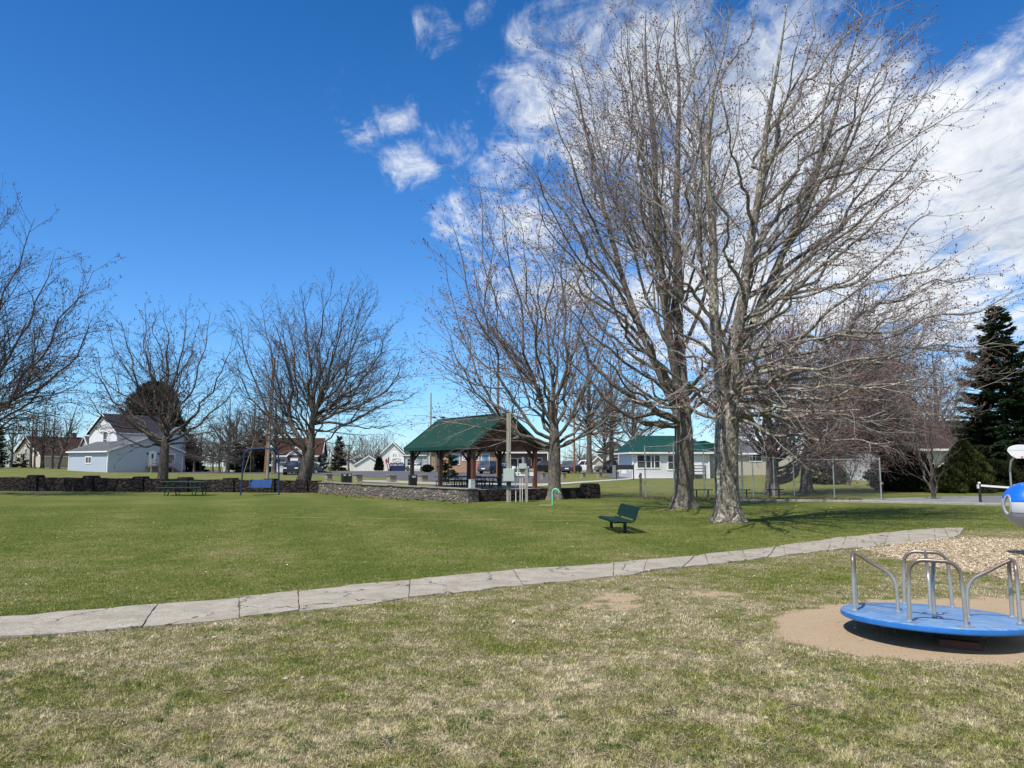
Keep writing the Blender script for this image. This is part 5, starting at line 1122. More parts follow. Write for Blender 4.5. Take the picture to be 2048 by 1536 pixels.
# ------------------------------------------------------------------ pavilion
BD = np.array([.825, .566]); AD = np.array([-.566, .825]); PHI = math.atan2(.566, .825)
def pavilion():
    o = np.array([-.24, 50.0]); root = thing('pavilion', 'open timber picnic pavilion with a green ribbed metal gable roof', 'pavilion', (o[0], o[1], 0), PHI)
    hw = 2.95; L = 9.7; ze = 2.86; zr = 5.12; sl = (zr-ze)/hw
    an = math.atan2(zr-ze, hw)
    for s in (-1, 1):
        mb = MB(); nrm = Vector((s*math.sin(an), 0, math.cos(an)))
        n = 26; r = .03
        for i in range(n):
            y0 = L*i/n; y1 = L*(i+1)/n; prof = [(y0, 0), (y0+.05, 0), (y0+.08, .05), (y0+.12, .05), (y0+.15, 0), (y1, 0)]
            for (ya, da), (yb, db) in zip(prof[:-1], prof[1:]):
                e = Vector((s*hw, 0, ze)); t = Vector((0, 0, zr)); V = [e+nrm*da+Vector((0, ya, 0)), e+nrm*db+Vector((0, yb, 0)), t+nrm*db+Vector((0, yb, 0)), t+nrm*da+Vector((0, ya, 0))]
                mb.add(V, [(0, 1, 2, 3)])
        rf = mb.build('roof_panel', M_GREENMET, root)
        mb = MB(); e = Vector((s*hw, 0, ze-.02)); t = Vector((0, 0, zr-.02)); d = nrm*-.12
        V = [e, t, t+Vector((0, L, 0)), e+Vector((0, L, 0))]; V += [v+d for v in V]; mb.add(V, [(0, 1, 2, 3), (7, 6, 5, 4), (0, 4, 5, 1), (1, 5, 6, 2), (2, 6, 7, 3), (3, 7, 4, 0)]); mb.build('roof_deck', M_BROWNW, root)
        mb = MB(); mb.box(s*hw-.02+(.02 if s > 0 else -.02), s*hw+.02+(.02 if s > 0 else -.02), -.03, L+.03, ze-.20, ze+.03); mb.build('eave_trim', M_GREENMET, root)
        for yy in (-.035, L+.035):
            mb = MB(); mb.bar((s*(hw+.01), yy, ze-.06), (0, yy, zr-.04), .05, .2, up=(0, 0, 1)); mb.build('rake_trim', M_GREENMET, root)
        mb = MB(); mb.box(s*2.5-.11, s*2.5+.11, .25, L-.25, 2.62, 2.90); mb.build('side_beam', M_BROWNW, root)
    mb = MB(); mb.bar((0, -.05, zr+.035), (0, L+.05, zr+.035), .22, .05); mb.build('ridge_cap', M_GREENMET, root)
    for yy in (.42, L-.42):
        mb = MB(); mb.prism([(-2.62, 2.93), (2.62, 2.93), (0, zr-.18)], yy-.05, yy+.05); mb.build('gable_panel', M_SHAKE, root)
        mb = MB(); mb.box(-2.78, 2.78, yy-.10, yy+.10, 2.60, 2.92); mb.build('gable_beam', M_BROWNW, root)
    for sx in (-1, 1):
        for yy, mm in ((.42, M_REDW), (L/2, M_BROWNW), (L-.42, M_BROWNW)):
            mb = MB(); mb.box(sx*2.5-.125, sx*2.5+.125, yy-.125, yy+.125, -.05, 2.62); p = mb.build('post', mm, root, bevel=.01)
            mb = MB()
            for dy in ((1,) if yy < 1 else (-1,) if yy > 6 else (-1, 1)): mb.bar((sx*2.5, yy+dy*.1, 1.95), (sx*2.5, yy+dy*.68, 2.64), .1, .12)
            if yy < 1 or yy > 6: mb.bar((sx*2.4, yy, 1.95), (sx*1.82, yy, 2.64), .1, .12)
            mb.build('brace', M_BROWNW, p)
    mb = MB(); mb.box(-2.9, 2.9, .1, L-.1, .003, .03); mb.build('floor_slab', M_CONC, root)
    for yy in np.linspace(1.2, L-1.2, 6):
        mb = MB(); mb.bar((-2.5, yy, 2.96), (0, yy, zr-.22), .06, .14); mb.bar((2.5, yy, 2.96), (0, yy, zr-.22), .06, .14); mb.bar((-2.5, yy, 2.76), (2.5, yy, 2.76), .07, .16); mb.build('truss', M_BROWNW, root)
    return o
PO = pavilion()
def inpav(x, y): p = PO+BD*x+AD*y; return (p[0], p[1], .03)
M_DARKT = mat('black_coated_steel', (.018, .02, .022), (.03, .032, .034), 8, .5)
t = picnic('picnic_table', 'black picnic table under the pavilion, nearest its gable front', inpav(-.4, 2.0), PHI, M_DARKT, 2.1)
for (x, y), lab in (((.6, 4.6), 'black picnic table in the middle of the pavilion'), ((-1.0, 6.2), 'black picnic table at the left rear of the pavilion'), ((1.3, 7.6), 'black picnic table at the right rear of the pavilion')):
    dup(t, inpav(x, y), PHI, lab)
for o in [o for o in COL.objects if o.name.startswith('picnic_table') and 'pavilion' in str(o.get('label'))]: o['group'] = 'black picnic tables under the pavilion'
def bin_(label, loc, rz, n=1, w=.5, h=.95):
    root = thing('trash_bin', label, 'trash bin', loc, rz)
    for i in range(n):
        x = (i-(n-1)/2)*w*1.05; mb = MB(); mb.box(x-w/2, x+w/2, -w/2, w/2, .04, h*.72); mb.build('bin_body', M_BLACKM, root, bevel=.02)
        mb = MB(); mb.box(x-w/2-.01, x+w/2+.01, -w/2-.01, w/2+.01, h*.723, h); hd = mb.build('bin_hood', M_BLACKM, root, bevel=.04)
        mb = MB(); mb.box(x-w*.28, x+w*.28, -w/2-.02, -w/2-.012, h*.77, h*.93); mb.build('flap', M_BOXG, hd)
g = G(682, 968); bin_('black double trash bin with pale flaps behind the grey wall', (g[0], g[1]+2, 0), R(30), 2, .42, .88)
g = G(831, 976); bin_('black trash bin standing at the left rear pavilion post', (g[0]-.15, g[1]-.4, 0), R(25), 1, .5, .95)
# ------------------------------------------------------------------ electric service, spigot
def service():
    d = 33.0; p = G(1018, 1004.5); root = thing('electric_service', 'weathered wooden service posts carrying a grey electrical cabinet and meter box', 'electrical panel', p, R(6))
    k = d/F
    def X(px): return (px-1018)*p[1]/F
    def Z(py): return W(1018, py, p[1])[2]
    mb = MB(); mb.box(X(1013.5), X(1018), .05, .17, -.1, Z(826)); mb.build('tall_post', M_GREYW, root)
    mb = MB(); mb.box(X(1019.2), X(1021.8), .03, .15, -.1, Z(825)); mb.box(X(1018.02), X(1019.18), .08, .13, Z(905), Z(832)); mb.build('second_post', M_GREYW, root)
    mb = MB(); mb.tube([(X(1018.6), .03, Z(905)), (X(1018.6), .03, Z(838))], .022, 8); mb.lathe([(0, .04), (.03, .03), (.045, -.02), (.02, -.03)], (X(1018.5), .0, Z(902)), 10); mb.build('conduit', M_STEEL, root)
    mb = MB(); mb.box(X(1050.8), X(1055.5), .0, .12, -.1, Z(932)); mb.build('short_post', M_GREYW, root)
    mb = MB(); mb.box(X(1019), X(1068), .124, .165, Z(943), Z(937)); mb.box(X(1028), X(1068), .124, .16, Z(955), Z(952.5)); mb.box(X(1036), X(1051), .124, .16, Z(977), Z(971.5)); mb.build('cross_board', M_GREYW, root)
    mb = MB(); mb.box(X(1028.2), X(1067.5), .10, .16, Z(952), Z(944.2)); mb.build('white_board', M_PVC, root)
    mb = MB(); mb.box(X(1006.5), X(1028), -.14, .045, Z(962.5), Z(937.2)); cb = mb.build('cabinet', M_BOXG, root, bevel=.012)
    mb = MB(); mb.box(X(1026.5), X(1027.3), -.165, -.143, Z(951), Z(947)); mb.build('latch', M_STEEL, cb)
    mb = MB(); mb.box(X(1038), X(1053), -.02, .12, Z(937.6), Z(927.2)); mb.build('meter_box', M_BOXG, root, bevel=.012)
    mb = MB(); mb.box(X(1044.3), X(1047.8), .02, .10, Z(927), Z(914)); mb.build('vent_pipe', M_GREYW, root)
    mb = MB(); mb.box(X(1024), X(1031), .04, .12, Z(937.2), Z(932.5)); mb.build('junction_box', M_PVC, root)
    mb = MB(); mb.box(X(1014.5), X(1022), -.06, .045, Z(973), Z(962.7)); mb.build('duct', M_BLACKM, root)
    for px, top in ((1032, 956), (1040.6, 956.5), (1045, 956.5)):
        mb = MB(); mb.tube([(X(px), .08, -.05), (X(px), .08, Z(top))], .0145 if px > 1035 else .017, 8); mb.build('riser_pipe', M_PVC, root)
    mb = MB(); mb.box(X(1036.5), X(1038.3), .085, .098, Z(949), Z(946.5)); mb.build('switch', M_BLACKM, root)
service()
def spigot():
    p = G(1105, 1010); root = thing('water_spigot', 'mint green bent water pipe like a cane standing in the lawn', 'water pipe', p, R(-12))
    h = W(1105, 978, p[1])[2]; r = .135; pts = [(0, 0, -.1), (0, 0, .2), (0, 0, h-r)]
    for q in range(1, 13): t = PI*q/14; pts.append((r-r*math.cos(t), 0, h-r+r*math.sin(t)))
    pts.append((2*r+.03, 0, h-r-.02)); mb = MB(); mb.tube(pts, .036, 12); mb.build('pipe', M_MINT, root, smooth_='auto')
    mb = MB(); mb.tube([(2*r+.02, 0, h-r-.01), (2*r+.075, 0, h-r-.035)], .028, 10); mb.build('outlet', M_STEEL, root)
    q = G(1091, 1010.5); mb = MB(); rt = thing('stepping_slab', 'thin pale slab lying in the grass left of the mint pipe', 'slab', q)
    mb.box(-.26, .26, -.09, .09, -.02, .015); mb.build('slab', M_CONC, rt, bevel=.01)
spigot()
# ------------------------------------------------------------------ tall chain-link fence and benches
def fence():
    a = G(1291, 994.5); b = G(1486, 1000.5); c = G(1763, 1000.0)
    m1 = M_GALV; lab = 'tall galvanised chain-link ball fence with round posts and top rail'
    root = thing('chain_link_fence', lab, 'fence', (a[0], a[1], 0)); O = Vector((a[0], a[1], 0))
    back = [G(1349, 994), G(1409, 993.0), G(1507, 993.5), G(1549, 992.5), G(1589, 993.5), G(1669, 996.5), G(1763, 1000.0)]
    tops = [(1291, 893), (1349, 890), (1409, 900), (1507, 912), (1549, 915), (1589, 917), (1669, 918), (1763, 917)]
    posts = [a]+back; tp = []
    for (px, py), q in zip(tops, posts): tp.append(Vector(W(px, py, q[1])))
    posts = [Vector(q) for q in posts]
    for q, t in zip(posts, tp):
        mb = MB(); mb.tube([Vector((q.x, q.y, -.1))-O, Vector((q.x, q.y, t.z))-O], .034, 8); mb.lathe([(.036, 0), (.03, .035), (0, .05)], Vector((q.x, q.y, t.z))-O, 8); mb.build('post', m1, root)
    q = Vector(b); t = Vector(W(1480, 880, q.y)); mb = MB(); mb.tube([Vector((q.x, q.y, -.1))-O, Vector((q.x, q.y, t.z))-O], .045, 8); mb.build('post', m1, root)
    q2 = Vector(G(1487, 999)); 
    for i in range(len(posts)-1):
        p0 = Vector((posts[i].x, posts[i].y, tp[i].z-.03)); p1 = Vector((posts[i+1].x, posts[i+1].y, tp[i+1].z-.03))
        mb = MB(); mb.tube([p0-O, p1-O], .022, 6); mb.build('top_rail', m1, root)
        L = (Vector((p1.x, p1.y, 0))-Vector((p0.x, p0.y, 0))).length; d = Vector((p1.x-p0.x, p1.y-p0.y, 0))/L; sp = .075; S = []; E = []
        k0 = -int(3/sp); n = int(L/sp)
        for k in range(k0, n):
            for sg in (0, 1):
                x0 = k*sp; 
                h0, h1 = p0.z, p1.z; hm = min(h0, h1); xa, xb, za, zb = x0, x0+hm, .03, hm
                if xa < 0: za += -xa; xa = 0
                if xb > L: zb -= xb-L; xb = L
                if xb-xa < .05: continue
                if sg: xa, xb = L-xa, L-xb
                S.append([p0.x+d.x*xa-O.x, p0.y+d.y*xa-O.y, za]); E.append([p0.x+d.x*xb-O.x, p0.y+d.y*xb-O.y, zb])
        P = np.stack([np.array(S), (np.array(S)+np.array(E))/2, np.array(E)], 1); V, Q = tubes_np(P, np.full(P.shape[:2], .0016), 3); o = fast_mesh('wire_mesh', V, Q, m1); o.parent = root
    # cross rails tying the big corner post back
    mb = MB()
    for i in (1, 2): mb.tube([Vector((posts[i].x, posts[i].y, tp[i].z-.03))-O, Vector((q.x, q.y, t.z-.08))-O], .02, 6)
    mb.build('tie_rail', m1, root)
fence()
q = G(1282, 994.5); root = thing('wood_post', 'short weathered wooden post at the left end of the tall fence', 'post', q)
mb = MB(); mb.box(-.055, .055, -.055, .055, -.1, W(1282, 946, q[1])[2]); mb.build('shaft', mat('dark_weathered_post', (.13, .13, .11), (.08, .08, .07), 8, .9), root, bevel=.01)
mb = MB(); mb.box(-.10, -.06, -.05, .0, 1.0, 1.12); mb.build('bracket', M_BLACKM, root)
def slab_bench(px0, px1, py, label):
    a = G(px0, py); b = G(px1, py); c = (a+b)/2; L = np.linalg.norm(b-a); root = thing('backless_bench', label, 'bench', (c[0], c[1], 0), 0, 'backless dark benches along the fence')
    mb = MB(); mb.box(-L/2-.1, L/2+.1, -.14, .14, .40, .445); mb.build('seat', M_BLACKM, root, bevel=.008)
    for s in (-1, 1): mb = MB(); mb.tube([(s*L*.36, 0, -.05), (s*L*.36, 0, .40)], .035, 8); mb.build('leg', M_BLACKM, root)
slab_bench(1389, 1421, 996.5, 'backless dark bench between the two tall maple trunks'); slab_bench(1473, 1497, 996.8, 'backless dark bench just right of the tallest maple trunk'); slab_bench(1536, 1562, 996, 'backless dark bench in front of the forked maple behind the fence')
# net, hoop, marker
def net():
    p = G(1961, 1004.5); e = G(2330, 1006); root = thing('court_net', 'sagging tennis net with a white top band and black end post', 'net', (p[0], p[1], 0))
    h = W(1961, 966, p[1])[2]
    mb = MB(); mb.tube([(0, 0, -.05), (0, 0, h)], .055, 12); po = mb.build('post', M_BLACKM, root, smooth_='auto'); mb = MB(); mb.lathe([(0, .05), (.05, .04), (.058, -.02), (.05, -.03)], (0, 0, h), 12); mb.build('post_cap', M_PVC, po)
    mb = MB(); mb.box(-.09, -.04, -.045, .045, h-.24, h-.06); mb.build('crank', M_PVC, po)
    D = Vector((e[0]-p[0], e[1]-p[1], 0)); 
    f = lambda t: D*t+Vector((0, 0, h-.06-.16*4*t*(1-t)-(.05*math.sin(t*9))*t*(1-t)))
    n = 40; mb = MB(); V = []
    for i in range(n+1): q = f(i/n); V += [q+Vector((0, .012, 0)), q+Vector((0, -.012, 0)), q+Vector((0, -.014, -.085)), q+Vector((0, .014, -.085))]
    mb.add(V, [(i*4+k, i*4+(k+1) % 4, (i+1)*4+(k+1) % 4, (i+1)*4+k) for i in range(n) for k in range(4)]); mb.build('top_band', M_PVC, root)
    P = []
    for i in range(220):
        t = i/220; q = f(t)+Vector((0, 0, -.08)); b_ = Vector((q.x, q.y, .05)); P.append([q, (q+b_)/2, b_])
    for j in range(16):
        for i in range(20):
            a = f(i/20); b_ = f((i+1)/20); z = .05+j*.05; 
            if z < a.z-.1: P.append([Vector((a.x, a.y, z)), Vector(((a.x+b_.x)/2, (a.y+b_.y)/2, z)), Vector((b_.x, b_.y, z))])
    V, Q = tubes_np(np.array([[tuple(v) for v in r] for r in P]), np.full((len(P), 3), .0028), 3); o = fast_mesh('netting', V, Q, M_CABLE); o.parent = root
net()
def hoop():
    p = G(2038, 975); y = 42.0; b = GD(2042, y); root = thing('basketball_hoop', 'basketball hoop with a white fan-shaped backboard on a curved grey pole', 'basketball hoop', b)
    z = lambda py: W(2042, py, y)[2]; s = y/F
    mb = MB(); mb.tube([(-.12, .6, -.05), (-.12, .6, z(940)), (-.05, .55, z(922)), (.1, .2, z(908)), (.15, .06, z(905))], .055, 10); mb.build('pole', M_GALV, root, smooth_='auto')
    pts = []
    w = .78; hz0 = z(917); hz1 = z(890); hm = (hz0+hz1)/2
    for q in range(0, 17): t = PI*q/16; pts.append((w*math.cos(t)*1.0+.18, hm+.02+(hz1-hm)*math.sin(t)**.8))
    pts += [(-.58+.18, hz0+.16), (-.3+.18, hz0), (.3+.18, hz0), (.58+.18, hz0+.16)]
    mb = MB(); mb.prism(pts, -.02, .02); bb = mb.build('backboard', M_WHITE, root, bevel=.008)
    mb = MB(); mb.bar((-.62, -.024, hm+.09), (.98, -.024, hm+.09), .004, .02); mb.build('seam', M_BOXG, bb)
    mb = MB(); mb.tube([(.18+.22*math.cos(t), -.3+.22*math.sin(t), hz0+.1) for t in np.linspace(0, 2*PI, 25)[:-1]], .011, 6, closed=True); mb.bar((.18, -.02, hz0+.1), (.18, -.1, hz0+.1), .1, .03); mb.build('rim', mat('orange_rim', (.55, .12, .03), None, 4, .5), root)
hoop()
q = G(1766, 999); root = thing('marker_post', 'thin dark stake topped by a pink ball right of the fence end', 'marker', q)
mb = MB(); h = W(1766, 967, q[1])[2]; mb.tube([(0, 0, -.05), (0, 0, h)], .012, 6); mb.build('stake', M_BLACKM, root); mb = MB(); mb.lathe([(0, .07), (.04, .055), (.065, .01), (.05, -.045), (0, -.06)], (0, 0, h), 12); mb.build('ball', mat('pink_plastic', (.60, .25, .18), (.5, .2, .15), 3, .5), root, smooth_=True)
q = G(302, 977); root = thing('white_stake', 'short pale stake leaning on the dark wall left of the maple', 'stake', (q[0], q[1]-.35, 0)); mb = MB(); mb.box(-.05, .05, -.03, .03, -.05, .62); mb.build('shaft', M_GREYW, root); mb = MB(); mb.box(-.10, .08, -.045, -.031, .42, .62); mb.build('plate', M_PVC, root)
# sticks and stones on the near grass
M_STICK = mat('dry_stick', (.19, .15, .10), (.10, .075, .05), 20, .9)
for i, (px, py, L, a, lab) in enumerate(((1590, 1418, .13, .2, 'short dark stick in the dry grass below the dirt ring'), (1480, 1286, .10, -.1, 'pale splinter of wood on the grass left of the dirt ring'), (1060, 1258, .20, -.2, 'thin dry stick on the grass under the path middle'), (455, 1387, .10, .4, 'small twig on the dry grass at lower left'), (780, 1490, .17, 1.9, 'thin curved twig in the straw-coloured foreground'), (1540, 1384, .07, 1.1, 'tiny upright twig on the green foreground patch'), (1340, 1432, .09, .3, 'brown stick fragment in the lower middle of the lawn'))):
    L *= .75; p = G(px, py); root = thing('stick', lab, 'stick', (p[0], p[1], .02), a, 'sticks on the near lawn'); mb = MB()
    mb.tube([(-L, 0, 0), (-L*.3, .02*(-1)**i, .012), (L*.4, -.01, .006), (L, .015, .014)], [.004, .006, .006, .003], 6); mb.tube([(L*.1, 0, .008), (L*.35, .05, .02)], [.004, .002], 5)
    mb.build('stem', M_STICK if i % 2 else M_BARK2, root)
for i, (px, py, s, lab) in enumerate(((428, 1276, .04, 'pale stone just below the path at left'), (476, 1260, .055, 'flat brown stone by the lower path edge'), (572, 1359, .045, 'white stone in the grass at lower left'), (605, 1357, .03, 'small chip of stone beside the white stone'), (1490, 1463, .03, 'round pale stone in the lower right grass'), (1532, 1438, .035, 'pale flat stone above the round pale one'), (199, 1235, .03, 'light stone lying on the left end of the path'), (766, 1237, .028, 'small white stone under the path near the middle'), (2003, 1525, .035, 'white stone at the lower right corner'))):
    s *= .6; p = G(px, py); root = thing('stone', lab, 'stone', (p[0], p[1], .008), i, 'loose stones on the near lawn'); mb = MB()
    mb.lathe([(0, .5*s), (.5*s, .42*s), (.95*s, .1*s), (.8*s, -.2*s), (0, -.3*s)], (0, 0, 0), 7, sx=1.2, sy=.8)
    for k in range(len(mb.v)): mb.v[k] = tuple(c*(1+random.uniform(-.12, .12)) for c in mb.v[k])
    mb.build('rock', mat('pale_stone', (.42, .37, .29), (.30, .25, .19), 18, .9) if i != 1 else M_STONEP, root, bevel=.004)
# ------------------------------------------------------------------ houses
S_WHITE = mat_siding('white_siding', (.72, .73, .74)); S_BLUE = mat_siding('blue_grey_siding', (.43, .49, .58), .16); S_BEIGE = mat_siding('beige_siding', (.50, .46, .37), .2); S_CREAM = mat_siding('cream_siding', (.55, .49, .40), .2)
R_DARK = mat_shingle('dark_shingle', (.045, .042, .06), (.03, .03, .04)); R_GREY = mat_shingle('grey_shingle', (.13, .14, .155), (.09, .10, .11)); R_RED = mat_shingle('red_brown_shingle', (.065, .033, .028), (.042, .024, .021)); R_REDB = mat_shingle('rusty_shingle', (.075, .034, .024), (.05, .025, .019)); R_BRN = mat_shingle('brown_shingle', (.14, .11, .09), (.09, .07, .06))
R_GRN = mat_shingle('dark_green_shingle', (.05, .075, .06), (.035, .055, .045)); R_MAROON = mat_shingle('maroon_shingle', (.07, .045, .04), (.048, .032, .029))
class House:
    def __init__(s, name, label, cat, loc, rz, group=None): s.r = thing(name, label, cat, loc, rz, group)
    def gable(s, x0, x1, y0, y1, ze, zr, axis, wm, rm, over=.4, z0=-.3, name='wall', hip=0):
        mb = MB(); ww = M_WHITE
        if axis == 'y':
            xm = (x0+x1)/2; mb.prism([(x0, z0), (x1, z0), (x1, ze), (xm, zr), (x0, ze)], y0, y1, 'y')
        else:
            ym = (y0+y1)/2; mb.prism([(y0, z0), (y1, z0), (y1, ze), (ym, zr), (y0, ze)], x0, x1, 'x')
        s.wall = mb.build(name, wm, s.r)
        mb = MB(); tb = MB()
        for sg in (-1, 1):
            if axis == 'y': hw = (x1-x0)/2; c = (x0+x1)/2; a0, a1 = y0-over, y1+over
            else: hw = (y1-y0)/2; c = (y0+y1)/2; a0, a1 = x0-over, x1+over
            sl = (zr-ze)/hw; e = (sg*(hw+over), ze-sl*over+.03); t = (0, zr+.03)
            def P(u, w, z): return (c+u, w, z) if axis == 'y' else (w, c+u, z)
            V = [P(e[0], a0, e[1]), P(e[0], a1, e[1]), P(t[0], a1, t[1]), P(t[0], a0, t[1])]; V += [(x, y, z+.13) for x, y, z in V]
            mb.add(V, [(0, 1, 2, 3), (4, 7, 6, 5), (0, 4, 5, 1), (1, 5, 6, 2), (2, 6, 7, 3), (3, 7, 4, 0)])
            tb.bar(P(e[0]+sg*.015, a0, e[1]+.02), P(e[0]+sg*.015, a1, e[1]+.02), .04, .19)
            for w in (a0-.022, a1+.022): tb.bar(P(e[0], w, e[1]+.02), P(0, w, t[1]+.02), .04, .2)
        s.roof = mb.build('roof', rm, s.r); tb.build('fascia', M_WHITE, s.r)
    def hip(s, x0, x1, y0, y1, ze, zr, wm, rm, over=.4, z0=-.3, inset=None):
        mb = MB(); mb.box(x0, x1, y0, y1, z0, ze); s.wall = mb.build('wall', wm, s.r)
        X0, X1, Y0, Y1 = x0-over, x1+over, y0-over, y1+over; k = inset if inset is not None else (Y1-Y0)/2; ym = (Y0+Y1)/2
        V = [(X0, Y0, ze), (X1, Y0, ze), (X1, Y1, ze), (X0, Y1, ze), (X0+k, ym, zr), (X1-k, ym, zr)]
        mb = MB(); mb.add(V, [(0, 1, 5, 4), (1, 2, 5), (2, 3, 4, 5), (3, 0, 4), (3, 2, 1, 0)]); s.roof = mb.build('roof', rm, s.r)
        mb = MB()
        for a, b in ((0, 1), (1, 2), (2, 3), (3, 0)): mb.bar((V[a][0], V[a][1], ze-.06), (V[b][0], V[b][1], ze-.06), .05, .16)
        mb.build('fascia', M_WHITE, s.r)
    def M(s, face, u, z):
        k, v = face
        return {'-y': Matrix.Translation((u, v, z)), '-x': Matrix.Translation((v, u, z)) @ Matrix.Rotation(-PI/2, 4, 'Z'), '+y': Matrix.Translation((u, v, z)) @ Matrix.Rotation(PI, 4, 'Z'), '+x': Matrix.Translation((v, u, z)) @ Matrix.Rotation(PI/2, 4, 'Z')}[k]
    def window(s, face, u, z, w, h, nx=1, ny=2, fw=.09, g=None):
        M = s.M(face, u, z); f = MB(); p = MB()
        f.box(-w/2-fw, -w/2, -.06, .02, -fw, h+fw, M); f.box(w/2, w/2+fw, -.06, .02, -fw, h+fw, M); f.box(-w/2, w/2, -.06, .02, -fw, 0, M); f.box(-w/2, w/2, -.06, .02, h, h+fw, M)
        for i in range(1, nx): x = -w/2+w*i/nx; f.box(x-.04, x+.04, -.055, .02, 0, h, M)
        for j in range(1, ny): zz = h*j/ny; f.box(-w/2+.003, w/2-.003, -.048, .02, zz-.025, zz+.025, M)
        p.box(-w/2, w/2, -.022, .01, 0, h, M); fo = f.build('window', M_WHITE, s.r); p.build('pane', g or M_GLASS, fo); return fo
    def door(s, face, u, z, w=.95, h=2.05, m=None, glass=True, trim=True):
        M = s.M(face, u, z); d = MB(); d.box(-w/2, w/2, -.04, .02, 0, h, M); do = d.build('door', m or M_WHITE, s.r)
        if trim: f = MB(); f.box(-w/2-.1, -w/2-.003, -.06, .02, 0, h+.1, M); f.box(w/2+.003, w/2+.1, -.06, .02, 0, h+.1, M); f.box(-w/2-.003, w/2+.003, -.06, .02, h+.003, h+.1, M); f.build('door_frame', M_WHITE, do)
        if glass: g = MB(); g.box(-w*.17, w*.17, -.05, .01, h*.5, h*.85, M); g.build('door_pane', M_GLASS, do)
        k = MB(); k.lathe([(0, -.07), (.03, -.06), (.035, -.04)], tuple(M @ Vector((w*.4, -.02, h*.48))), 8, 'y'); k.build('handle', M_STEEL, do); return do
    def garage_door(s, face, u, w, h, m=None):
        M = s.M(face, u, 0); d = MB()
        for i in range(4): d.box(-w/2, w/2, -.04, .02, .02+h*i/4, h*(i+1)/4-.015, M)
        do = d.build('garage_door', m or M_WHITE, s.r); f = MB(); f.box(-w/2-.12, -w/2-.003, -.05, .02, 0, h+.12, M); f.box(w/2+.003, w/2+.12, -.05, .02, 0, h+.12, M); f.box(-w/2, w/2, -.05, .02, h+.003, h+.12, M); f.build('door_frame', M_WHITE, do)
    def corner(s, pts, z0, z1):
        for x, y in pts: mb = MB(); mb.box(x-.07, x+.07, y-.07, y+.07, z0, z1); mb.build('corner_trim', M_WHITE, s.r)
    def chimney(s, x, y, z0, z1, m, w=.35): mb = MB(); mb.box(x-w, x+w, y-w, y+w, z0, z1); mb.box(x-w-.05, x+w+.05, y-w-.05, y+w+.05, z1+.003, z1+.1); mb.build('chimney', m, s.roof)
M_REDBR = mat_brick('red_brick', (.16, .06, .045), (.11, .045, .035), (.2, .17, .15), .22, .075, .01)
# blue-grey lean-to house on the left
b = GD(214, 105); h = House('blue_house', 'two-storey white house with a low blue-grey garage wing and dark roof', 'house', b, R(57))
h.gable(0, 11.5, 0, 10.6, 3.0, 5.05, 'y', S_BLUE, R_GREY, .35, name='garage_wall')
h.corner([(0, 0), (0, 10.6), (11.5, 0)], -.2, 2.95)
h.window(('-x', 0), 5.1, 1.35, 1.5, .8, 2, 1, .14); h.door(('-y', 0), 6.6, .9, .95, 2.1); h.window(('-y', 0), 9.0, 1.35, 2.2, 1.25, 2, 1, .14)
mb = MB(); mb.box(5.6, 9.1, -1.5, -.02, .72, .84); mb.build('porch_deck', M_POLEB, h.r); mb = MB()
for x in (5.65, 7.3, 9.05): mb.box(x-.05, x+.05, -1.5, -1.4, -.3, 1.8)
for z in (1.25, 1.75): mb.bar((5.6, -1.45, z), (9.1, -1.45, z), .05, .08)
mb.bar((9.1, -1.45, 1.75), (10.6, -1.45, .8), .05, .08); mb.bar((9.1, -1.45, 1.25), (10.6, -1.45, .3), .05, .08); mb.build('railing', M_GREYW, h.r)
mb = MB()
for i in range(4): mb.box(9.1+.3*i, 9.42+.3*i, -1.4, -.1, -.2, .62-.18*i)
mb.build('steps', M_POLEB, h.r)
for u in (5.8, 7.5): mb = MB(); mb.box(u-.08, u+.08, -.14, -.01, 2.55, 2.85); mb.build('porch_lamp', M_BLACKM, h.r)
h.gable(4, 13.4, 5.2, 13, 6.0, 8.75, 'x', S_WHITE, R_DARK, .4, z0=1.5); h.window(('-x', 4), 8.4, 3.75, 1.0, 2.3, 1, 2, .14)
h.window(('-x', 4), 11.6, 3.9, .01, .01, 1, 1, .005)
h.gable(9.6, 13.4, 2.2, 5.6, 5.3, 6.8, 'y', mat_siding('pale_blue_siding', (.55, .62, .72), .16), R_DARK, .35, name='rear_wall')
h.gable(4.5, 12, 13.2, 16.8, 3.2, 5.4, 'x', S_WHITE, R_GREY, .3, name='side_wall')
mb = MB(); mb.box(12.0, 12.9, 1.2, 1.85, .3, 1.0); mb.build('heat_pump', M_BOXG, h.r); mb = MB(); mb.box(11.6, 13.5, 2.12, 2.17, -.3, .35); mb.build('foundation', M_CONC, h.r)
# red-roofed house far left
b = GD(70, 132); h = House('cream_house', 'cream house with a dark red-brown roof behind the sapling row', 'house', b, R(57))
h.gable(0, 12.5, 0, 7.0, 3.0, 5.4, 'x', S_CREAM, R_RED, .4); h.window(('-x', 0), 3.6, 1.9, .8, 1.3, 2, 2); h.chimney(8.0, 3.5, 4.5, 6.3, M_REDBR)
h.gable(5.8, 10.2, -3.6, 0, 1.9, 3.4, 'y', S_CREAM, R_RED, .3, name='wing_wall'); h.gable(-.2, 5.4, -2.2, -.1, 2.0, 2.9, 'x', S_CREAM, R_RED, .2, name='porch_wall')
b = GD(100, 150)
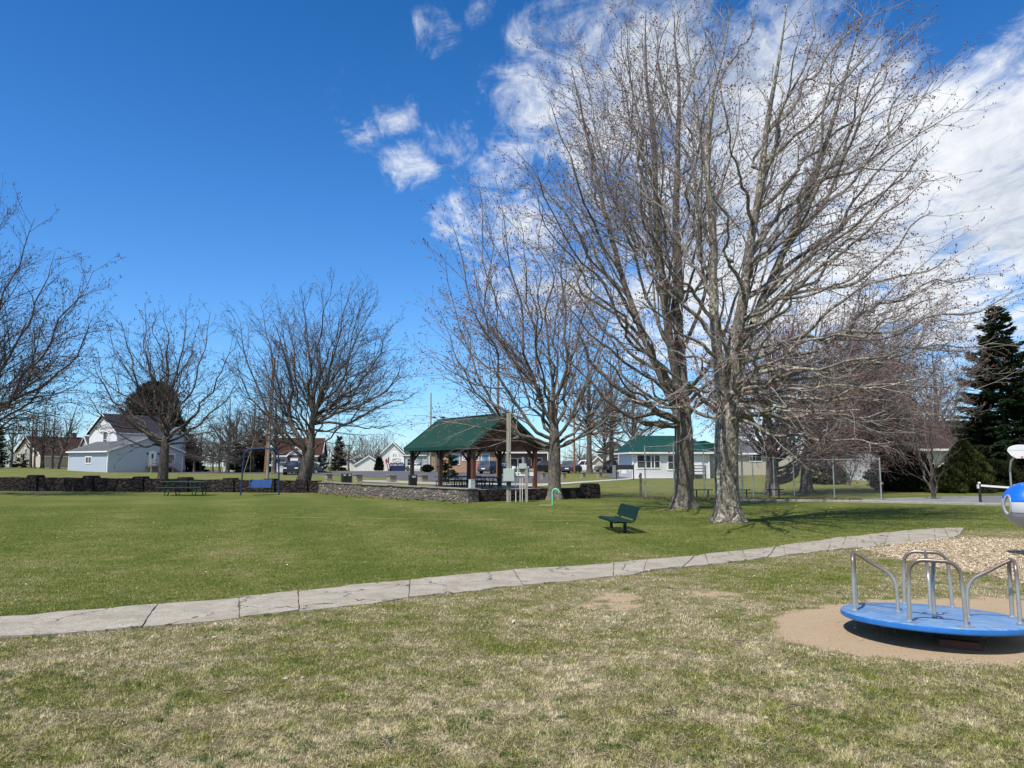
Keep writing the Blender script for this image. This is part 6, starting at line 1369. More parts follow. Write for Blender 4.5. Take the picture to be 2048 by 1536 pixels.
# brown-roofed house in the centre left
b = GD(548, 117); h = House('small_white_house', 'small pale house with a rusty brown roof behind the swing', 'house', b, R(8))
h.gable(0, 7.0, 0, 7.5, 2.75, 5.4, 'x', S_WHITE, R_REDB, .35); h.gable(2.2, 4.9, -1.2, 0, 2.65, 4.0, 'y', mat_siding('brown_siding', (.09, .06, .05)), R_REDB, .25, name='entry_wall'); h.door(('-y', -1.2), 3.2, .1, .95, 2.05); h.window(('-y', 0), 1.2, 1.0, 1.0, 1.2)
h.window(('-y', 0), 6.0, 1.0, 1.0, 1.2)
mb = MB(); mb.prism([(2.0, 2.72), (5.1, 2.72), (3.55, 4.05)], -1.27, -1.22); mb.build('gable_panel', M_WHITE, h.r)
mb = MB(); mb.lathe([(0, -.05), (.28, -.04), (.36, .0)], (.55, -.03, 1.75), 14, 'y'); mb.build('wreath', M_DARKEV, h.r)
b = GD(446, 130); h = House('white_shed', 'small white gabled shed seen through the dark trees', 'shed', b, R(20)); h.gable(0, 3.0, 0, 3, 1.9, 3.1, 'y', S_WHITE, R_GREY, .25); h.window(('-y', 0), 2.0, 1.0, .7, .8, 1, 1)
# white garage and gabled building behind
b = GD(677, 195); h = House('white_garage', 'low white garage with a wide pale door beyond the street', 'garage', b, R(12))
b2 = GD(711, 195); w_ = b2[0]-b[0]
h.gable(0, w_, 0, 9.5, 2.4, 3.4, 'y', S_WHITE, R_GREY, .4); h.garage_door(('-y', 0), w_*.42, 2.7, 2.05); mb = MB()
for u in (.35, w_-.4): mb = MB(); mb.box(u-.1, u+.1, -.15, -.02, 1.5, 1.9); mb.build('lamp', M_BLACKM, h.r)
b = GD(711.5, 194); h = House('white_annex', 'long low white side building right of the garage', 'building', b, R(14)); h.gable(.1, 4.6, .3, 6, 2.3, 3.3, 'x', mat_siding('pale_grey_siding', (.55, .60, .64)), R_GREY, .3); h.window(('-y', .3), 2.6, 1.3, 1.0, .55, 1, 1)
mb = MB(); mb.box(4.62, 7.6, .6, 4, -.2, 2.1); mb.build('carport_wall', M_GREYW, h.r); mb = MB(); mb.box(4.9, 5.7, .56, .597, -.1, 1.9); mb.build('dark_doorway', M_BLACKM, h.r)
b = GD(763, 160); e = GD(806, 160); h = House('white_gable_building', 'white building with a steep gable behind the billboard', 'building', b, R(6)); w_ = e[0]-b[0]
h.gable(0, w_, 0, 13, 3.9, 6.1, 'y', S_WHITE, R_GRN, .3); h.gable(-5.6, .1, .5, 9, 1.4, 3.2, 'y', S_WHITE, R_GREY, .25, name='lean_wall')
mb = MB(); mb.lathe([(0, -.04), (.95, -.03), (1.0, .0)], (w_*.60, -.02, 3.25), 24, 'y'); mb.build('round_emblem', M_WHITE, h.r); mb = MB(); mb.tube([(w_*.60-.2, -.08, 2.7), (w_*.58-.25, -.08, 3.2), (w_*.58-.05, -.08, 3.7)], .06, 6); mb.tube([(w_*.60+.2, -.08, 3.0), (w_*.60+.25, -.08, 3.6)], .05, 6); mb.tube([(w_*.38, -.08, 2.9), (w_*.48, -.08, 2.6), (w_*.6, -.08, 2.45)], .05, 6); mb.build('emblem_drawing', M_BLACKM, h.r)
b = GD(806.5, 160); h = House('pale_blue_annex', 'pale blue-grey siding annex behind the white sedan', 'building', b, R(4)); h.gable(0.1, 6.6, .4, 8, 3.4, 4.7, 'x', mat_siding('light_blue_siding', (.45, .52, .58)), R_GRN, .3); h.window(('-y', .4), 1.6, 1.2, 1.6, 1.4, 2, 2)
# billboard and flag
b = GD(793, 148); root = thing('billboard', 'white billboard with a round line drawing over a navy band of small white lettering', 'sign', b, R(4)); s = 148/F
mb = MB(); mb.box(-14*s, 14.5*s, 0, .12, 1.42, 2.72); mb.build('panel', M_WHITE, root)
NAVY = mat('navy_paint', (.015, .022, .10), (.01, .015, .07), 3, .5); mb = MB(); mb.box(-14.5*s, 15*s, -.01, .13, -.05, 1.417); mb.build('navy_band', NAVY, root)
for sx in (-1, 1): mb = MB(); mb.box(sx*16*s-.1, sx*16*s+.1, 0, .2, -.1, 2.7); mb.build('post', M_BLACKM, root)
mb = MB(); x = -13*s
while x < 13.2*s:
    w = random.uniform(.09, .16); mb.box(x, x+w, -.03, -.012, 1.06, 1.06+random.choice([.15, .19])); x += w+random.choice([.05, .05, .14])
mb.build('lettering', M_WHITE, root)
INK = mat('grey_green_ink', (.12, .16, .15), None, 3, .6); mb = MB(); mb.tube([(.95*math.cos(t), -.02, 2.0+.42*math.sin(t)) for t in np.linspace(.25, PI-.15, 22)], .03, 5); mb.tube([(.95*math.cos(t), -.02, 2.0+.42*math.sin(t)) for t in np.linspace(PI+.4, PI+1.0, 6)], .03, 5)
for cx in (-.55, -.25): mb.tube([(cx+.16*math.cos(t), -.02, 2.1+.2*math.sin(t)) for t in np.linspace(0, 5, 10)], .025, 5)
mb.tube([(-.1, -.02, 1.75), (.2, -.02, 1.95), (.5, -.02, 1.98), (.8, -.02, 1.9)], .04, 5); mb.build('drawing', INK, root)
mb = MB(); 
for i in range(12): hh = random.uniform(.1, .28); mb.box(-1.3+i*.22, -1.13+i*.22, -.016, -.004, 1.42, 1.42+hh)
mb.build('skyline_drawing', NAVY, root)
b = GD(773, 147); root = thing('feather_flag', 'red and white feather flag left of the billboard', 'flag', b, R(5)); mb = MB(); mb.tube([(.35, 0, 0), (.1, 0, 1.0), (-.25, 0, 1.9), (-.2, 0, 2.25), (.05, 0, 2.4)], .025, 6); mb.build('pole', M_BLACKM, root)
M_FR = mat('flag_red', (.50, .03, .05), (.4, .02, .04), 3, .7); M_FW = mat('flag_white', (.75, .62, .62), (.65, .5, .5), 3, .7)
for nm, mm, pts in (('red_panel', M_FR, [(-.25, 1.6), (-.27, 1.9), (-.18, 2.25), (.05, 2.4), (.25, 2.15), (.2, 1.9), (.32, 1.6)]), ('white_panel', M_FW, [(-.25, 1.597), (.32, 1.597), (.5, .8), (.58, .35), (.36, .33), (.1, .95)])):
    mb = MB(); mb.prism(pts, -.02+.03, .03); mb.build(nm, mm, root)
mb = MB(); mb.prism([(-.22, 1.9), (-.1, 1.55), (.28, .33), (.40, .33), (.15, 1.4)], -.01, .008); mb.build('red_edge', M_FR, root)
# brick building behind the pavilion
b = GD(880, 116); BRICK = mat_brick('orange_brick', (.46, .24, .115), (.36, .17, .08), (.48, .40, .32), .55, .19, .03)
h = House('brick_building', 'long low orange brick building behind the pavilion', 'building', b, R(4)); k = 116/F
h.gable(0, 10.2, 0, 10, 3.7, 5.2, 'x', BRICK, R_BRN, .5)
for px in (911, 970): h.window(('-y', 0), (px-880)*k, 1.25, 1.15, 1.55, 1, 1, .09, M_GLASSB)
for px, c, mm in ((929, 918, M_FR), (952, 915, mat('purple_paint', (.22, .06, .28), None, 3, .6))):
    u = (px-880)*k; z = 2.3; mb = MB(); mb.box(u-.42, u+.42, -.06, -.003, z-.5, z+.5); so = mb.build('sign_board', M_WHITE, h.r)
    mb = MB(); mb.tube([(u+.27*math.cos(t), -.075, z+.27*math.sin(t)) for t in np.linspace(0, 2*PI, 25)[:-1]], .05, 6, closed=True); mb.build('sign_ring', mm, so)
b = GD(1003, 115); h = House('brown_shop', 'brown timber-clad shop front joined to the brick building', 'building', b, R(8)); h.gable(.05, 7.2, 0, 9, 3.25, 4.5, 'x', mat_siding('brown_cladding', (.16, .105, .08), .3, 0), R_BRN, .9)
h.door(('-y', 0), 1.95, 0, .95, 2.1, M_BROWNW); h.door(('-y', 0), 3.1, 0, .95, 2.1, M_BROWNW); mb = MB(); mb.box(.55, 1.05, -.05, -.003, 1.6, 2.75); so = mb.build('poster', mat('pale_lilac', (.6, .55, .66), (.45, .4, .5), 8, .6), h.r); h.window(('-y', 0), 5.5, .9, 1.6, 1.3, 2, 1)
mb = MB(); mb.lathe([(0, -.12), (.09, -.1), (.12, -.03)], (4.3, -.02, 2.2), 10, 'y'); mb.build('wall_lamp', M_WHITE, h.r)
b = GD(858, 126); h = House('tan_building', 'tan upright building edge showing between the pavilion posts', 'building', b, R(10)); h.hip(0, 3.2, 0, 6, 3.7, 4.6, mat('tan_stucco', (.36, .30, .19), (.28, .23, .14), 2, .9), R_BRN); h.corner([(0, 0), (1.2, -.03)], 0, 3.6)
# green-roofed house
b = GD(1266, 78); k = 78/F; h = House('green_roof_house', 'single-storey white house with a green hipped roof behind the tall fence', 'house', b, R(3))
h.hip(0, 8.1, 0, 7.5, 2.72, 4.62, mat_siding('bright_white_siding', (.74, .75, .77), .13), M_GREENMET, .45, inset=1.4)
h.window(('-y', 0), (1292-1266)*k, 1.12, 1.75, 1.3, 2, 2, .1); h.window(('-y', 0), (1312-1266)*k, 1.12, .85, 1.3, 1, 2, .1); h.window(('-y', 0), (1345-1266)*k, .98, .8, 1.42, 1, 2, .13)
h.door(('-y', 0), (1394-1266)*k, .45, .95, 2.05, glass=False); h.corner([(0, 0), (8.1, 0)], -.1, 2.66)
mb = MB(); u = (1394-1266)*k; mb.box(u-.65, u+.65, -1.2, -.03, .30, .42)
for x in (u-.6, u+.6): mb.box(x-.05, x+.05, -1.2, -1.1, -.2, 1.35)
for z in (.75, 1.05, 1.32): mb.box(u-.6, u+.6, -1.19, -1.13, z-.045, z+.045)
mb.build('steps_railing', mat('dark_grey_stain', (.05, .05, .055), None, 5, .7), h.r)
mb = MB(); mb.box(8.103, 11.6, 1.2, 7, -.3, 2.6); mb.build('side_wall', mat_siding('grey_siding', (.36, .37, .37), .13), h.r); mb = MB(); mb.prism([(8.0, 2.62), (12.0, 2.62), (8.0, 4.0)], .8, 7.3); mb.build('side_roof', M_GREENMET, h.r)
b = GD(1252, 74); root = thing('park_sign', 'dark hanging board with pale notices left of the green-roofed house', 'sign', b, 0); mb = MB()
for x in (-.95, .75): mb = MB(); mb.box(x-.05, x+.05, -.05, .05, -.1, 1.5); mb.build('post', M_BLACKM, root)
mb = MB(); mb.box(-.9, .7, -.04, .04, 1.0, 1.45); bo = mb.build('board', M_DARKT, root); mb = MB(); mb.box(-.45, .05, -.03, .03, .62, .985); mb.box(-.75, -.6, -.03, .03, .85, .985); mb.box(.3, .5, -.03, .03, .85, .985); mb.build('notice', M_PVC, root)
b = GD(1229, 82); root = thing('grey_utility_cabinet', 'upright grey cabinet beside the driveway', 'cabinet', b, 0); mb = MB(); mb.box(-.2, .2, -.2, .2, 0, 1.25); mb.build('housing', mat('mid_grey_paint', (.2, .22, .24), None, 3, .6), root, bevel=.02); mb = MB(); mb.box(-.22, .22, -.22, .22, 1.253, 1.3); mb.build('lid', M_BOXG, root)
b = GD(1197, 138); h = House('white_gable_house', 'distant white house with a tall front gable between bare trees', 'house', b, R(6)); h.gable(1.4, 5.2, 0, 7, 3.6, 5.3, 'y', S_CREAM, R_BRN, .35); h.gable(-1.4, 1.38, .5, 7, 1.4, 2.7, 'y', S_CREAM, R_BRN, .25, name='porch_wall'); h.gable(5.3, 10.5, 1.5, 8, 3.0, 4.6, 'x', mat_siding('brownish_siding', (.2, .15, .13)), R_BRN, .35, name='side_wall'); h.window(('-y', 0), 3.3, 2.0, .9, 1.2)
b = GD(1120, 240); h = House('distant_hall', 'pale flat hall far off on the skyline past the maple trunk', 'building', b, 0); h.hip(0, 8, 0, 6, 2.6, 3.3, mat('grey_render', (.4, .42, .42), None, 1, .9), R_GREY)
# beige houses behind the fence
b = GD(1474, 92); k = 92/F; h = House('beige_house', 'long beige-sided ranch house behind the fence trees', 'house', b, R(2)); h.gable(0, 5.0, .6, 8, 2.75, 4.2, 'x', S_BEIGE, R_GREY, .4); h.window(('-y', .6), (1516-1474)*k, 1.75, 1.4, .8, 2, 1, .1); h.gable(5.02, 7.6, 0, 8, 3.3, 4.7, 'x', S_BEIGE, R_GREY, .35, name='taller_wall')
b = GD(1656, 85); h = House('beige_garage', 'small beige building right of the squat spruce', 'garage', b, R(2)); h.gable(0, 3.6, 0, 6, 2.7, 3.6, 'x', S_BEIGE, R_BRN, .4); h.corner([(0, 0)], 0, 2.7)
b = GD(1792, 66); k = 66/F; h = House('maroon_roof_house', 'white house with a long dark maroon roof behind the cedars', 'house', b, R(2)); h.gable(0, 10.2, 0, 9, 3.1, 5.6, 'x', S_WHITE, R_MAROON, .5)
h.window(('-y', 0), (1846-1792)*k, 1.35, 1.0, 1.25, 2, 2, .11); h.window(('-y', 0), (1905-1792)*k, 1.35, .9, 1.25, 2, 2, .11); h.window(('-y', 0), (1985-1792)*k, 1.35, .9, 1.25, 2, 2, .11)
# ------------------------------------------------------------------ vehicles
PROF = dict(
    suv=dict(L=4.7, Wd=1.86, low=[(-2.3, .38), (-2.36, .62), (-2.3, 1.02), (-2.22, 1.1), (1.05, 1.1), (2.1, .98), (2.32, .78), (2.33, .45), (2.2, .32), (-2.15, .32)], cab=[(-2.22, 1.09), (-1.98, 1.66), (-1.75, 1.74), (.25, 1.74), (.45, 1.7), (1.15, 1.09)], wr=.36, ax=(-1.42, 1.42)),
    sedan=dict(L=4.7, Wd=1.82, low=[(-2.32, .4), (-2.35, .7), (-2.25, .95), (-1.6, 1.0), (1.1, .96), (2.1, .8), (2.33, .62), (2.33, .38), (2.2, .26), (-2.2, .28)], cab=[(-1.75, .97), (-1.0, 1.38), (-.75, 1.44), (.2, 1.44), (.4, 1.41), (1.2, .94)], wr=.33, ax=(-1.4, 1.4)),
    pickup=dict(L=5.9, Wd=1.98, low=[(-2.9, .55), (-2.95, .75), (-2.92, 1.12), (1.2, 1.14), (2.6, 1.08), (2.88, .9), (2.92, .5), (2.7, .38), (-2.8, .42)], cab=[(-.75, 1.13), (-.62, 1.78), (-.45, 1.88), (.75, 1.88), (.95, 1.84), (1.6, 1.13)], wr=.40, ax=(-1.8, 1.85)))
def car(kind, paint, loc, rz, label, name):
    d = PROF[kind]; root = thing(name, label, 'car' if kind != 'pickup' else 'pickup truck', loc, rz, None); Wd = d['Wd']/2
    zb = d['cab'][0][1]; tap = lambda z: Wd-.03-max(0, z-zb)*.30
    mb = MB(); mb.prism(d['low'], -Wd, Wd)
    mb2 = MB(); n = len(d['cab']); V = [(x, -tap(z), z) for x, z in d['cab']]+[(x, tap(z), z) for x, z in d['cab']]
    mb.add(V, [tuple(range(n)), tuple(range(2*n-1, n-1, -1))]+[(i, i+n, (i+1) % n+n, (i+1) % n) for i in range(n)])
    body = mb.build('body', paint, root, bevel=.04, seg=2)
    zt = max(z for x, z in d['cab']); c = d['cab']; fx = c[-1][0]; rx = c[0][0]
    top = lambda x: None
    def inset_side(sg):
        lo = zb+.06; hi = zt-.12
        xa = rx+(c[1][0]-rx)*.2+.18; xb = fx-(fx-c[-2][0])*.15-.2
        ra = lambda z: rx+(c[1][0]-rx)*(z-zb)/(c[1][1]-zb)+.16; fb = lambda z: fx+(c[-2][0]-fx)*(z-zb)/(c[-2][1]-zb)-.14
        xs = np.linspace(0, 1, 3 if kind != 'suv' else 4); mb = MB()
        for i in range(len(xs)-1):
            q = []
            for z, order in ((lo, 0), (hi, 1)):
                A = ra(z)+(fb(z)-ra(z))*xs[i]+.035; B = ra(z)+(fb(z)-ra(z))*xs[i+1]-.035; q.append((A, B, z))
            y = lambda z: sg*(tap(z)+.006)
            mb.add([(q[0][0], y(lo), lo), (q[0][1], y(lo), lo), (q[1][1], y(hi), hi), (q[1][0], y(hi), hi)], [(0, 1, 2, 3)])
        mb.build('side_window', M_GLASS, body)
    inset_side(-1); inset_side(1)
    for nm, (A, B), sg in (('windscreen', (c[-1], c[-2]), 1), ('rear_window', (c[0], c[1]), -1)):
        mb = MB(); P = [(A[0]+(B[0]-A[0])*t+sg*.012, A[1]+(B[1]-A[1])*t+.008) for t in (.12, .9)]
        mb.add([(P[0][0], -tap(P[0][1])+.1, P[0][1]), (P[0][0], tap(P[0][1])-.1, P[0][1]), (P[1][0], tap(P[1][1])-.12, P[1][1]), (P[1][0], -tap(P[1][1])+.12, P[1][1])], [(0, 1, 2, 3)]); mb.build(nm, M_GLASS, body)
    for ax in d['ax']:
        for sg in (-1, 1):
            r = d['wr']; mb = MB(); mb.lathe([(r*.6, -.11), (r*.93, -.12), (r, -.07), (r, .07), (r*.93, .12), (r*.6, .11)], (ax, sg*(Wd-.10), r), 20, 'y'); wh = mb.build('wheel', M_RUBBER, root)
            mb = MB(); mb.lathe([(0, sg*.10), (r*.25, sg*.105), (r*.55, sg*.085), (r*.62, sg*.11)], (ax, sg*(Wd-.10), r), 14, 'y'); mb.build('rim', M_RIM, wh)
            mb = MB(); mb.lathe([(r*1.0, sg*.006), (r*1.16, sg*.006)], (ax, sg*Wd, r+.02), 20, 'y'); mb.build('wheel_arch', M_BLACKM, body)
    hz = d['low'][5][1]-.12 if kind != 'pickup' else .88; fxx = max(x for x, z in d['low']); rxx = min(x for x, z in d['low'])
    for sg in (-1, 1):
        mb = MB(); mb.box(fxx-.2, fxx+.012, sg*(Wd-.26)-.2, sg*(Wd-.26)+.2, hz-.08, hz+.06); mb.build('headlight', M_WHITE, root, bevel=.02)
        mb = MB(); mb.box(rxx-.012, rxx+.15, sg*(Wd-.16)-.12, sg*(Wd-.16)+.12, hz-.02, hz+.18); mb.build('tail_light', M_FR, root, bevel=.02)
    mb = MB(); mb.box(rxx-.03, rxx+.1, -.26, .26, .62, .76); mb.build('number_plate', M_WHITE, root); mb = MB(); mb.box(rxx-.06, rxx+.12, -Wd+.06, Wd-.06, .36, .54); mb.build('bumper', M_BLACKM, root, bevel=.03); mb = MB(); mb.box(fxx-.12, fxx+.05, -Wd+.1, Wd-.1, .34, .5); mb.build('bumper', M_BLACKM, root, bevel=.03)
    for sg in (-1, 1): mb = MB(); mb.box(fx-.5, fx-.32, sg*(Wd+.09)-.09, sg*(Wd+.09)+.09, zb-.02, zb+.14); mb.build('mirror', paint, root, bevel=.03)
    if kind == 'pickup': mb = MB(); mb.box(-2.8, -.82, -Wd+.12, Wd-.12, 1.135, 1.15); mb.build('truck_bed', M_BLACKM, body)
    return root
def paint(n, c): return mat(n, c, tuple(x*.9 for x in c), 2, .25, .0, spec=.6)
PB = paint('slate_blue_car_paint', (.045, .07, .10)); PK = paint('black_car_paint', (.012, .013, .016)); PN = paint('navy_car_paint', (.012, .022, .06)); PW = paint('white_car_paint', (.72, .73, .74)); PG = paint('grey_car_paint', (.16, .17, .18)); PD = paint('dark_teal_car_paint', (.03, .045, .055))
car('suv', PB, GD(984, 100), R(62), 'slate-blue SUV seen from behind before the brick wall', 'parked_suv')
car('sedan', PG, GD(1009, 110), R(62), 'grey car half hidden behind the pavilion post', 'parked_car')
car('suv', PK, GD(1086, 106), R(190), 'black SUV parked left of the upswept maple trunk', 'parked_suv')
car('sedan', PW, GD(1119, 116), R(200), 'white car showing just right of the upswept maple trunk', 'parked_car')
car('suv', PN, GD(1143, 104), R(70), 'navy blue SUV parked behind the tall pole by the stone pillars', 'parked_suv')
car('pickup', PW, GD(1174, 113), R(176), 'white pickup truck facing left along the street', 'parked_pickup')
car('pickup', PG, GD(1226, 112), R(176), 'grey pickup truck beside the driveway entrance', 'parked_pickup')
car('sedan', PW, GD(830, 150), R(184), 'white sedan in front of the pale blue annex', 'parked_car')
car('suv', PK, GD(584, 94), R(-78), 'black car with bright headlights facing the lawn', 'parked_suv')
car('suv', PD, GD(609, 101), R(18), 'dark teal SUV just right of the fork-trunked maple', 'parked_suv')
# ------------------------------------------------------------------ poles and wires
def pole(name, label, b, top, m, r=.14, arm=None, group=None, extra=None):
    b = np.array(b, float); root = thing(name, label, 'utility pole', b, 0, group); t = np.array(top)-b
    mb = MB(); mb.tube([(0, 0, -.2), tuple(t*.5), tuple(t)], [r, r*.85, r*.68], 10); mb.build('shaft', m, root)
    if arm:
        mb = MB(); w, dz, an = arm; c = Vector(tuple(t*(1-dz/np.linalg.norm(t)))); e = Vector((math.cos(an), math.sin(an), 0))*w; mb.bar(c-e+Vector((0, -r, 0)), c+e+Vector((0, -r, 0)), .1, .12); ao = mb.build('crossarm', m, root)
        for s in (-.9, -.4, .4, .9): mb = MB(); mb.lathe([(.03, 0), (.06, .05), (.03, .1), (.05, .14), (0, .16)], c+e*s+Vector((0, -r, .06)), 8); mb.build('insulator', M_BOXG, ao)
    return root
def top_at(px, py, y): return W(px, py, y)
d = 99; b = GD(531, d); pole('utility_pole', 'tall brown leaning utility pole behind the swing', b, top_at(549, 716, d), M_POLEB, .26)
d = 54; b = GD(533, d); r_ = pole('utility_pole', 'slim grey pole standing at the dark wall behind the swing', b, top_at(545, 775, d), M_POLEG, .11)
d = 85; b = GD(995, d); pole('utility_pole', 'brown utility pole with a crossarm rising behind the pavilion roof', b, top_at(997, 729, d), M_POLEB, .17, (1.25, .45, R(5)))
d = 125; b = GD(861, d); pole('utility_pole', 'thin grey pole on the skyline left of the pavilion ridge', b, top_at(862, 786, d), M_POLEG, .16)
d = 100; b = GD(1149, d); pole('utility_pole', 'brown utility pole in front of the navy SUV', b, top_at(1148, 800, d), M_POLEB, .15)
d = 140; b = GD(1130, d); pole('light_pole', 'slim pale light pole right of the upswept maple trunk', b, top_at(1130, 872, d), M_GALV, .07)
d = 140; b = GD(946, d); pole('antenna_mast', 'thin mast standing on the skyline above the pavilion ridge', b, top_at(946, 824, d), M_GALV, .05)
def wire(name, label, a, b, sag, r=.02, group='overhead wires', n=14):
    a = np.array(a); b = np.array(b); pts = [tuple(a+(b-a)*t-np.array([0, 0, sag*4*t*(1-t)])) for t in np.linspace(0, 1, n)]
    mb = MB(); mb.tube([tuple(np.array(p)-a) for p in pts], r, 4); o = mb.build(name, M_CABLE); o.location = tuple(a); tag(o, label, 'wire', group); return o
wire('power_line', 'topmost thin wire crossing from the brown leaning pole to the crossarm pole', W(549, 722, 99), W(985, 735, 85), 1.6, .017)
wire('power_line', 'second wire just below the topmost one toward the crossarm pole', W(549, 790, 99), W(861, 812, 125), 1.0, .017)
wire('power_line', 'wire running left from the leaning pole above the blue-grey house roof', W(548, 724, 99), W(-60, 560, 70), 1.0, .014)
wire('power_line', 'upper left wire slanting down through the left maple tops', W(548, 735, 99), W(-60, 600, 72), 1.0, .014)
wire('power_line', 'nearly level wire behind the left maples, low over the saplings', W(546, 775, 99), W(-60, 742, 80), .7, .016)
wire('power_line', 'lowest level wire behind the left maples, under the other one', W(546, 790, 99), W(-60, 775, 82), .6, .016)
wire('power_line', 'wire from the thin grey pole to the crossarm pole above the pavilion', W(861, 826, 125), W(996, 770, 85), .6, .017)
wire('power_line', 'low sagging wire from the maple crown to the thin grey pole', W(660, 835, 110), W(861, 832, 125), .8, .017)
wire('power_line', 'steep wire rising from the leaning pole over the garage', W(549, 815, 99), W(861, 845, 125), 1.4, .015)
wire('power_line', 'level wire passing behind the pavilion ridge to the right', W(861, 823, 125), W(1148, 812, 100), .5, .017)
sw = wire('span_wire', 'wire carrying the traffic lights right of the thin grey pole', W(861, 833, 125), W(1000, 838, 118), .1, .02)
for px, w, lab in ((868, .30, 'small black traffic light hanging next to the thin grey pole'), (885.5, .42, 'wider black traffic light hanging nearer the pavilion roof')):
    c = W(px, 834.5, 124.5); root = thing('traffic_light', lab, 'traffic light', c, 0, 'traffic lights on the span wire'); mb = MB(); mb.box(-w, w, -.12, .12, -.19, .12); mb.build('housing', M_BLACKM, root, bevel=.04)
    for i in range(3): mb = MB(); mb.lathe([(.1, -.2), (.1, -.13)], ((i-1)*w*.6, 0, -.03), 10, 'y'); mb.build('visor', M_BLACKM, root)
g = GD(487, 100); wire('guy_wire', 'pale guy wire guard slanting left of the leaning brown pole', (g[0], g[1], g[2]), W(512, 868, 99.5), 0, .05); COL.objects['guy_wire'].data.materials[0] = mat('yellowed_guard', (.42, .36, .24), None, 3, .6)
wire('guy_wire', 'thin upper guy wire tying the leaning brown pole', W(512, 868, 99.5), W(543, 775, 99), 0, .014)
# ------------------------------------------------------------------ sky, sun, camera
SUN_EL = R(58); SUN_DIR = Vector((-.60*math.cos(SUN_EL), -.80*math.cos(SUN_EL), math.sin(SUN_EL)))
sun = bpy.data.lights.new('sun', 'SUN'); sun.energy = 5.0; sun.angle = R(.53); sun.color = (1, .94, .84)
so = bpy.data.objects.new('sun', sun); COL.objects.link(so); so.rotation_euler = (-SUN_DIR).to_track_quat('-Z', 'Y').to_euler(); so.location = (-20, -20, 40)
wd = bpy.data.worlds.new('World'); SC.world = wd; wd.use_nodes = True; nt = wd.node_tree; nt.nodes.clear()
out = N(nt, 'ShaderNodeOutputWorld'); bg = N(nt, 'ShaderNodeBackground'); nt.links.new(bg.outputs[0], out.inputs[0])
sky = N(nt, 'ShaderNodeTexSky', sky_type='NISHITA'); sky.sun_disc = False; sky.sun_elevation = SUN_EL
sky.sun_rotation = math.atan2(SUN_DIR.x, SUN_DIR.y); sky.air_density = 1.0; sky.dust_density = .25; sky.ozone_density = 3.0; sky.altitude = 300
tc = N(nt, 'ShaderNodeTexCoord'); nrm = N(nt, 'ShaderNodeVectorMath', operation='NORMALIZE'); nt.links.new(tc.outputs['Generated'], nrm.inputs[0]); D = nrm.outputs[0]
sp = N(nt, 'ShaderNodeSeparateXYZ'); nt.links.new(D, sp.inputs[0])
# clearer, deeper blue towards the zenith
STR = .12
skc = N(nt, 'ShaderNodeVectorMath', operation='SCALE'); nt.links.new(sky.outputs[0], skc.inputs[0]); skc.inputs['Scale'].default_value = STR
hs = N(nt, 'ShaderNodeHueSaturation'); hs.inputs['Saturation'].default_value = 1.0; hs.inputs['Hue'].default_value = .5; nt.links.new(skc.outputs[0], hs.inputs['Color'])
tc_ = ramp(nt, sp.outputs[2], [(.0, (.68, .90, 1.16)), (.1, (.54, .88, 1.20)), (.34, (.32, .77, 1.20)), (.58, (.15, .62, 1.05)), (1.0, (.14, .55, 1.0))])
tint = mixc(nt, 1.0, hs.outputs[0], tc_, 'MULTIPLY')
# clouds: cloud-plane coordinates
den = math_(nt, 'MAXIMUM', math_(nt, 'ADD', sp.outputs[2], .10), .03)
cx = math_(nt, 'DIVIDE', sp.outputs[0], den); cy = math_(nt, 'DIVIDE', sp.outputs[1], den)
cp_ = N(nt, 'ShaderNodeCombineXYZ'); nt.links.new(cx, cp_.inputs[0]); nt.links.new(cy, cp_.inputs[1])
def cn(scale, detail, rough, dist, off, sx=1, sy=1):
    m = N(nt, 'ShaderNodeMapping'); m.inputs['Location'].default_value = off; m.inputs['Scale'].default_value = (sx, sy, 1); m.inputs['Rotation'].default_value = (0, 0, R(-25)); nt.links.new(cp_.outputs[0], m.inputs['Vector']); return noise(nt, m.outputs[0], scale, detail, rough, dist)
n1 = cn(2.0, 10, .60, .5, (3.1, 1.7, 0), 1.15, .85); n2 = cn(6.5, 10, .66, .8, (7.7, 2.2, 0), 1.35, .75); n4 = cn(21, 8, .68, 1.2, (2.2, 5.1, 0), 1.6, .65); n3 = cn(1.3, 6, .55, .2, (1.2, 9.1, 0))
BL = [(1130, 140, 235, .80), (1010, 95, 100, .54), (1250, 40, 230, .78), (1330, 300, 330, .85), (1560, 430, 480, 1.1), (1800, 360, 380, 1.15), (2050, 290, 330, 1.25), (1980, 500, 290, 1.1), (1690, 130, 250, .6), (1600, 700, 360, .75), (1400, 560, 340, .8), (1090, 510, 220, .75), (985, 470, 110, .55),
      (1015, 345, 105, .48), (1060, 260, 130, .44), (1180, 520, 220, .6), (870, 65, 90, .56), (975, 35, 75, .54), (785, 200, 80, .60), (690, 190, 80, .55), (712, 248, 60, .5), (820, 345, 75, .42), (910, 443, 80, .60), (915, 265, 90, .34), (1900, 640, 260, .6), (1230, 800, 260, .3), (2100, 60, 160, -.15), (1890, 50, 170, -.3), (1960, 120, 110, -.22), (2010, 600, 100, -.2)]
FILL_CLOUDS = [((-.6, -.7, .35), .75, .8), ((.5, -.8, .3), .8, .9), ((.9, -.1, .4), .7, .9), ((-.9, -.3, .25), .5, .6), ((.2, -.3, .95), .6, .6)]   # unseen clouds added behind the camera to whiten the fill light
acc = None
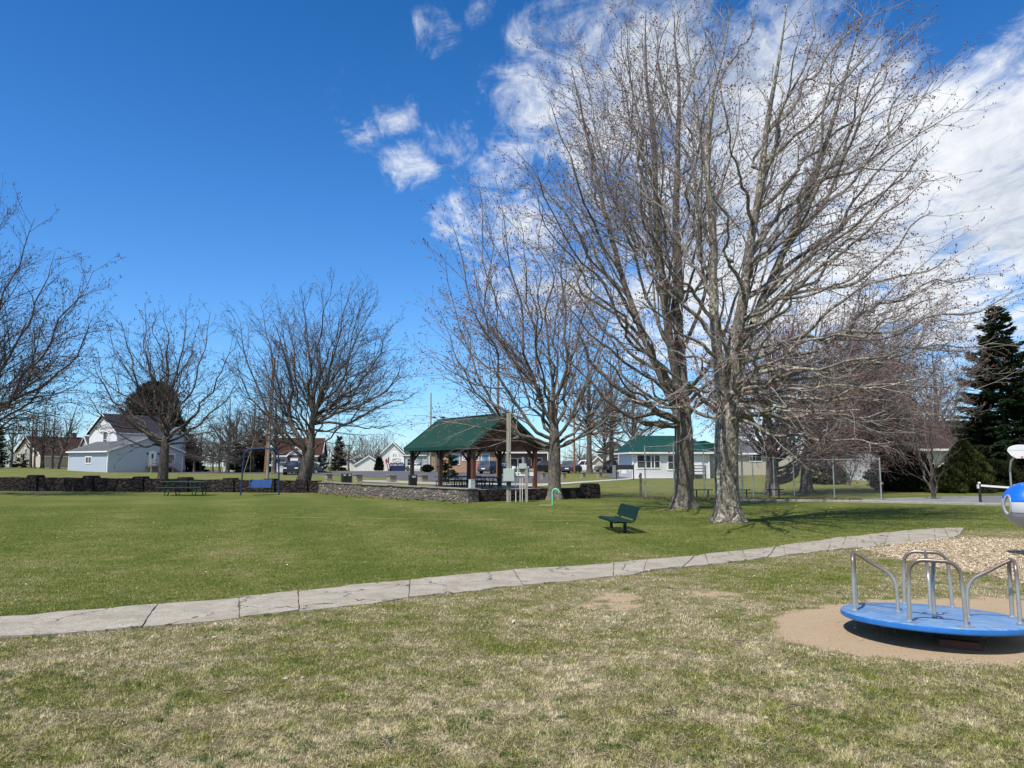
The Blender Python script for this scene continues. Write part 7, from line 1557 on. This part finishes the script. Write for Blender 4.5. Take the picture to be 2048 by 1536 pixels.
for px, py, rad, s in BL+[(None, b_[0], b_[1]*F, b_[2]) for b_ in FILL_CLOUDS]:
    r_ = ray(px, py) if px is not None else np.array(py); r_ = r_/np.linalg.norm(r_); dn = N(nt, 'ShaderNodeVectorMath', operation='DISTANCE'); nt.links.new(D, dn.inputs[0]); dn.inputs[1].default_value = tuple(r_)
    mr = N(nt, 'ShaderNodeMapRange', interpolation_type='SMOOTHSTEP'); nt.links.new(dn.outputs['Value'], mr.inputs[0]); mr.inputs[1].default_value = rad/F*.35; mr.inputs[2].default_value = rad/F*1.05; mr.inputs[3].default_value = s; mr.inputs[4].default_value = 0
    acc = mr.outputs[0] if acc is None else (math_(nt, 'MAXIMUM', acc, mr.outputs[0]) if s > 0 else math_(nt, 'ADD', acc, mr.outputs[0]))
def nz_(n, k): return math_(nt, 'MULTIPLY', math_(nt, 'SUBTRACT', n, .5), k)
v = math_(nt, 'ADD', math_(nt, 'ADD', nz_(n1, 1.7), nz_(n2, 1.5)), math_(nt, 'ADD', nz_(n4, .42), math_(nt, 'SUBTRACT', acc, .36)))
dens = N(nt, 'ShaderNodeMapRange', interpolation_type='SMOOTHSTEP'); nt.links.new(v, dens.inputs[0]); dens.inputs[1].default_value = -.02; dens.inputs[2].default_value = .84
dn_ = math_(nt, 'MULTIPLY', dens.outputs[0], math_(nt, 'MULTIPLY', math_(nt, 'GREATER_THAN', acc, .001), 1.0))
shade = ramp(nt, math_(nt, 'ADD', math_(nt, 'MULTIPLY', n3, .55), math_(nt, 'ADD', math_(nt, 'MULTIPLY', n2, .33), math_(nt, 'MULTIPLY', n4, .12))), [(.40, (.44, .49, .57)), (.48, (.60, .645, .72)), (.58, (.77, .795, .83))])
nt.links.new(mixc(nt, dn_, tint, shade), bg.inputs['Color']); bg.inputs['Strength'].default_value = 1.0
cam = bpy.data.cameras.new('camera'); co = bpy.data.objects.new('camera', cam); COL.objects.link(co)
cam.sensor_width = 36; cam.lens = 36*F/2048; cam.clip_start = .05; cam.clip_end = 3000
co.location = (0, 0, H); co.rotation_euler = (PI/2+TH, 0, 0); SC.camera = co
SC.view_settings.view_transform = 'Standard'; SC.view_settings.look = 'None'; SC.view_settings.exposure = 0.3; SC.view_settings.gamma = 1.0
SC.render.engine = 'CYCLES'
SC.cycles.max_bounces = 5; SC.cycles.transparent_max_bounces = 8; SC.cycles.use_denoising = True
